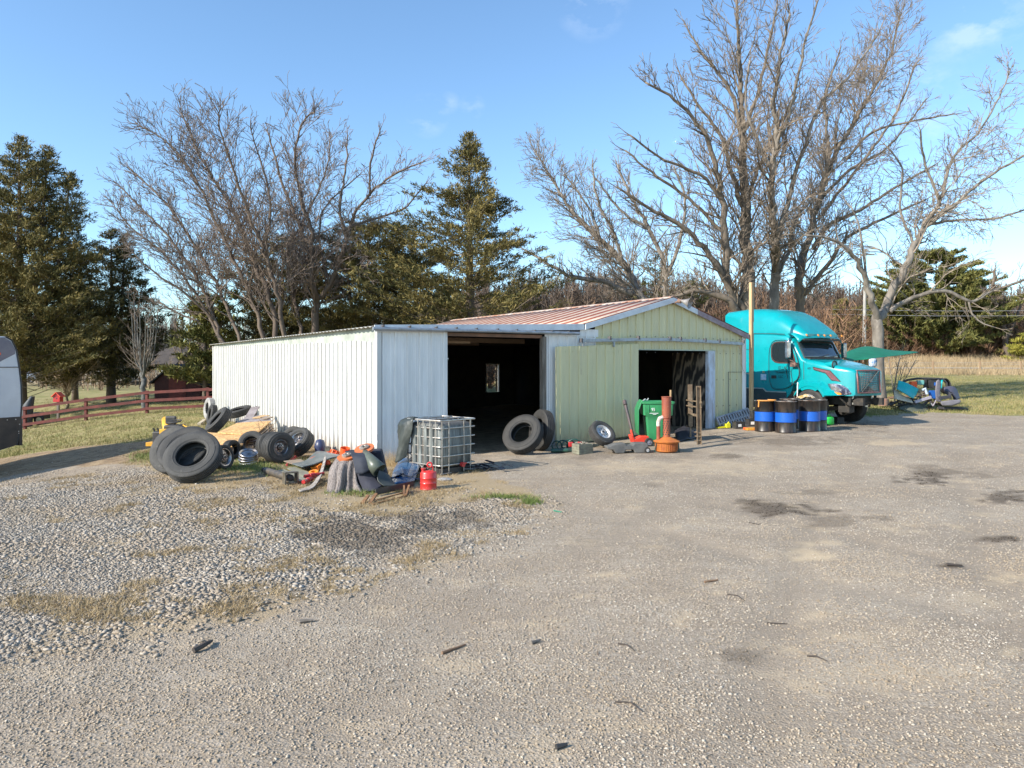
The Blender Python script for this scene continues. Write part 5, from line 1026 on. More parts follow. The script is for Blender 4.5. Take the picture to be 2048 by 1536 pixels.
for z in (1.05, .90, .72, .545, .36, .185, .03):
    ring = [(x, y, z) for x, y in rrect(0, 0, LX, LY, .05, 3)]
    if z == .03: b_.tube([(0, 0, z), (.28, 0, z)], .012, 6); b_.tube([(.62, 0, z + .04), (LX, 0, z)], .012, 6); b_.tube([(0, LY, z), (LX, LY, z)], .012, 6); continue
    b_.tube(ring, .012 if z < 1 else .017, 6, closed=True)
for x in (.04, .22, .62, .80): b_.tube([(x, 0, .03), (x, -.004, .6), (x, 0, 1.05)], .011, 6); b_.tube([(x, LY, .03), (x, LY, 1.05)], .011, 6)
for y in (.14, .30, .50, .66, .82, .96): b_.tube([(0, y, .03), (-.004, y, .6), (0, y, 1.05)], .011, 6); b_.tube([(LX, y, .03), (LX, y, 1.05)], .011, 6)
b_.tube([(.0, .33, 1.06), (LX, .33, 1.06)], .014, 6); b_.tube([(.0, .68, 1.06), (LX, .68, 1.06)], .014, 6); b_.build("cage", gal, ibc, smooth=60)
b_ = MB(); b_.box((LX / 2, LY / 2, .06), (LX - .1, LY - .1, .12)); b_.build("pallet", blk, ibc, bevel=.01); b_ = MB(); b_.lathe([(0, 0), (.14, 0), (.14, .03), (0, .05)], 20, fm((LX / 2, LY / 2, 1.0))); b_.build("screw_lid", blk, ibc)
b_ = MB(); b_.lathe([(.0, 0), (.05, 0), (.05, .06), (0, .06)], 12, fm((.55, -.01, .17), basis((0, -1, 0)))); b_.bar((.5, -.08, .18), (.62, -.08, .2), .02); b_.build("valve", redp, ibc)
I = ibc
bpy.context.view_layer.update(); MI = ibc.matrix_world
q = lambda x, y, z: MI @ Vector((x, y, z))
sheet("rubber_sheet", "black rubber sheet draped over the tank's left corner", "rubber sheet", [[q(.1, .78, 1.075), q(.1, .95, 1.08), q(.12, 1.12, 1.06)], [q(-.05, .74, 1.06), q(-.08, .98, 1.0), q(-.02, 1.2, .98)], [q(-.07, .74, .86), q(-.13, .95, .84), q(-.05, 1.22, .80)], [q(-.08, .84, .55), q(-.16, 1.02, .5), q(-.04, 1.2, .55)], [q(-.09, .9, .3), q(-.2, 1.1, .18), q(-.05, 1.25, .32)]], rubm, nu=18, nv=24, solid=.015, wob=.006)
c = q(1.05, .05, 0); c.z = g(c.x, c.y); b_ = MB(); rg = random.Random(9)
for i in range(22):
    a = Vector((rg.uniform(-.2, .5), rg.uniform(-.3, .35), rg.uniform(.01, .16))); b_.bar(a, a + Vector((rg.uniform(-.25, .25), rg.uniform(-.15, .15), rg.uniform(-.08, .08))), rg.uniform(.03, .12), .01)
o = b_.build("plastic_scrap", mat("dark_scrap", (.015, .018, .025), (.03, .04, .06), sc=7, rough=.2)); o.location = c; tag(o, "black plastic scrap spilling from the doorway beside the tank", "scrap heap")
# dark monitor/box at wall foot
for lab, px, py, s_, m_ in (("old brown box with a pale frame at the foot of the white wall", 648, 908, .22, bw), ):
    t = thing("old_box", lab, "box", GP(px, py + 4), .5); b_ = MB(); b_.box((0, 0, .12), (.28, .25, .2)); b_.build("case", m_, t, bevel=.01); b_ = MB(); b_.box((-.02, -.13, .12), (.22, .02, .15)); b_.build("pale_face", flat("beige_plastic", (.5, .45, .33), .5), t)
b_ = MB(); b_.lathe([(0, -.14), (.10, -.13), (.13, 0), (.09, .14), (0, .17)], 14); o = b_.build("blue_bottle", flat("slate_blue_plastic", (.035, .045, .10), .4), smooth=60); o.location = W(640, 893, 16.4); tag(o, "slate blue plastic jug behind the old box at the wall", "jug")
# ---- right of the lean-to: green tool, crate, tray, jack, bin, stove, rack
c = GP(1135, 903); hs_ = thing("hose_coil", "dark green hose coiled at the foot of the sliding door", "hose", c); dg = mat("dark_green_rubber", (.03, .10, .07), (.02, .04, .04), sc=8, rough=.45)
b_ = MB(); rg = random.Random(2)
for k in range(4):
    cx_ = -.25 + .14 * k; rr_ = .12 + .02 * k; b_.tube([(cx_ + rr_ * math.cos(a), .1 + .06 * math.sin(a + k), .13 + rr_ * .9 * math.sin(a)) for a in np.linspace(0, 6.28, 15)[:-1]], .018, 6, closed=True)
b_.tube([(-.4, -.1, .03), (-.1, -.15, .05), (.2, -.1, .04)], .05, 8); b_.build("coil", dg, hs_, smooth=60)
b_ = MB(); b_.box((.08, .0, .17), (.12, .1, .12)); b_.box((.3, .08, .18), (.1, .1, .1)); b_.build("red_coupling", redp, hs_, bevel=.02)
c = GP(1165, 907); bx = thing("weathered_crate", "grey weathered crate of debris beside the silver-rimmed wheel", "crate", c, R(30)); b_ = MB(); s_ = .36
for k in range(4): b_.box((0, -.14, .03 + .06 * k), (.38, .02, .055)); b_.box((-.19, 0, .03 + .06 * k), (.02, .3, .055)); b_.box((.19, 0, .03 + .06 * k), (.02, .3, .055)); b_.box((0, .14, .03 + .06 * k), (.38, .02, .055))
b_.build("slats", mat("greenish_old_wood", (.22, .22, .16), (.14, .13, .1), sc=6, rough=.9), bx); b_ = MB()
for i in range(30): p = Vector((rg.uniform(-.17, .17), rg.uniform(-.12, .12), .23)); b_.bar(p, p + Vector((rg.uniform(-.06, .06), rg.uniform(-.05, .05), rg.uniform(-.02, .04))), .025, .012)
b_.build("debris", mat("pale_debris", (.4, .36, .28), (.15, .12, .1), sc=20, rough=.9), bx)
c = GP(1262, 905); ty = thing("moulded_tray", "long dark grey moulded plastic base with a small wheel", "plastic base", c, R(8)); gp_ = mat("dark_grey_moulding", (.09, .09, .088), (.15, .145, .135), sc=4, rough=.6)
b_ = MB(); b_.prism([(-.40, 0), (-.20, 0), (-.16, .08), (.02, .08), (.06, 0), (.32, 0), (.36, .06), (.38, .2), (.34, .235), (.04, .235), (.0, .18), (-.14, .18), (-.18, .235), (-.4, .225), (-.55, .17), (-.62, .17), (-.6, .10), (-.46, .08)], -.14, .14, Matrix(((1, 0, 0, 0), (0, 0, -1, 0), (0, 1, 0, 0), (0, 0, 0, 1)))); b_.build("moulding", gp_, ty, bevel=.02)
wheel_into(ty, (.34, -.17, .07), (0, -1, 0), .07, .06, rimc=silver)
c = GP(1282, 892); jk = thing("floor_jack", "red floor jack with a long black padded handle", "floor jack", c, R(10)); jr = mat("bright_red_enamel", (.75, .06, .03), rough=.35, coat=.3)
b_ = MB(); b_.prism([(-.22, .05), (.12, .02), (.2, .1), (.16, .26), (-.02, .26), (-.2, .18), (-.27, .3), (-.30, .28)], -.12, .12, Matrix(((1, 0, 0, 0), (0, 0, -1, 0), (0, 1, 0, 0), (0, 0, 0, 1)))); b_.build("jack_body", jr, jk, bevel=.015)
wheel_into(jk, (.16, -.14, .1), (0, -1, 0), .115, .06, rimc=mat("grey_spoked_rim", (.3, .3, .36), (.1, .1, .12), sc=14, rough=.4)); wheel_into(jk, (-.18, -.14, .06), (0, -1, 0), .06, .05)
bpy.context.view_layer.update()
li = lambda px, py, Z: jk.matrix_world.inverted() @ W(px, py, Z)
b_ = MB(); b_.tube([li(1268, 884, 18.7), li(1262, 860, 18.85)], .03, 8); b_.build("handle_base", jr, jk); b_ = MB(); b_.tube([li(1266, 872, 18.8), li(1258, 838, 19.0), li(1250, 806, 19.2)], [.035, .04, .042], 10); b_.tube([li(1251, 810, 19.15), li(1249, 802, 19.25)], .055, 10); b_.build("handle", mat("worn_black_pad", (.05, .045, .055), (.1, .07, .07), sc=8, rough=.6), jk, smooth=60)
# wheeled bin
c = GP(1318, 889); c = Vector((c.x, c.y + .35, g(c.x, c.y + .35))); bn = thing("wheeled_bin", "green wheeled rubbish bin with its lid hanging open to the left", "bin", c, R(-3)); bn.scale = (.86, .9, 1); bg = mat("bin_green", (.035, .26, .10), (.03, .20, .08), sc=3, rough=.45)
b_ = MB(); b_.loft([[(x, y, z) for x, y in rrect(-w_ / 2, -d_ / 2, w_ / 2, d_ / 2, .06, 3)] for z, w_, d_ in ((.03, .55, .52), (.08, .58, .56), (.60, .70, .70), (.70, .71, .72), (.74, .86, .78), (1.02, .90, .82), (1.03, .96, .88), (1.08, .97, .89), (1.08, .88, .80), (.7, .7, .7))], caps=False); b_.build("bin_body", bg, bn, smooth=40)
b_ = MB(); b_.prism([(-.50, 1.06), (-.46, 1.12), (-.42, 1.06)], -.36, .36, Matrix(((1, 0, 0, 0), (0, 0, 1, 0), (0, 1, 0, 0), (0, 0, 0, 1)))); b_.loft([[(-.52, -.4, 1.05), (-.52, .4, 1.05), (-.47, .4, 1.07), (-.47, -.4, 1.07)], [(-.60, -.41, .85), (-.60, .41, .85), (-.56, .41, .87), (-.56, -.41, .87)], [(-.60, -.4, .3), (-.60, .4, .3), (-.56, .4, .3), (-.56, -.4, .3)], [(-.56, -.36, .22), (-.56, .36, .22), (-.53, .36, .22), (-.53, -.36, .22)]]); b_.build("lid", bg, bn, bevel=.01, smooth=40)
b_ = MB(); b_.tube([(-.44, -.3, 1.10), (-.36, -.22, 1.14), (-.30, -.14, 1.10), (-.24, -.05, 1.15)], .015, 6); b_.build("handle", flat("pale_twine", (.6, .6, .55)), bn)
for x in (-.26, .3): wheel_into(bn, (x, .36, .13), (1, 0, 0), .13, .06)
text("95", .11, "number_mark", flat("white_stencil", (.75, .8, .75)), bn, fm((-.15, -.412, .88)) @ Matrix.Rotation(R(90), 4, 'X'))
b_ = MB(); b_.box((-.13, -.408, .79), (.26, .006, .012)); b_.box((-.11, -.408, .76), (.1, .006, .01)); b_.build("stencil_line", flat("white_stencil", (.75, .8, .75)), bn)
for x in (-.28, .28): b_ = MB(); b_.box((x, -.41, .9), (.02, .02, .2)); b_.build("rib", bg, bn)
plank("thin pale stick standing behind the orange stove", W(1341, 812, 19.6), W(1341, 780, 19.6), .04, .03, wood_new, "stick", "stick")
# smudge-pot stove
c = GP(1333, 904); st = thing("orchard_stove", "rusty orange smudge-pot stove with a tall stack", "stove", c, R(5)); ru = mat("orange_rust_paint", (.50, .16, .03), (.34, .09, .03), sc=5, cov=.45, rough=.65, c3=(.42, .32, .26), cov3=.25, sc3=9); ru2 = mat("burnt_rust_stack", (.36, .10, .035), (.20, .045, .035), sc=3, cov=.5, soft=.2, rough=.6, c3=(.55, .38, .2), cov3=.33, sc3=6)
b_ = MB(); pr = [(0, .02), (.235, .02)]
b_.lathe([(0, .02), (.235, .02), (.25, .04), (.255, .21), (.30, .235), (.31, .26), (.25, .285), (.13, .34), (.09, .36), (0, .36)], 32); b_.build("fuel_bowl", ru, st, smooth=35)
b_ = MB()
for i in range(40): a = 6.283 * i / 40; b_.bar((.258 * math.cos(a), .258 * math.sin(a), .06), (.26 * math.cos(a), .26 * math.sin(a), .21), .012)
b_.build("bowl_ribs", ru, st)
b_ = MB(); b_.lathe([(.085, .35), (.085, .78), (.10, .80), (.10, .84), (.105, .84), (.112, 1.28), (.125, 1.29), (.12, 1.30), (.09, 1.29), (.085, .9)], 24); b_.build("stack", ru2, st, smooth=35)
b_ = MB()
for k in range(7):
    for j in range(9): a = 6.283 * j / 9 + .2 * k; b_.box((0, 0, 0), (.022, .006, .03), fm((.087 * math.cos(a), .087 * math.sin(a), .42 + .05 * k), rz(a + math.pi / 2)))
b_.build("louvre", blk, st)
b_ = MB(); b_.tube([(-.2, -.02, .30), (-.2, -.02, .62)], .045, 12); b_.build("side_pipe", ru2, st, smooth=60); b_ = MB(); b_.tube([(-.2, -.02, .61), (-.2, -.02, .72), (-.17, -.02, .79), (-.09, 0, .82)], .047, 12); b_.build("white_elbow", mat("chalky_white", (.7, .66, .6), (.4, .3, .25), sc=9, rough=.7), st, smooth=60)
b_ = MB(); b_.bar((.27, -.1, 0), (.25, -.08, .24), .03); b_.bar((.28, .1, 0), (.25, .08, .24), .03); b_.bar((-.3, -.05, 0), (-.25, -.05, .22), .02); b_.build("leg", flat("dark_green_iron", (.02, .06, .05)), st)
# channel rack
c = GP(1397, 889); rk = thing("channel_frame", "upright rusty frame of two long steel channels bolted together", "steel frame", c, 0); rsc = mat("dull_brown_steel", (.28, .21, .14), (.16, .11, .07), sc=6, rough=.65, metal=.3)
L_ = lambda px, py, Z: W(px, py, Z) - c; Zc = c.y
def chan(a, b2, w, d, nm):
    b_ = MB(); dx = Vector((1, 0, 0)); b_.bar(a - dx * w / 2, b2 - dx * w / 2, .012, d, hint=(0, 1, 0)); b_.bar(a + dx * w / 2, b2 + dx * w / 2, .012, d, hint=(0, 1, 0)); b_.bar(a + Vector((0, d / 2, 0)), b2 + Vector((0, d / 2, 0)), w, .012, hint=(0, 1, 0)); b_.build(nm, rsc, rk)
chan(L_(1398.5, 889, Zc), L_(1397, 772, Zc), .10, .06, "upright"); 
b_ = MB(); b_.bar(L_(1381, 853, Zc + 1.0), L_(1380, 769, Zc + 1.0), .11, .06, hint=(0, 1, 0)); b_.bar(L_(1373.5, 850, Zc + 1.0), L_(1374, 855, Zc + 1.0), .02, .02); b_.bar(L_(1381, 878, Zc + 1.0), L_(1381, 853, Zc + 1.0), .04, .04); b_.build("upright", rsc, rk)
b_ = MB()
for y in (801, 812): b_.bar(L_(1373, y - 1, Zc + 1.0), L_(1403, y + 3, Zc - .06), .025, .03)
b_.bar(L_(1376, 828, Zc + 1), L_(1397, 831, Zc), .05, .06); b_.bar(L_(1388, 864, Zc), L_(1402, 866, Zc), .02, .03); b_.bar(L_(1390, 872, Zc), L_(1402, 873, Zc), .03, .03); b_.bar(L_(1389, 882, Zc), L_(1404, 880, Zc), .03, .03); b_.bar(L_(1398, 806, Zc - .05), L_(1404, 806, Zc - .05), .02, .02); b_.build("cross_brace", rsc, rk)
sheet("black_tarp", "black tarp lying on the doorway floor behind the stove", "tarp", [[up(GP(1352, 886), .03), up(GP(1385, 880), .04), up(GP(1400, 876), .03)], [up(GP(1350, 872), .1), up(GP(1370, 868), .2), up(GP(1392, 868), .05)], [up(GP(1350, 862), .05), up(GP(1370, 860), .05), up(GP(1385, 862), .03)]], mat("black_tarp_cloth", (.02, .02, .025), (.05, .05, .06), sc=6, rough=.5), wob=.02, solid=.008)
# slatted plastic panel leaning on the green wall
c = C0 + A2 * T(1462) - D2 * .3; c.z = g(c.x, c.y); pl = thing("plastic_pallet", "grey slotted plastic pallet leaning on the green wall", "pallet", c, BROT); b_ = MB(); Mt = fm((0, .0, 0), Euler((R(-24), 0, 0)).to_matrix() @ Euler((0, R(-9), 0)).to_matrix()); wI = .78
for z in (.03, .26, .47): b_.box((0, 0, z), (wI * 2, .05, .05), Mt)
for k in range(13): b_.box((-wI + k * wI * 2 / 12, 0, .25), (.05, .05, .45), Mt)
b_.build("grid", mat("pale_grey_plastic", (.42, .44, .48), (.3, .3, .32), sc=5, rough=.55), pl, bevel=.004); b_ = MB(); b_.box((0, .035, .25), (wI * 2, .01, .42), Mt); b_.build("backing", blk, pl)
def boxy(name, label, cat, px, py, w, d, h, m_, rot=.3, lift=0, extra=None, group=None):
    p = GP(px, py); p = up(p, lift); t = thing(name, label, cat, p, rot, group); b_ = MB(); b_.box((0, 0, h / 2), (w, d, h)); b_.build("case", m_, t, bevel=.012)
    if extra: extra(t, w, d, h)
    return t
def batt(t, w, d, h):
    b_ = MB(); b_.box((0, 0, h + .012), (w * 1.0, d * .98, .025)); b_.box((-w * .3, 0, h + .035), (.03, .03, .03)); b_.box((w * .3, 0, h + .035), (.03, .03, .03)); b_.build("lid", blk, t, bevel=.005)
    b_ = MB(); b_.box((-.02, -d / 2 - .002, h * .55), (w * .35, .004, h * .45)); b_.build("label", flat("white_paper", (.7, .7, .68)), t)
bk = mat("black_battery_case", (.03, .03, .032), (.06, .055, .05), sc=6, rough=.5)
boxy("battery_tray", "yellow and orange tray under the batteries", "tray", 1512, 860, .66, .3, .07, mat("yellow_orange_tray", (.6, .3, .04), (.75, .12, .03), sc=3, cov=.5, soft=.03, rough=.5), .1)
boxy("car_battery", "black battery left on the yellow tray", "battery", 1503, 858, .30, .24, .19, bk, .1, .08, batt); boxy("car_battery", "black battery right on the yellow tray with a grey label", "battery", 1524, 858, .26, .24, .19, bk, .1, .08, batt)
boxy("car_battery", "black battery with a white label on top of the two others", "battery", 1512, 857, .32, .22, .19, bk, .1, .30, batt); boxy("car_battery", "black battery on the ground left of the yellow tray", "battery", 1477, 857, .30, .22, .18, bk, .25, 0, batt); boxy("car_battery", "reddish grey battery leaning on the plastic pallet", "battery", 1461, 848, .22, .18, .2, mat("pinkish_case", (.3, .17, .15), (.2, .15, .14), rough=.6), .4, .15, batt)
c = GP(1447, 857); yt = thing("yellow_tool", "bright yellow power tool lying by the plastic pallet", "power tool", c, R(20)); yl = mat("bright_yellow", (.8, .72, .03), rough=.4); b_ = MB(); b_.bar((-.22, 0, .03), (.1, 0, .05), .09, .05); b_.box((.14, 0, .08), (.14, .12, .12)); b_.tube([(.14, 0, .13), (.18, 0, .19), (.23, 0, .12)], .02, 6); b_.build("tool_body", yl, yt, bevel=.015); b_ = MB(); b_.bar((-.25, -.02, .06), (.0, -.02, .08), .03); b_.build("grip", blk, yt)
rg = random.Random(21)
b_ = MB(); c = GP(1475, 850)
for i in range(26): a = Vector((rg.uniform(-.3, .25), rg.uniform(-.15, .15), rg.uniform(.02, .2))); b_.bar(a, a + Vector((rg.uniform(-.12, .12), rg.uniform(-.1, .1), rg.uniform(-.05, .08))), .03, .02)
o = b_.build("scrap_parts", mat("pink_brown_scrap", (.32, .2, .16), (.1, .08, .08), sc=20, cov=.5, rough=.7)); o.location = c; tag(o, "small heap of brown parts between the yellow tool and the batteries", "scrap heap")
# drums
def drum_m():
    m, nt, b = nodes("banded_drum_paint"); v = coords(nt, 'Object'); sp_ = nt.nodes.new("ShaderNodeSeparateXYZ"); nt.links.new(v, sp_.inputs[0]); z = sp_.outputs[2]
    n1 = noise(nt, v, 4, 6); zz = wmath2(nt, 'ADD', z, wmath2(nt, 'MULTIPLY', wmath2(nt, 'SUBTRACT', n1, .5), .012))
    blkc = mix(nt, ramp(nt, noise(nt, coords(nt, 'Object', (3, 3, .8)), 3, 6, .6), [(.4, 0.0), (.65, 1.0)]), (.010, .009, .009), (.05, .034, .025)); col = mix(nt, ramp(nt, zz, [(.295, 0.0), (.30, 1.0)]), blkc, (.01, .10, .46)); col = mix(nt, ramp(nt, zz, [(.565, 0.0), (.57, 1.0)]), col, blkc)
    nt.links.new(col, b.inputs['Base Color']); b.inputs['Roughness'].default_value = .38; b.inputs['Coat Weight'].default_value = .1; return m
dm_ = drum_m(); drums = []
def drum(label, px, Z, extra=None):
    x = (px - CX) * Z / F; t = thing("oil_drum", label, "drum", (x, Z, g(x, Z)), random.uniform(0, 6), "blue and black oil drums beside the truck")
    b_ = MB(); r_ = .285; b_.lathe([(0, .02), (r_ - .01, .02), (r_ + .004, 0), (r_ + .006, .015), (r_, .025), (r_, .285), (r_ + .011, .295), (r_, .305), (r_, .56), (r_ + .011, .57), (r_, .58), (r_, .855), (r_ + .007, .865), (r_ + .005, .88), (r_ - .008, .88), (r_ - .012, .86), (0, .86)], 40); b_.build("drum_shell", dm_, t, smooth=35)
    b_ = MB(); b_.tube([((r_ + .006) * math.cos(a), (r_ + .006) * math.sin(a), .875) for a in np.linspace(0, 6.283, 33)[:-1]], .009, 6, closed=True); b_.build("rim_ring", mat("grey_drum_rim", (.42, .38, .34), (.2, .12, .08), sc=8, rough=.4, metal=.5), t); return t
d1 = drum("oil drum nearest the workshop with a rusty lid clamp", 1530, 20.9); drum("dented oil drum standing in the middle of the front row", 1571.5, 20.45); drum("oil drum in front of the truck's wheel with yellow rags on top", 1619, 20.75); drum("oil drum furthest right, half behind the rag-topped one", 1633, 21.3); drum("oil drum behind the middle one, only its top showing", 1580, 21.9)
b_ = MB(); b_.tube([(.3 * math.cos(a), .3 * math.sin(a), .885) for a in np.linspace(0, 3.6, 14)], .02, 6); b_.bar((.3, .05, .88), (.32, .05, .7), .03); b_.build("lid_clamp", mat("orange_clamp", (.6, .25, .05), rough=.6), d1); d1.rotation_euler = (0, 0, R(-150))
p = W(1613, 797, 20.75); sheet("yellow_rags", "yellow brown rags lying on a drum top before the truck wheel", "rags", [[p + Vector((-.22, -.1, .0)), p + Vector((0, -.12, .05)), p + Vector((.2, -.1, .02))], [p + Vector((-.25, .05, .03)), p + Vector((0, .0, .12)), p + Vector((.22, .05, .04))], [p + Vector((-.2, .2, .0)), p + Vector((0, .2, .03)), p + Vector((.2, .2, .0))]], mat("rag_yellow", (.45, .28, .06), (.5, .45, .4), sc=8, rough=.9), wob=.02)
c = GP(1656, 850); jg = thing("green_jug", "bright green plastic jug with a red cap lying on its side", "jug", c, R(25)); b_ = MB(); b_.loft([[(x_, y, z) for y, z in rrect(-.1 * s_, .13 - .13 * s_, .1 * s_, .13 + .13 * s_, .05 * s_, 3)] for x_, s_ in ((-.15, .35), (-.12, .75), (-.06, 1), (.14, 1), (.17, .85))]); b_.build("jug_body", mat("bright_green_plastic", (.03, .55, .08), (.02, .42, .06), sc=5, rough=.4), jg, smooth=60); b_ = MB(); b_.lathe([(0, 0), (.05, 0), (.055, .05), (0, .06)], 14, fm((-.15, 0, .08), basis((-1, -.2, 0)))); b_.build("cap", redp, jg, smooth=35)
b_ = MB(); b_.tube([(-.08, 0, .27), (-.02, 0, .31), (.08, 0, .31), (.13, 0, .27)], .018, 6); b_.build("grip", mat("bright_green_plastic", (.03, .55, .08)), jg)
boxy("black_box", "low black box on the gravel right of the green jug", "box", 1677, 846, .26, .25, .2, bk, .2)
# ---- canopy tarp on a post, bag
def canopy():
    Z = 29.5; pts = dict(l=W(1670, 713, 28), a=W(1729, 693, 30), r=W(1835, 703.5, 30.5), m=W(1695, 723, 26.5), m2=W(1752, 716, 27)); t = thing("green_canopy", "green tarp canopy stretched on a post beyond the truck's nose", "canopy", (pts['a'].x, 30, g(pts['a'].x, 30)))
    rows = [[pts['l'], pts['a'], pts['a'].lerp(pts['r'], .5) + Vector((0, 0, -.04)), pts['r']], [pts['l'].lerp(pts['m'], .5) + Vector((0, -.4, 0)), pts['a'].lerp(pts['m2'], .5) + Vector((0, 0, .02)), pts['r'].lerp(pts['m2'], .5), pts['r'] + Vector((0, -.02, -.02))], [pts['m'], pts['m2'].lerp(pts['m'], .5), pts['m2'], pts['r'] + Vector((0, -.05, -.04))]]
    b_ = MB(); b_.grid(lambda u, v: tuple(cat4([cat4(r_, u) for r_ in rows], v) - t.location), 24, 12); b_.build("tarp", mat("emerald_tarp", (.0, .17, .09), (.0, .13, .07), sc=3, rough=.6), t, smooth=170, solid=.01)
    b_ = MB(); x = W(1733, 715, 28.2); b_.tube([(x.x - t.location.x, x.y - t.location.y, 0), (x.x - t.location.x, x.y - t.location.y, x.z - t.location.z + .05)], .07, 10); b_.build("post", wood_new, t, smooth=60)
canopy()
c = W(1746, 724, 30.5); b_ = MB(); b_.loft([[(.17 * s_ * math.cos(a), .1 * s_ * math.sin(a), z) for a in np.linspace(0, 6.28, 11)[:-1]] for z, s_ in ((-.22, .5), (-.15, 1), (.05, 1.05), (.18, .7), (.22, .2))]); o = b_.build("cloth_bag", mat("blue_white_stripes", (.65, .7, .78), (.15, .3, .6), sc=7, cov=.5, soft=.03, rough=.7), smooth=60); o.location = c; tag(o, "blue and white bag hanging on the trunk under the green canopy", "bag")
# ---- junk pile right
J = "scrap at the far edge of the lot"
ZJ = 29.0
def PJ(px, py, dz=0): return W(px, py, ZJ + dz)
sheet("teal_fender", "turquoise truck fender panel lying on the scrap pile", "fender", [[PJ(1797, 761), PJ(1815, 767), PJ(1837, 778)], [PJ(1795, 772, -.1), PJ(1812, 778, -.15), PJ(1832, 790, -.1)], [PJ(1793, 777, -.3), PJ(1808, 786, -.35), PJ(1826, 797, -.3)]], mat("teal_fender_paint", (.0, .40, .42), rough=.3, coat=.4), solid=.03)
sheet("white_fairing", "cracked off-white fairing under the turquoise fender", "fairing", [[PJ(1789, 780, -.1), PJ(1800, 788, -.1), PJ(1822, 800, -.1)], [PJ(1788, 797, -.3), PJ(1802, 801, -.3), PJ(1826, 806, -.3)]], mat("cracked_offwhite", (.55, .5, .4), (.25, .2, .16), sc=7, cov=.4, rough=.7), solid=.04)
sheet("olive_tarp", "dark olive tarp slumped in front of the scrap pile", "tarp", [[PJ(1797, 810, .2), PJ(1822, 806, .2), PJ(1845, 808, .2), PJ(1862, 823, .2)], [PJ(1800, 818, -.4), PJ(1824, 815, -.5), PJ(1842, 818, -.4), PJ(1866, 826, -.3)], [PJ(1818, 827, -1.0), PJ(1836, 828, -1.1), PJ(1850, 828, -1.0), PJ(1872, 828, -.8)]], mat("olive_canvas", (.075, .085, .06), (.11, .12, .09), sc=4, rough=.8), wob=.025, solid=.02, nu=18)
gplate("flat_board", "thin rusty board on the ground before the scrap pile", "board", [(1775, 809), (1846, 804), (1850, 806), (1780, 813)], rust, h=.35, th=.03)
b_ = MB(); b_.lathe([(0, 0), (.2, 0), (.21, .05), (.2, .28), (.17, .3), (0, .3)], 20); o = b_.build("rusty_pot", mat("red_brown_pot", (.35, .17, .12), (.25, .2, .17), sc=5, rough=.7), smooth=40); o.location = up(GP(1767, 815), .08); tag(o, "rusty round pot left of the scrap pile", "pot")
b_ = MB(); rg = random.Random(31)
for i in range(26): a = Vector((rg.uniform(-.8, .5), rg.uniform(-.3, .4), rg.uniform(.02, .2))); b_.bar(a, a + Vector((rg.uniform(-.5, .5), rg.uniform(-.2, .2), rg.uniform(-.06, .12))), rg.uniform(.03, .12), .03)
o = b_.build("timber_scrap", mat("mixed_timber_scrap", (.22, .17, .10), (.12, .10, .07), sc=12, rough=.9)); o.location = GP(1760, 812); tag(o, "heap of broken timber behind the truck's nose", "scrap heap")
def jb(name, label, cat, px, py, w, h, m_, d=.3, dz=0, rot=(0, 0, 0)):
    b_ = MB(); b_.box((0, 0, 0), (w, d, h), None, Euler(rot).to_matrix()); o = b_.build(name, m_, bevel=.03); o.location = PJ(px, py, dz); return tag(o, label, cat)
jb("orange_case", "orange plastic case on the scrap pile", "case", 1826, 769, .24, .26, orange, .2, .3); jb("teal_unit", "small turquoise unit with two dark dials on the scrap pile", "unit", 1840, 765, .26, .18, mat("pale_teal_box", (.15, .4, .36), (.02, .03, .03), sc=12, cov=.3, rough=.4), .2, .4)
t = thing("wrecked_dashboard", "wrecked truck dashboard with white rail and loose wires", "dashboard", (PJ(1850, 785).x, ZJ + .2, g(PJ(1850, 785).x, ZJ + .2))); tl = t.location
b_ = MB(); b_.tube([PJ(x, y, .5) - tl for x, y in ((1800, 767), (1815, 760), (1835, 757), (1860, 757), (1884, 758), (1893, 766), (1894, 776))], .05, 8); b_.box(tuple(PJ(1850, 775, .5) - tl), (.1, .1, .7)); b_.box(tuple(PJ(1868, 768, .6) - tl), (.55, .2, .35)); b_.build("black_shell", blk, t, bevel=.02)
b_ = MB(); b_.bar(PJ(1830, 804, -.2) - tl, PJ(1862, 794, -.1) - tl, .06, .1); b_.bar(PJ(1858, 800) - tl, PJ(1866, 812) - tl, .03); b_.bar(PJ(1872, 800) - tl, PJ(1866, 812) - tl, .03); b_.build("pale_rail", mat("violet_grey_rail", (.45, .42, .5), rough=.4), t)
b_ = MB(); b_.tube([PJ(1845, 780, -.1) - tl, PJ(1850, 777, -.1) - tl, PJ(1854, 788, -.1) - tl], .05, 8); b_.build("white_arm", flat("blue_white_plastic", (.5, .6, .75)), t)
b_ = MB(); b_.box(tuple(PJ(1866, 789, .1) - tl), (.3, .1, .32)); b_.box(tuple(PJ(1870, 768, .45) - tl), (.06, .05, .12)); b_.build("blue_panel", flat("bright_blue_plastic", (.02, .12, .45), .4), t, bevel=.01)
b_ = MB()
for i in range(40):
    a = PJ(rg.uniform(1832, 1852), rg.uniform(782, 800), rg.uniform(-.1, .3)) - tl; b_.tube([a, a + Vector((rg.uniform(-.1, .1), rg.uniform(-.1, .1), rg.uniform(-.1, .1))), a + Vector((rg.uniform(-.2, .2), rg.uniform(-.1, .1), rg.uniform(-.15, .15)))], .008, 4)
b_.build("wire_tangle", mat("tangled_wires", (.2, .12, .08), (.35, .3, .25), sc=20, rough=.6), t)
b_ = MB(); cj = PJ(1850, 806); cj.z = g(cj.x, cj.y) ; rg2 = random.Random(44)
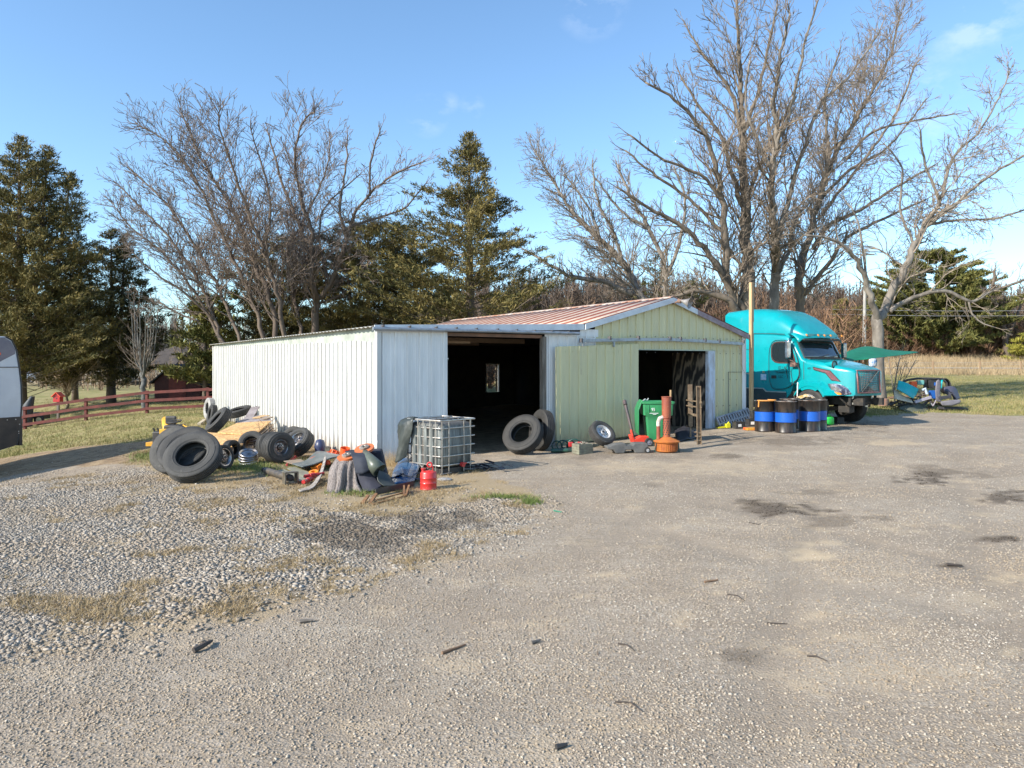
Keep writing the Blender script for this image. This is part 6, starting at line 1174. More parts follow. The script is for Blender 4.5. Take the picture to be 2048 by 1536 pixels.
for i in range(70):
    a = Vector((rg2.uniform(-1.1, .75), rg2.uniform(-.1, .7), rg2.uniform(.02, .5))); b_.bar(a, a + Vector((rg2.uniform(-.35, .35), rg2.uniform(-.2, .2), rg2.uniform(-.15, .15))), rg2.uniform(.03, .14), rg2.uniform(.02, .08))
o = b_.build("mixed_scrap", mat("dark_mixed_scrap", (.05, .042, .038), (.20, .15, .11), sc=9, cov=.4, rough=.7)); o.location = cj; tag(o, "dark tangled scrap heap filling the gaps under the wrecked dashboard", "scrap heap")
t = thing("truck_seat", "grey reclined truck seat dumped beside the wrecked dashboard", "seat", (PJ(1895, 810).x, ZJ - .2, g(PJ(1895, 810).x, ZJ - .2))); tl = t.location; sg = mat("grey_seat_cloth", (.13, .12, .14), (.2, .19, .21), sc=4, rough=.8); sdk = mat("charcoal_seat", (.04, .04, .05), rough=.7)
b_ = MB(); b_.loft([[PJ(1872, 803, z_) - tl, PJ(1884, 806, z_) - tl, PJ(1880, 785, z_) - tl, PJ(1883, 768, z_) - tl, PJ(1878, 758, z_) - tl, PJ(1872, 762, z_) - tl, PJ(1870, 782, z_) - tl] for z_ in (-.45, -.4, .0, .05)]); b_.build("backrest", sg, t, bevel=.05, smooth=60)
b_ = MB(); b_.loft([[PJ(1880, 803, z_) - tl, PJ(1884, 812, z_) - tl, PJ(1905, 812, z_) - tl, PJ(1922, 806, z_) - tl, PJ(1921, 799, z_) - tl, PJ(1900, 800, z_) - tl] for z_ in (-.6, -.5, .0, .1)]); b_.build("cushion", sg, t, bevel=.05, smooth=60)
b_ = MB(); b_.bar(PJ(1878, 796, -.6) - tl, PJ(1902, 793, -.6) - tl, .10, .12); b_.bar(PJ(1890, 783, 0) - tl, PJ(1902, 790, -.1) - tl, .16, .14); b_.box(tuple(PJ(1900, 816, -.2) - tl), (.75, .4, .1)); b_.box(tuple(PJ(1925, 818, -.2) - tl), (.4, .12, .06)); b_.build("frame", sdk, t, bevel=.02)
sheet("grey_duct", "dark grey bent duct behind the dumped truck seat", "duct", [[PJ(1886, 776, .5), PJ(1903, 774, .5), PJ(1911, 780, .5), PJ(1918, 798, .4)], [PJ(1890, 786, .3), PJ(1901, 785, .3), PJ(1906, 790, .3), PJ(1911, 800, .3)]], mat("slate_duct", (.07, .07, .10), rough=.5), solid=.12)
sheet("teal_shard", "pointed turquoise panel shard behind the dumped seat", "panel", [[PJ(1882, 760, .4), PJ(1886, 760, .4)], [PJ(1882, 776, .35), PJ(1883, 777, .35)]], mat("teal_fender_paint", (.0, .40, .42)), solid=.02, nu=3, nv=3)
tyre("dark hoop of a tyre behind the dumped seat", 1890, 29.6, (.4, -.9, .1), .32, .12, py=772, Ri=.26)
# ---- debris lying on the gravel
def stick(label, a, b2, r_, m_, nm="stick", mid=None, cat="stick"):
    pa, pb = up(GP(*a), r_), up(GP(*b2), r_); c = (pa + pb) / 2; pts_ = [pa - c, pb - c] if mid is None else [pa - c, up(GP(*mid), r_ * 1.6) - c, pb - c]; b_ = MB(); b_.tube(pts_, [r_, r_ * .9, r_ * .5][:len(pts_)] if len(pts_) == 3 else [r_, r_ * .6], 6); o = b_.build(nm, m_); o.location = c; tag(o, label, cat)
dk = mat("dark_bark", (.05, .04, .035), (.09, .07, .055), sc=12, rough=.9); br_ = mat("brown_stick", (.25, .15, .09), (.16, .1, .06), sc=12, rough=.9)
stick("dark curved bark strip on the gravel at lower left", (387, 1307), (424, 1287), .022, dk, mid=(408, 1299)); stick("brown stick on the gravel near the middle", (884, 1309), (931, 1292), .012, br_); stick("short grey stub of wood left of the picture's centre line", (600, 1247), (627, 1244), .018, wood_old)
stick("thin dark twig lying level in the middle of the lot", (1534, 1247), (1575, 1249), .006, dk); stick("thin curved twig right of the brown stick", (1455, 1190), (1490, 1203), .006, dk, mid=(1475, 1193)); stick("brown stick stub lying in front of the green door", (1409, 1166), (1436, 1162), .012, br_)
stick("thin crooked twig low in the middle of the lot", (1236, 1288), (1270, 1304), .006, dk, mid=(1255, 1292)); stick("forked black twig towards the right", (1614, 1314), (1655, 1324), .007, dk, mid=(1632, 1315)); stick("long thin twig at the bottom middle", (1230, 1405), (1285, 1425), .006, dk, mid=(1262, 1408)); stick("black scrap of rubber at the bottom of the lot", (1112, 1500), (1134, 1494), .016, blk, "rubber_scrap", cat="rubber scrap")
stick("black bent scrap on the right of the lot", (1893, 1132), (1924, 1134), .018, dk, "rubber_scrap", cat="rubber scrap"); stick("brown stub of wood at the right near the middle", (1062, 1290), (1080, 1284), .016, wood_old)
stick("thin twig lying beneath the two leftmost bare stones", (495, 1220), (545, 1205), .006, br_); stick("green plastic strip beside the gravel patch edge", (1108, 1023), (1124, 1026), .012, flat("green_strip", (.03, .2, .12)), "plastic_strip", cat="plastic strip"); stick("dark twig below the large oil stain", (1498, 1046), (1518, 1050), .008, dk)
# ================================================================ LEFT SIDE: camper, fence, shed, house, garden
XC = Vector((-12.85, 19.0, 0)); cax = Vector((-.50, -.87, 0)).normalized(); cn = Vector((-cax.y * -1, cax.x * -1, 0))
XC.z = g(XC.x, XC.y)
# local frame: x' along the camper towards its rear (off picture), y' away from the camera, z up
cyx = Vector((cax.y, -cax.x, 0)); 
if cyx.y < 0: cyx = -cyx
ca = math.atan2(-cax.y, -cax.x)            # local +x points from the body towards the nose
camper = thing("camper_trailer", "silver grey camper trailer with a black lower guard, cut off at the left edge", "camper", XC, ca)
zz = lambda py: CAMH - (py - HY) * 19.0 / F - XC.z
prof = [(-7.0, zz(900)), (-.55, zz(898)), (-.12, zz(890)), (-.04, zz(850)), (0, zz(810)), (-.01, zz(770)), (-.06, zz(735)), (-.13, zz(700)), (-.24, zz(681)), (-.40, zz(674)), (-7.0, zz(673))]
MC = Matrix(((1, 0, 0, 0), (0, 0, 1, 0), (0, 1, 0, 0), (0, 0, 0, 1)))
sil = mat("silver_camper_skin", (.56, .58, .60), (.50, .52, .55), sc=.8, rough=.3, coat=.2); drk_s = mat("dark_plum_band", (.09, .08, .12), (.13, .12, .15), sc=2, rough=.35, coat=.3); gd = mat("black_rock_guard", (.03, .025, .022), (.06, .045, .035), sc=3, rough=.5)
b_ = MB(); b_.prism(prof, 0, 2.4, MC); b_.build("body", sil, camper, bevel=.03)
b_ = MB(); b_.prism([(-7.0, zz(899)), (-.56, zz(897)), (-.13, zz(889)), (-.045, zz(850)), (-.005, zz(833)), (-7.0, zz(834))], -.012, 0.0, MC); b_.box((-.02, 1.2, (zz(895) + zz(833)) / 2), (.08, 2.4, .7)); b_.build("rock_guard", gd, camper)
b_ = MB(); b_.prism([(-7.0, zz(745)), (-.62, zz(728)), (-.16, zz(708)), (-.16, zz(700)), (-.27, zz(683)), (-.42, zz(676)), (-7.0, zz(675))], -.01, 0.0, MC); b_.build("dark_band", drk_s, camper)
b_ = MB(); b_.prism([(-7.0, zz(735)), (-.07, zz(733.5)), (-.07, zz(735)), (-7.0, zz(737))], -.016, 0.0, MC); b_.build("trim_line", blk, camper)
b_ = MB(); b_.tube([(p[0] + .005, -.0, p[1]) for p in prof[2:10]], .018, 6); b_.tube([(p[0] + .005, 2.4, p[1]) for p in prof[2:10]], .018, 6); b_.build("edge_trim", blk, camper)
b_ = MB(); b_.box((-.62, -.03, zz(708)), (.22, .05, .07)); b_.build("marker_light", flat("orange_red_lens", (.8, .1, .03), .25), camper, bevel=.02)
b_ = MB(); b_.prism([(-1.4, zz(742)), (-.55, zz(744)), (-1.0, zz(748)), (-1.4, zz(749))], -.014, 0.0, MC); b_.build("black_decal", blk, camper)
b_ = MB()
for x, y in ((-.35, 838), (-.15, 838), (-.06, 848), (-.08, 862), (-.08, 866), (-.6, 838)): b_.box((x, -.018, zz(y)), (.02, .012, .02))
b_.build("rivet", silver, camper)
wheel_into(camper, (-3.5, .15, .36), (0, -1, 0), .36, .24); wheel_into(camper, (-4.4, .15, .36), (0, -1, 0), .36, .24)
b_ = MB(); b_.box((-.6, 1.2, .3), (.1, 1.6, .08)); b_.box((-.5, .5, .25), (.08, .08, .5)); b_.build("jack_leg", blk, camper)
# rail fence
fred = mat("faded_red_fence", (.15, .032, .024), (.09, .022, .018), sc=3, cov=.5, rough=.75, c3=(.32, .22, .19), cov3=.25)
ZF = 34.0
def fx(px): return (px - CX) * ZF / F
F0 = fx(50) - 2.9 * 2; sp_ = (fx(416) - fx(50)) / 3
fy = lambda i: ZF + (0)
fence = thing("rail_fence", "faded red three-rail wooden fence crossing the lawn", "fence", (fx(50), ZF, g(fx(50), ZF)))
fp = []
for i in range(-2, 6):
    x = fx(50) + sp_ * i; y = ZF + (i > 3) * 0; zb_ = CAMH - ((858 - 10.5 * i) - HY) * ZF / F; zb_ = g(x, y)
    fp.append(Vector((x, y, zb_)))
fl = fence.location
for p in fp:
    b_ = MB(); b_.box(tuple(p - fl + Vector((0, 0, .50))), (.12, .12, 1.14)); b_.build("post", fred, fence, bevel=.008)
for a, b2 in zip(fp[:-1], fp[1:]):
    for h in (.22, .60, .97):
        b_ = MB(); b_.bar(a - fl + Vector((0, -.08, h)), b2 - fl + Vector((0, -.08, h + random.uniform(-.02, .02))), .13, .035, hint=(0, 1, 0)); b_.build("rail", fred, fence)
# nesting box
p = GP(108, 835); p = Vector((fx(106) * 35 / 34, 35.4, g(fx(106), 35.4))); bh = thing("nesting_box", "bright red nesting box on a short post behind the fence", "nesting box", p); hb = CAMH - (800 - HY) * 35.4 / F - p.z
b_ = MB(); b_.box((0, 0, hb / 2), (.1, .1, hb)); b_.build("post", wood_old, bh); b_ = MB(); b_.box((0, 0, hb + .05), (.32, .3, .28)); b_.prism([(-.16, hb + .18), (.16, hb + .18), (0, hb + .34)], -.15, .15, MC); b_.build("box", redp, bh); b_ = MB(); b_.bar((-.22, 0, hb + .16), (.0, 0, hb + .38), .03, .42, hint=(0, 1, 0)); b_.bar((.22, 0, hb + .16), (.0, 0, hb + .38), .03, .42, hint=(0, 1, 0)); b_.build("roof", mat("orange_red_roof", (.8, .09, .04), rough=.5), bh); b_ = MB(); b_.lathe([(0, 0), (.04, 0)], 12, fm((.02, -.155, hb + .08), basis((0, -1, 0)))); b_.build("hole", blk, bh)
# red shed behind the fence
Zs = 43.0; x0, x1 = (309 - CX) * Zs / F, (401 - CX) * Zs / F; zb = g((x0 + x1) / 2, Zs); wz_ = CAMH - (758 - HY) * Zs / F - zb; pz_ = CAMH - (729 - HY) * Zs / F - zb
rs = thing("garden_shed", "small tree-shaded red gabled garden shed behind the fence", "shed", (x0, Zs, zb)); w_ = x1 - x0; dr = mat("shaded_red_boards", (.07, .018, .015), (.04, .012, .01), sc=3, rough=.8, stretch=(6, 1, 1))  # boards darkened so their colour carries the tree shade
b_ = MB(); b_.prism([(0, -.2), (w_, -.2), (w_, wz_ - .25), (w_ * .4, pz_ - .1), (0, wz_ - .1)], 0, 3, MC); b_.build("walls", dr, rs); b_ = MB(); b_.bar((-.2, 1.5, wz_ - .25), (w_ * .4, 1.5, pz_), .08, 3.4, hint=(0, 1, 0)); b_.bar((w_ + .25, 1.5, wz_ - .45), (w_ * .4, 1.5, pz_), .08, 3.4, hint=(0, 1, 0)); b_.build("roof", mat("dark_shed_roof", (.035, .035, .035), rough=.8), rs)
b_ = MB(); b_.box((w_ * .5, -.02, .9), (1.0, .04, 1.8)); b_.build("door", mat("brick_red_door", (.10, .022, .018), (.16, .035, .025), sc=3, rough=.8), rs)
# house far left
Zh = 74.0; hx0, hx1 = (150 - CX) * Zh / F, (345 - CX) * Zh / F; zb = g((hx0 + hx1) / 2, Zh); H = lambda px, py: ((px - CX) * Zh / F - hx0, CAMH - (py - HY) * Zh / F - zb)
hs2 = thing("house", "single-storey grey house with a white window far left", "house", (hx0, Zh, zb)); W_ = hx1 - hx0; sid = mat("grey_siding", (.26, .25, .21), (.22, .21, .18), sc=2, rough=.8)
ez = H(200, 728)[1]; b_ = MB(); b_.box((W_ / 2, 4, ez / 2 - .2), (W_, 8, ez + .4)); b_.build("walls", sid, hs2); b_ = MB(); b_.bar((W_ / 2, -.4, ez - .1), (W_ / 2, 4, ez + 2.2), W_ + 1, .12, hint=(0, 0, 1)); b_.bar((W_ / 2, 8.4, ez - .1), (W_ / 2, 4, ez + 2.2), W_ + 1, .12); b_.build("roof", mat("brown_shingle", (.05, .04, .034), (.075, .06, .05), sc=2, rough=.9), hs2)
wf = mat("white_window_frame", (.75, .75, .75), rough=.5)
for px, pw in ((258, 13), (215, 12)):
    a = H(px, 748); b_ = MB(); b_.box((a[0], -.03, a[1]), (pw * Zh / F + .2, .08, 1.55)); wn_ = b_.build("window", wf, hs2); b_ = MB(); b_.box((a[0], -.075, a[1] + .37), (pw * Zh / F - .12, .03, .6)); b_.box((a[0], -.075, a[1] - .35), (pw * Zh / F - .12, .03, .62)); b_.build("pane", glass, wn_)
    b_ = MB(); b_.box((a[0] - .65, -.04, a[1]), (.3, .05, 1.5)); b_.build("shutter", blk, hs2)
a = H(240, 770); b_ = MB(); b_.box((a[0], -1.5, .55), (5, 2.5, .15)); b_.build("deck", mat("grey_deck", (.3, .28, .25), rough=.8), hs2)
for k in range(5): b_ = MB(); b_.box((a[0] - 2.4 + 1.2 * k, -2.7, .9), (.1, .1, 1.0)); b_.build("deck_post", mat("white_rail", (.6, .6, .58), rough=.6), hs2)
b_ = MB(); b_.box((a[0], -2.7, 1.4), (5, .08, .08)); b_.build("deck_rail", mat("white_rail", (.6, .6, .58)), hs2)
# distant parked car left
Zc_ = 70.0; x = (38 - CX) * Zc_ / F; car = thing("parked_car", "silver car parked far away behind the camper", "car", (x, Zc_, g(x, Zc_) + .35), R(10)); b_ = MB()
b_.loft([[(xx_, y, z) for y, z in ((-.85, .35), (.85, .35), (.85, zt * .75), (.7 * k_, zt), (-.7 * k_, zt), (-.85, zt * .75))] for xx_, zt, k_ in ((-2.2, .8, 1), (-1.9, 1.0, 1), (-.9, 1.05, 1), (-.3, 1.5, .85), (1.1, 1.5, .85), (1.8, 1.1, 1), (2.2, .9, 1))]); b_.build("body", mat("silver_car_paint", (.5, .52, .56), rough=.3, metal=.5), car, smooth=40); b_ = MB(); b_.box((.4, -.72, 1.25), (1.5, .3, .3)); b_.build("side_window", glass, car)
for x_ in (-1.4, 1.4): wheel_into(car, (x_, -.8, .3), (0, -1, 0), .32, .2)
# garden cart and covered pot by the trunk
p = Vector((fx(72) * 35.5 / 34, 35.8, 0)); p.z = g(p.x, p.y); gcart = thing("garden_cart", "black garden cart with a pale wheel behind the fence", "cart", p); b_ = MB(); b_.box((-.2, 0, .45), (1.1, .5, .3)); b_.tube([(-.7, 0, .5), (-1.1, 0, .75)], .03, 6); b_.build("tub", blk, gcart, bevel=.04); wheel_into(gcart, (.15, -.3, .25), (0, -1, 0), .25, .08, rimc=flat("cream_rim", (.6, .55, .35)))
p = Vector((fx(53) * 35.2 / 34, 35.2, 0)); p.z = g(p.x, p.y); b_ = MB(); b_.loft([[(s_ * math.cos(a) + o_, s_ * math.sin(a), z) for a in np.linspace(0, 6.28, 9)[:-1]] for z, s_, o_ in ((.0, .25, 0), (.6, .28, 0), (1.1, .22, .1), (1.5, .1, .3))]); o = b_.build("black_sack", mat("dark_sack", (.05, .055, .06), rough=.6), smooth=60); o.location = p; tag(o, "dark covered heap leaning by the cedar trunk behind the fence", "sack")
# ---- pasture fence and poles on the right
ZP = 74.0; pf = [((x - CX) * ZP / F, ZP) for x in (1510, 1600, 1690, 1780, 1866, 1960, 2042, 2130)]
pz0 = g(*pf[4]); pfn = thing("pasture_fence", "thin wire and rail fence across the far field", "fence", (pf[4][0], pf[4][1], pz0)); pm = mat("tan_fence_post", (.33, .22, .13), rough=.9)
for x, y in pf: b_ = MB(); b_.box((x - pf[4][0], 0, g(x, y) - pz0 + .6), (.13, .13, 1.3)); b_.build("post", pm, pfn)
for (xa, ya), (xb, yb) in zip(pf[:-1], pf[1:]):
    b_ = MB(); za, zb2 = g(xa, ya) - pz0, g(xb, yb) - pz0
    for h, r_ in ((.55, .045), (.95, .012), (1.1, .012)): b_.tube([(xa - pf[4][0], 0, za + h), (xb - pf[4][0], 0, zb2 + h)], r_, 5)
    b_.build("rail", mat("grey_rail", (.36, .34, .32), rough=.7), pfn)
Zp = 62.0; x = (1728 - CX) * Zp / F; zb = g(x, Zp); H = CAMH - (500 - HY) * Zp / F - zb; up_ = thing("utility_pole", "pale grey utility pole beyond the green canopy", "utility pole", (x, Zp, zb)); b_ = MB(); b_.tube([(0, 0, 0), (.1, 0, H)], [.16, .10], 12); b_.build("pole", mat("pale_grey_pole", (.42, .40, .36), (.3, .28, .25), sc=3, rough=.8), up_, smooth=60); b_ = MB(); b_.box((.1, 0, H - .4), (1.6, .1, .1)); b_.build("crossarm", wood_old, up_)
for k, (py, lab) in enumerate(((618, "upper sagging power line crossing the right cedar"), (628, "lower sagging power line crossing the right cedar"))):
    Zl = 90.0; b_ = MB(); p0 = W(1640, py - 10, 80); b_.tube([W(1640 + 60 * i, py - 4 * math.sin(i / 10 * math.pi) * -1, 80 + i) - p0 for i in range(11)], .02, 4); o = b_.build("power_line", flat("grey_cable", (.4, .4, .42))); o.location = p0; tag(o, lab, "power line", "power lines on the right")
# ================================================================ TREES
def bark(name, c1, c2, c3=(.42, .40, .36)):
    return mat(name, c1, c2, sc=2.2, cov=.5, soft=.15, rough=.9, bmp=1.0, bsc=14, stretch=(1.4, 1.4, .4), c3=c3, cov3=.33, sc3=5)
bark_g = bark("grey_bark", (.22, .175, .13), (.10, .08, .062)); bark_p = bark("pale_bark", (.27, .235, .195), (.10, .085, .07)); bark_b = bark("brown_bark", (.16, .12, .09), (.10, .075, .06), (.26, .22, .18))
def twigmat(name, a, b2):
    m, nt, b = nodes(name); gi = nt.nodes.new("ShaderNodeNewGeometry"); nt.links.new(ramp(nt, gi.outputs['Random Per Island'], [(0, a), (1, b2)]), b.inputs['Base Color']); b.inputs['Roughness'].default_value = .85; return m
twig_g = twigmat("grey_brown_twigs", (.11, .085, .065), (.30, .235, .17)); twig_r = twigmat("reddish_twigs", (.12, .09, .072), (.28, .215, .17)); twig_p = twigmat("pale_twigs", (.15, .12, .09), (.34, .275, .21))
class Seg:                     # thin branch segments, collected then meshed with numpy
    def __init__(s): s.a = []; s.b = []; s.ra = []; s.rb = []
    def add(s, p, q, r0, r1): s.a.append(p); s.b.append(q); s.ra.append(r0); s.rb.append(r1)
    def mesh(s, name, m, parent, org, k=3):
        a = np.array(s.a) - np.array(org); b = np.array(s.b) - np.array(org); ra = np.array(s.ra)[:, None]; rb = np.array(s.rb)[:, None]
        d = b - a; L = np.linalg.norm(d, axis=1, keepdims=True) + 1e-9; d = d / L; b = b + d * ra * .6
        h = np.where(np.abs(d[:, 2:3]) > .9, np.array([[1, 0, 0]]), np.array([[0, 0, 1]])); x = np.cross(h, d); x /= np.linalg.norm(x, axis=1, keepdims=True) + 1e-9; y = np.cross(d, x)
        V = []
        for c, r_ in ((a, ra), (b, rb)):
            for j in range(k): t = 2 * math.pi * j / k; V.append(c + (x * math.cos(t) + y * math.sin(t)) * r_)
        V = np.stack(V, 1).reshape(-1, 3); n = len(a); base = (np.arange(n) * 2 * k)[:, None]
        Fc = np.concatenate([base + np.array([[j, (j + 1) % k, k + (j + 1) % k, k + j]]) for j in range(k)], 0)
        return mesh_np(name, V, Fc, m, parent, smooth=True)
def norm(v):
    l = math.sqrt(v[0] ** 2 + v[1] ** 2 + v[2] ** 2) or 1; return (v[0] / l, v[1] / l, v[2] / l)
def child_dir(d, ang, rg, upb=.0):
    while True:
        r_ = (rg.gauss(0, 1), rg.gauss(0, 1), rg.gauss(0, 1)); dt = r_[0] * d[0] + r_[1] * d[1] + r_[2] * d[2]; p = (r_[0] - dt * d[0], r_[1] - dt * d[1], r_[2] - dt * d[2]); l = math.sqrt(sum(q * q for q in p))
        if l > .1: break
    p = (p[0] / l, p[1] / l, p[2] / l); c, s_ = math.cos(ang), math.sin(ang); return norm((d[0] * c + p[0] * s_, d[1] * c + p[1] * s_, d[2] * c + p[2] * s_ + upb))
def grow(S, p, d, L, r_, lvl, rg, cfg):
    n = max(3, int(L / cfg['seg'])); st = L / n; rmin = cfg['rmin']; pts = [p]; rs = [r_]
    for i in range(n):
        w = cfg['wob']; d = norm((d[0] + rg.gauss(0, w), d[1] + rg.gauss(0, w), d[2] + rg.gauss(0, w) + cfg['trop'])); q = (p[0] + d[0] * st, p[1] + d[1] * st, p[2] + d[2] * st); r1 = max(rmin, r_ * (1 - .8 * (i + 1) / n)); S.add(p, q, rs[-1], r1); p = q; pts.append((p, d)); rs.append(r1)
    if lvl <= 0: return
    m = cfg['kids'][lvl]; m = int(m * (L / cfg['ref'][lvl]) + rg.random()); m = max(1, m) if L > .35 else 0
    for _ in range(m):
        f = .15 + .85 * rg.random(); i = min(n - 1, int(f * n)); pt, dd = pts[i + 1]; l2 = L * rg.uniform(.35, .62) * (1.15 - .55 * f)
        if l2 < .18: continue
        grow(S, pt, child_dir(dd, R(rg.uniform(22, 52)), rg, cfg['upb']), l2, max(rmin, rs[i + 1] * .62), lvl - 1, rg, cfg)
def bare_tree(name, label, Z0, limbs, seed, group=None, base=None, barkm=bark_g, twigm=twig_g, lvl=3, dens=1.0, rmin=.0105, trop=.03, upb=.12, wob=.11, depth=.35, thick=.88, side=1.0, cat="tree"):
    rg = random.Random(seed); bp = limbs[0][0]; x = (bp[0] - CX) * Z0 / F; org = Vector((x, Z0, g(x, Z0))); t = thing(name, label, cat, org, 0, group)
    tr = MB(); S = Seg(); cfg = dict(seg=.28, rmin=rmin, wob=wob, trop=trop, upb=upb, kids={3: 5.5 * dens, 2: 4.5 * dens, 1: 3.6 * dens}, ref={3: 3.0, 2: 1.5, 1: .8})
    paths = []                              # world-space main limbs with depth
    for li, L in enumerate(limbs):
        px0, py0, r0 = L[0]
        # start depth: from nearest existing limb point
        dz0 = 0
        if li:
            best = 1e9
            for P_ in paths:
                for (qx, qy, qr, qd) in P_:
                    e = (qx - px0) ** 2 + (qy - py0) ** 2
                    if e < best: best = e; dz0 = qd
        sl_ = rg.uniform(-1, 1) * depth; cur = dz0; pp_ = []; prev = None
        for (px, py, r_) in L:
            if prev is not None: cur += math.hypot(px - prev[0], py - prev[1]) * Z0 / F * sl_
            pp_.append((px, py, r_, cur)); prev = (px, py)
        if not li: pp_ = [(a, b2, c, 0 if k < 3 else d) for k, (a, b2, c, d) in enumerate(pp_)]
        paths.append(pp_); ctl = [Vector(((px - CX) * (Z0 + dz) / F, Z0 + dz, CAMH - (py - HY) * (Z0 + dz) / F)) for px, py, r_, dz in pp_]
        if not li: ctl[0].z = min(ctl[0].z, org.z) - .2
        n = max(6, int(sum((ctl[i + 1] - ctl[i]).length for i in range(len(ctl) - 1)) / .35)); pts = []; rr_ = []
        for k in range(n + 1):
            u = k / n; p = cat4(ctl, u); f = u * (len(L) - 1); i = min(int(f), len(L) - 2); rp = L[i][2] + (L[i + 1][2] - L[i][2]) * (f - i); r_ = rp * Z0 / F
            jit = min(.05, r_ * .4); pts.append(p + Vector((rg.gauss(0, jit), rg.gauss(0, jit), rg.gauss(0, jit * .5)))); rr_.append(max(.014, r_ * thick))
        if not li: rr_[0] *= 1.5; rr_[1] *= 1.15
        tr.tube([q - org for q in pts], rr_, 9 if L[0][2] > 6 else 7)
        LL = sum((pts[i + 1] - pts[i]).length for i in range(n)); acc = 0
        for k in range(1, n + 1):
            f = k / n; d = tuple((pts[k] - pts[k - 1]).normalized()); r_ = rr_[k]
            if pts[k].z < org.z + min(4.2, .28 * (CAMH - (limbs[0][-1][1] - HY) * Z0 / F - org.z)): continue
            cnt = side * dens * 1.15 * (.5 + .9 * f) * (.8 if r_ > .1 else 1.1)
            while cnt > rg.random():
                cnt -= 1; l2 = min(3.6, (LL * .24 + .4) * rg.uniform(.35, 1.0) * (1.2 - .85 * f)); l2 = max(l2, .5)
                grow(S, tuple(pts[k]), child_dir(d, R(rg.uniform(25, 60)), rg, upb), l2, min(.06, max(.019, r_ * .42)), lvl - 1, rg, cfg)
        grow(S, tuple(pts[-1]), d, .75, rr_[-1] * .8, 2, rg, cfg)
    tr.build("trunk", barkm, t, smooth=170); S.mesh("crown", twigm, t, org); return len(S.a)
big = [[(1495, 790, 18), (1493, 620, 16), (1497, 560, 14), (1492, 480, 13), (1490, 400, 11), (1485, 300, 8), (1483, 200, 6), (1478, 120, 4.5), (1474, 30, 3), (1470, -60, 2)],
 [(1495, 640, 10), (1455, 560, 9), (1450, 470, 8), (1445, 400, 6.5), (1432, 330, 5.5), (1405, 260, 4.5), (1350, 200, 3), (1290, 165, 2)], [(1480, 645, 9), (1450, 560, 7), (1410, 500, 6), (1360, 450, 5), (1300, 418, 3.5), (1235, 375, 2)],
 [(1490, 420, 6), (1460, 330, 5), (1440, 270, 4), (1400, 215, 3), (1360, 150, 2)], [(1487, 300, 5.5), (1470, 200, 4.5), (1440, 150, 3.5), (1400, 100, 2.6), (1372, 50, 1.6)], [(1487, 270, 5), (1515, 190, 4), (1535, 100, 3), (1555, 10, 2)],
 [(1492, 400, 5), (1520, 330, 4), (1545, 270, 3), (1590, 200, 2)], [(1497, 690, 9), (1475, 620, 8), (1435, 590, 7), (1385, 583, 5), (1325, 605, 3), (1280, 640, 2)], [(1445, 400, 4), (1400, 350, 3.5), (1330, 320, 2.6), (1260, 270, 1.8)], [(1450, 470, 4), (1380, 400, 3.5), (1310, 350, 2.6), (1250, 300, 1.8)]]
mid = [[(1545, 790, 13), (1548, 620, 11), (1552, 540, 10), (1550, 470, 9), (1543, 400, 7), (1545, 330, 6.5), (1552, 280, 5.5), (1548, 200, 4), (1560, 120, 3), (1580, 20, 2)], [(1550, 490, 7), (1575, 410, 5), (1600, 320, 4), (1640, 210, 3.2), (1700, 150, 2.4), (1760, 60, 1.6)],
 [(1552, 300, 4.5), (1570, 250, 3.8), (1590, 180, 3), (1610, 90, 2.3), (1640, -10, 1.6)], [(1548, 560, 5), (1580, 500, 4), (1590, 440, 3), (1640, 380, 2)], [(1545, 340, 4), (1510, 270, 3), (1490, 200, 2.4), (1500, 120, 1.8)]]
rgt = [[(1610, 790, 13), (1600, 620, 10), (1600, 540, 9), (1620, 470, 8), (1640, 390, 7), (1670, 310, 6), (1700, 260, 5), (1740, 190, 4), (1780, 110, 3), (1800, 30, 1.8)], [(1650, 370, 5), (1655, 280, 4), (1650, 200, 3), (1680, 100, 2)], [(1625, 500, 6), (1660, 450, 5), (1720, 420, 4), (1800, 370, 3), (1870, 330, 2)],
 [(1690, 320, 4), (1750, 262, 3), (1840, 240, 2.2), (1910, 228, 1.5)], [(1640, 400, 4.5), (1700, 340, 3.5), (1780, 290, 2.5), (1850, 200, 1.8)], [(1605, 590, 6), (1650, 540, 5), (1690, 480, 4), (1760, 440, 3), (1850, 400, 2)], [(1645, 430, 4), (1720, 330, 3.5), (1790, 230, 2.6), (1830, 130, 1.8)]]
frk = [[(1757, 775, 15), (1757, 700, 12.5), (1757, 640, 12), (1768, 620, 9.5), (1785, 580, 9), (1810, 530, 8), (1835, 480, 7), (1855, 440, 6), (1880, 400, 5), (1892, 350, 4), (1910, 310, 3), (1960, 260, 2.5), (2000, 190, 2), (2020, 140, 1.5)], [(1755, 645, 8), (1742, 600, 7), (1728, 550, 6), (1705, 510, 4.5), (1670, 480, 3), (1610, 470, 2)],
 [(1775, 625, 6), (1830, 595, 5), (1890, 582, 5), (1940, 603, 3.6), (1985, 582, 3.5), (2048, 560, 3), (2110, 535, 2.2)], [(1850, 455, 5), (1920, 400, 4), (1980, 350, 3), (2048, 310, 2.5), (2110, 270, 1.8)], [(1850, 450, 4), (1920, 440, 3), (1990, 437, 2.6), (2060, 415, 2)], [(1830, 490, 3.5), (1800, 420, 3), (1805, 340, 2.3), (1770, 290, 1.6)], [(1880, 400, 3.5), (1850, 330, 3), (1840, 260, 2)], [(1730, 560, 3), (1725, 500, 2.6), (1715, 440, 2), (1690, 400, 1.5)], [(1935, 600, 2.5), (1955, 640, 2), (1990, 655, 1.2)]]
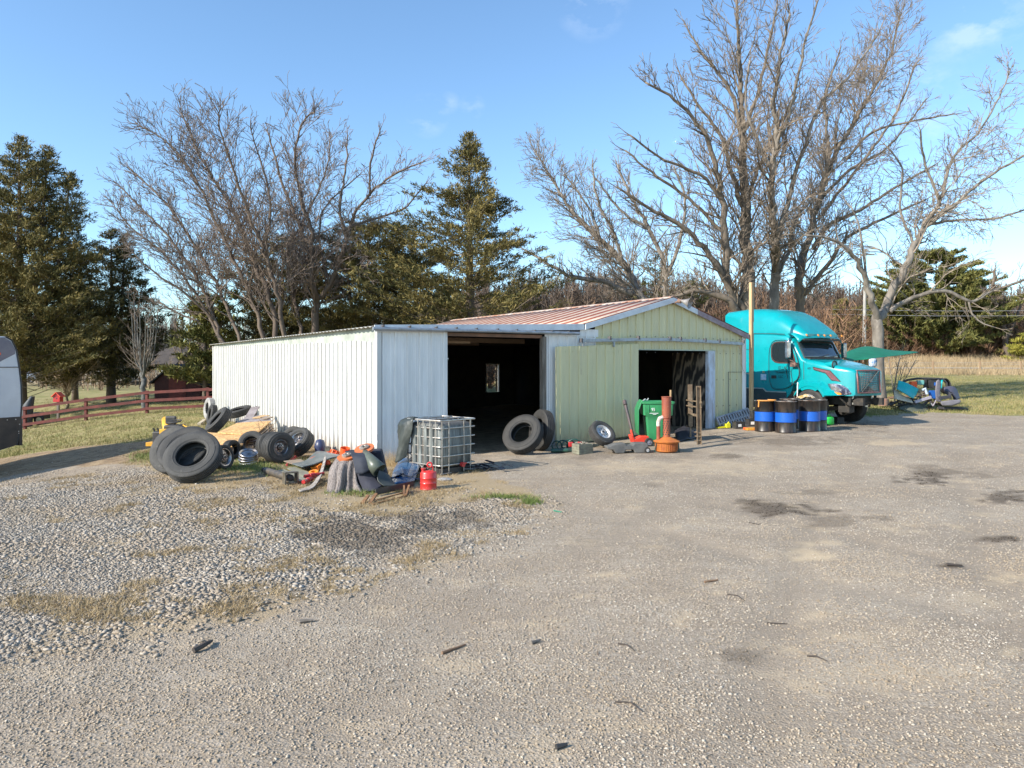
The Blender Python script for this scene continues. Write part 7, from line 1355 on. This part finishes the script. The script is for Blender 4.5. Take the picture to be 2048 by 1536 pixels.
arc = [[(1338, 720, 11), (1330, 640, 10), (1290, 600, 8), (1262, 555, 8), (1240, 520, 6.5), (1200, 480, 5.5), (1160, 440, 4.5), (1130, 400, 3.6), (1100, 350, 2.6), (1068, 300, 1.6)], [(1270, 590, 7), (1200, 562, 5.5), (1150, 555, 4.5), (1100, 530, 3.5), (1050, 500, 2)], [(1250, 540, 4.5), (1230, 470, 3.6), (1195, 400, 2.8), (1185, 330, 1.8)],
 [(1325, 640, 7), (1330, 540, 5.5), (1300, 460, 4.5), (1265, 400, 3.5), (1235, 330, 2.2)], [(1330, 560, 5), (1360, 480, 4), (1370, 400, 3), (1350, 340, 2)], [(1300, 460, 4), (1240, 420, 3), (1195, 360, 2)], [(1200, 480, 3.5), (1180, 420, 2.6), (1130, 350, 1.8)]]
lf1 = [[(560, 735, 8), (545, 620, 7), (515, 530, 6), (480, 440, 5), (440, 360, 4), (400, 290, 3), (365, 205, 1.8)], [(470, 740, 5.5), (430, 640, 5), (400, 560, 4.5), (350, 480, 3.6), (300, 420, 2.8), (235, 350, 1.6)], [(540, 735, 7), (520, 640, 6), (490, 560, 5), (455, 480, 4), (420, 400, 3.5), (380, 320, 2.8), (330, 260, 2), (275, 225, 1.3)],
 [(575, 735, 7), (560, 600, 6), (530, 500, 5), (500, 420, 4), (470, 330, 3), (440, 240, 2), (440, 190, 1.3)], [(500, 735, 5), (450, 600, 5), (400, 500, 4), (340, 400, 3), (262, 320, 1.8)], [(450, 700, 4), (390, 580, 3.6), (330, 500, 3), (260, 440, 2), (225, 390, 1.4)], [(430, 640, 4), (370, 580, 3), (300, 530, 2.2), (255, 480, 1.4)], [(530, 500, 3.5), (540, 400, 3), (520, 300, 2), (500, 230, 1.3)], [(400, 640, 3), (350, 620, 2.4), (320, 600, 1.6)]]
_ly = lambda L, k, c: [[(px, 700 - (700 - py) * k if py < 700 else py, r_) for px, py, r_ in l] for l in L]
lf2 = [[(630, 750, 11), (628, 650, 10), (632, 600, 9), (625, 560, 7), (625, 500, 6), (620, 440, 5), (600, 380, 4), (590, 300, 3.2), (600, 230, 2.3), (630, 195, 1.6)], [(640, 592, 7), (670, 540, 6), (690, 480, 5), (702, 430, 4), (740, 370, 3.2), (790, 330, 2.5), (845, 305, 1.6)], [(620, 480, 5), (590, 420, 4), (560, 330, 3), (535, 240, 1.8)], [(690, 450, 4), (680, 400, 3.6), (690, 330, 2.8), (695, 250, 1.8)], [(738, 375, 3), (742, 300, 2.6), (760, 240, 1.6)], [(610, 700, 6), (590, 600, 5), (575, 500, 4), (610, 420, 3), (650, 330, 2.4), (660, 250, 1.6)], [(700, 440, 3.5), (760, 420, 3), (810, 400, 2.2), (850, 350, 1.5)], [(660, 560, 3.5), (640, 470, 3), (650, 400, 2.2), (720, 330, 1.5)]]
tot = 0
tot += bare_tree("bare_tree", "tallest bare maple rising behind the workshop, trunk just left of the wooden post", 34.5, big, 101, base=None, barkm=bark_g, side=1.1)
tot += bare_tree("bare_tree", "bare pale-barked tree with lichen patches, trunk just right of the wooden post", 36.0, mid, 102, barkm=bark_p, side=1.05)
tot += bare_tree("bare_tree", "bare tree behind the truck's roof with limbs sweeping up to the right", 37.0, rgt, 103, barkm=bark_g, side=1.05)
tot += bare_tree("bare_tree", "bare forked tree at the right beside the green canopy", 32.5, frk, 104, barkm=bark_p, side=.95, wob=.15, trop=.0, upb=.0, twigm=twig_p)
tot += bare_tree("bare_tree", "bare tree arching left over the workshop's ridge", 43.0, arc, 105, barkm=bark_p, side=1.8, twigm=twig_p, rmin=.011)
tot += bare_tree("bare_tree", "many-stemmed bare tree leaning left behind the white shed", 36.5, _ly(lf1, .95, 0), 106, barkm=bark_b, twigm=twig_r, thick=.72, side=1.7)
tot += bare_tree("bare_tree", "bare tree with a forked trunk in the middle behind the white shed", 38.5, _ly(lf2, .95, 0), 107, barkm=bark_b, twigm=twig_r, thick=.75, side=1.6)
far_t = [[(2012, 735, 7), (2010, 670, 6), (1998, 630, 5), (1985, 590, 4), (1990, 540, 2.5)], [(2012, 680, 4), (2030, 640, 3), (2045, 600, 2)], [(2000, 640, 3.5), (1970, 620, 3), (1940, 610, 2)]]
tot += bare_tree("bare_tree", "stout brown bare tree standing at the edge of the right thicket", 97.0, far_t, 108, barkm=bark_b, twigm=twig_r, side=1.2, rmin=.02)
print("twig segments", tot)
# shrubs by the lawn
shr = [[(134, 792, 3), (132, 775, 2.6), (112, 752, 1.8), (92, 735, 1.2), (76, 722, .8)]] + [[(134 + k * .4, 792, 2.0), (134 + k * 1.2, 770, 1.7), (134 + k * 4.2, 745 - 4 * (k % 3), 1.2), (134 + k * 7.0, 716 + abs(k) * 1.2 - 5 * (k % 2), .7)] for k in (-8, -6, -5, -4, -3, -2, -1, 0, 1, 2, 3, 4, 5, 6, 7, 9)]
bare_tree("bare_shrub", "wide bare tan shrub behind the red nesting box", 44.0, shr, 109, barkm=mat("tan_bark", (.36, .28, .18), (.25, .18, .12), rough=.9), twigm=twigmat("tan_twigs", (.22, .16, .10), (.42, .32, .20)), side=1.6, rmin=.012, depth=.9, cat="shrub", upb=.0)
pol = [[(288, 842, 6.5), (286, 790, 6), (287, 755, 5.5), (284, 735, 4), (275, 700, 2.5), (270, 640, 1.5), (268, 600, 1)]] + [[(286, 760 - 4 * abs(k), 2.6), (286 + 3.2 * k, 725, 2), (286 + 5.0 * k, 680, 1.4), (286 + 5.6 * k, 640 - 6 * (k % 3), .9)] for k in (-4, -3, -2, -1, 1, 2, 3, 4, 5)]
bare_tree("pollarded_tree", "small pollarded tree with thin upright shoots before the red garden shed", 36.5, pol, 110, barkm=mat("bluish_bark", (.08, .08, .075), (.15, .15, .14), sc=5, rough=.9), twigm=twigmat("shoot_twigs", (.13, .095, .07), (.27, .21, .155)), side=.7, rmin=.008, depth=.5, upb=.35, trop=.10, lvl=2)
sap = [[(1790, 790, 1.2), (1789, 770, 1.6), (1795, 740, 1.2), (1803, 705, .8)], [(1788, 790, 1.5), (1783, 755, 1.1), (1776, 715, .7)], [(1791, 785, 1.4), (1812, 755, 1.0), (1830, 722, .7)], [(1789, 780, 1.2), (1800, 760, .9), (1808, 735, .6)]]
bare_tree("bare_shrub", "thin bare sapling between the forked tree and the scrap pile", 33.5, sap, 111, barkm=bark_p, twigm=twigmat("tan_twigs2", (.25, .18, .11), (.42, .32, .20)), side=.6, rmin=.006, lvl=2, cat="shrub")
small = [[(375, 790, 3), (370, 740, 2.5), (360, 690, 2), (350, 640, 1.4)], [(372, 750, 2), (385, 700, 1.5), (390, 650, 1)], [(368, 730, 2), (350, 700, 1.4), (335, 660, 1)]]
bare_tree("bare_tree", "slender bare tree between the garden shed and the white shed", 55.0, small, 112, barkm=bark_b, twigm=twig_r, side=1.3, rmin=.012)
# ---- cedars
def cedar_mat(name, a, b2, c):
    m, nt, b = nodes(name); gi = nt.nodes.new("ShaderNodeNewGeometry"); v = coords(nt, 'Object'); n1 = noise(nt, v, .7, 4)
    col = ramp(nt, gi.outputs['Random Per Island'], [(0, a), (.6, b2), (1, c)]); col = mix(nt, ramp(nt, n1, [(.42, 0.0), (.62, .75)]), col, c)
    nt.links.new(col, b.inputs['Base Color']); b.inputs['Roughness'].default_value = .75; b.inputs['Specular IOR Level'].default_value = .25
    return m
ced_o = cedar_mat("olive_cedar_foliage", (.036, .042, .015), (.11, .10, .032), (.24, .185, .062)); ced_d = cedar_mat("dark_cedar_foliage", (.024, .03, .013), (.07, .07, .025), (.17, .14, .048)); ced_g = cedar_mat("green_cedar_foliage", (.04, .054, .016), (.10, .11, .032), (.21, .19, .055)); ced_y = cedar_mat("yellow_green_foliage", (.12, .14, .02), (.22, .22, .04), (.34, .29, .05))
def cedar(label, px, ytop, ybase, hw, Z, seed, m_, nb=150, prof=.75, open_=.0, leaf=.125, tops=(), ragged=.3, low=.06, group=None, name="cedar", per=13, stretchz=1.0):
    rg = np.random.default_rng(seed); x0 = (px - CX) * Z / F; zb = g(x0, Z); ztop = CAMH - (ytop - HY) * Z / F; H = ztop - zb; Rm_ = hw * Z / F; t = thing(name, label, "tree", (x0, Z, zb), 0, group)
    S = Seg(); leads = [(0, 0, H)] + [((tp[0] - px) * Z / F, rg.normal(0, .4), CAMH - (tp[1] - HY) * Z / F - zb) for tp in tops]; cs = []
    tr = MB(); tr.tube([(0, 0, -.2), (0, 0, H * .1), (.05, 0, H * .5), (0, 0, H * .97)], [max(.1, H * .03), H * .024, H * .013, .02], 9)
    for (lx, ly, lh) in leads[1:]: tr.tube([(0, 0, H * .25), (lx * .7, ly, lh * .55), (lx, ly, lh * .98)], [H * .013, H * .009, .02], 7)
    for (lx, ly, lh), wgt in zip(leads, [1] + [.55] * len(tops)):
        az_n = rg.random(24) * ragged * 2 + 1 - ragged
        for k in range(int(nb * wgt * .62)):
            f = low + (1 - low) * (rg.random() ** .85); h = f * lh; az = rg.random() * 6.283; rad = Rm_ * (1 if wgt == 1 else .6) * ((1 - f) ** prof) * az_n[int(az * 3.8) % 24] * rg.uniform(.80, 1.3) + .12
            if f < .18: rad *= .75 + f
            rise = rad * rg.uniform(.15, .45); ex, ey = math.cos(az), math.sin(az); blend = min(1, f * 1.6) if wgt != 1 else 0; bx0, by0 = lx * blend, ly * blend
            p0 = (bx0, by0, h - rise * .7); p1 = (bx0 + ex * rad, by0 + ey * rad, h + rise * .4)
            S.add(p0, ((p0[0] + p1[0]) / 2, (p0[1] + p1[1]) / 2, (p0[2] + p1[2]) / 2 - rise * .12), .022, .013); S.add(((p0[0] + p1[0]) / 2, (p0[1] + p1[1]) / 2, (p0[2] + p1[2]) / 2 - rise * .12), p1, .013, .006)
            m = max(3, int(rad / .17)); 
            for j in range(m):
                u = (.22 + .78 * (j + rg.random()) / m) ** .85; sc_ = .05 + .10 * (1 - u) * 0 + .11 * math.sin(min(1, u * 1.15) * 3.0) * min(1.4, rad); 
                if rg.random() < open_ * (1.2 - u): continue
                cs.append((p0[0] + (p1[0] - p0[0]) * u + rg.normal(0, sc_) , p0[1] + (p1[1] - p0[1]) * u + rg.normal(0, sc_), p0[2] + (p1[2] - p0[2]) * u + rg.normal(0, .05), ex, ey, .07 + .09 * rg.random()))
    cs = np.array(cs); n = len(cs); k = per; C = np.repeat(cs, k, 0); N_ = n * k
    c = C[:, :3] + rg.normal(0, 1, (N_, 3)) * C[:, 5:6] * np.array([1, 1, .55 * stretchz]); d = np.stack([C[:, 3] * .55, C[:, 4] * .55, np.full(N_, .45)], 1) + rg.normal(0, .55, (N_, 3)); d /= np.linalg.norm(d, axis=1, keepdims=True)
    s_ = leaf * (.6 + rg.random((N_, 1)) * .9); w = np.cross(d, rg.normal(0, 1, (N_, 3))); w /= np.linalg.norm(w, axis=1, keepdims=True) + 1e-9
    P = np.stack([c - w * s_ * .17, c + w * s_ * .17, c + d * s_ * 1.25, c - d * s_ * .5], 1)[:, [0, 3, 1, 2]].reshape(-1, 3)
    tr.build("trunk", bark_b, t, smooth=170); br = S.mesh("limbs", twig_g, t, (0, 0, 0)); mesh_np("crown", P, np.arange(N_ * 4).reshape(-1, 4), m_, t); return N_
tl_ = 0
tl_ += cedar("huge dark cedar with twin tips at the left edge", 38, 274, 812, 200, 40.5, 1, ced_o, nb=560, prof=.80, tops=((92, 292), (-30, 330), (138, 345)), open_=.1, ragged=.35, low=.17)
tl_ += cedar("dark cedar between the twin-tipped one and the leaning bare tree", 222, 460, 805, 115, 45, 2, ced_d, nb=260, prof=.65, tops=((250, 463), (290, 560)), open_=.1, low=.17)
tl_ += cedar("dark cedar low behind the far left cedar's skirts", 150, 560, 800, 95, 48, 12, ced_d, nb=170, prof=.5, open_=.1, low=.17)
tl_ += cedar("dark bushy cedar behind the left end of the white shed", 565, 475, 760, 130, 45, 3, ced_d, nb=300, prof=.38, tops=((510, 500), (620, 480)), low=.04)
tl_ += cedar("broad olive cedar behind the middle of the white shed", 735, 432, 760, 150, 43, 4, ced_o, nb=360, prof=.38, tops=((690, 455), (790, 450)), low=.04)
tl_ += cedar("olive cedar filling the gap left of the spire-shaped cedar", 830, 445, 760, 95, 46, 5, ced_o, nb=240, prof=.42, low=.04)
tl_ += cedar("tall open spire-shaped cedar standing alone behind the shed's flat roof", 938, 268, 770, 265, 38, 6, ced_o, nb=470, prof=.95, open_=.25, ragged=.4, low=.28)
tl_ += cedar("soft green cedar against the white shed's back corner", 410, 590, 800, 66, 41, 7, ced_g, nb=130, prof=.4, tops=((455, 540),), open_=.15, low=.12, leaf=.19)
tl_ += cedar("dark cedar behind the workshop's gable", 1310, 500, 740, 62, 50, 8, ced_g, nb=120, prof=.5, open_=.2, low=.1)
tl_ += cedar("dark cedar between the gable and the tallest maple", 1385, 560, 740, 60, 52, 9, ced_g, nb=90, prof=.5, open_=.2, low=.1)
tl_ += cedar("broad olive cedar behind the forked tree at the right", 1872, 502, 732, 135, 100, 10, ced_g, nb=300, prof=.42, tops=((1800, 555), (1940, 560)), open_=.25, low=.10, leaf=.34, per=12)
tl_ += cedar("small yellow-green conifer at the right edge", 2050, 668, 736, 30, 88, 11, ced_y, nb=90, prof=.5, low=.02, leaf=.22, name="conifer")
tl_ += cedar("dark cedar far back at the right of the broad olive one", 1965, 600, 735, 55, 100, 13, ced_d, nb=120, prof=.45, low=.02, leaf=.3)
tl_ += cedar("low dark cedar behind the bare trees over the truck", 1690, 600, 735, 50, 90, 14, ced_o, nb=100, prof=.5, low=.02, leaf=.3, open_=.3)
tl_ += cedar("dark low cedar right behind the shed's flat roof", 1010, 590, 750, 70, 55, 15, ced_d, nb=110, prof=.45, low=.04, open_=.3)
print("leaf faces", tl_)
# ---- far woodland: many thin bare stems with brushy twigs, read as one mass
def woodland(name, n, xr, yr, hr, m_, seed, per=70, width=.05):
    rg = np.random.default_rng(seed); x = rg.uniform(*xr, n); y = rg.uniform(*yr, n); h = rg.uniform(*hr, n) * (.65 + .7 * fbm(x * .07, y * .07)); z = gzs(x, y)
    X = np.repeat(x, per); Y = np.repeat(y, per); Z = np.repeat(z, per); Hh = np.repeat(h, per); f = rg.random(n * per) ** .8; L = Hh * .38 * (1.1 - f) * (.4 + rg.random(n * per)); az = rg.random(n * per) * 6.283; el = rg.uniform(.35, 1.35, n * per)
    st = np.arange(n * per) % per == 0; f = np.where(st, 0, f); L = np.where(st, Hh * .9, L); el = np.where(st, 1.52, el); w = np.where(st, width * 2.2, width * (.3 + rg.random(n * per)))
    bx, by, bz = X, Y, Z + f * Hh * .85; tx = bx + np.cos(az) * np.cos(el) * L; ty = by + np.sin(az) * np.cos(el) * L; tz = bz + np.sin(el) * L
    a2 = rg.random(n * per) * 3.14; wx, wy = np.cos(a2) * w, np.sin(a2) * w
    P = np.stack([np.stack([bx - wx, by - wy, bz], 1), np.stack([bx + wx, by + wy, bz + .02], 1), np.stack([tx, ty, tz], 1)], 1).reshape(-1, 3)
    kind(mesh_np(name, P, np.arange(len(P)).reshape(-1, 3), m_), 'stuff')
wd = twigmat("woodland_twigs", (.06, .045, .034), (.21, .15, .11)); wd2 = twigmat("thicket_twigs", (.09, .05, .03), (.28, .165, .095))
woodland("far_woodland", 620, (-150, 10), (112, 165), (8, 13), wd, 1, per=80, width=.07)
woodland("near_woodland", 1900, (-22, 140), (106, 140), (9, 14.5), wd, 2, per=110, width=.085)
woodland("thicket", 1900, (10, 95), (97, 108), (3.2, 7.5), wd2, 3, per=80, width=.05)
woodland("brushwood_edge", 220, (-52, -26), (58, 80), (1.5, 3.5), twigmat("garden_brush", (.18, .12, .08), (.42, .31, .2)), 4, per=60, width=.03)
woodland("mid_thicket", 420, (-2, 24), (46, 62), (3, 7.5), wd2, 5, per=80, width=.035)
# dark evergreen understorey within the far wood
rg = np.random.default_rng(77); 
def bushes(name, n, xr, yr, hr, m_, seed, leaf=.5, per=70):
    rg = np.random.default_rng(seed); x = rg.uniform(*xr, n); y = rg.uniform(*yr, n); h = rg.uniform(*hr, n); z = gzs(x, y); N_ = n * per; X = np.repeat(x, per); Y = np.repeat(y, per); Hh = np.repeat(h, per); f = rg.random(N_); rad = Hh * .38 * (1.05 - f) * np.sqrt(rg.random(N_)); az = rg.random(N_) * 6.283
    c = np.stack([X + np.cos(az) * rad, Y + np.sin(az) * rad, np.repeat(z, per) + f * Hh], 1); d = rg.normal(0, 1, (N_, 3)); d /= np.linalg.norm(d, axis=1, keepdims=True); w = np.cross(d, rg.normal(0, 1, (N_, 3))); w /= np.linalg.norm(w, axis=1, keepdims=True)
    P = np.stack([c - w * leaf * .3, c + w * leaf * .3, c + d * leaf], 1).reshape(-1, 3); kind(mesh_np(name, P, np.arange(len(P)).reshape(-1, 3), m_), 'stuff')
bushes("evergreen_understorey", 45, (16, 130), (104, 135), (5, 10), ced_g, 5, leaf=.55, per=220); bushes("far_evergreens", 60, (-140, -10), (105, 150), (5, 10), ced_d, 6, leaf=.6, per=200)
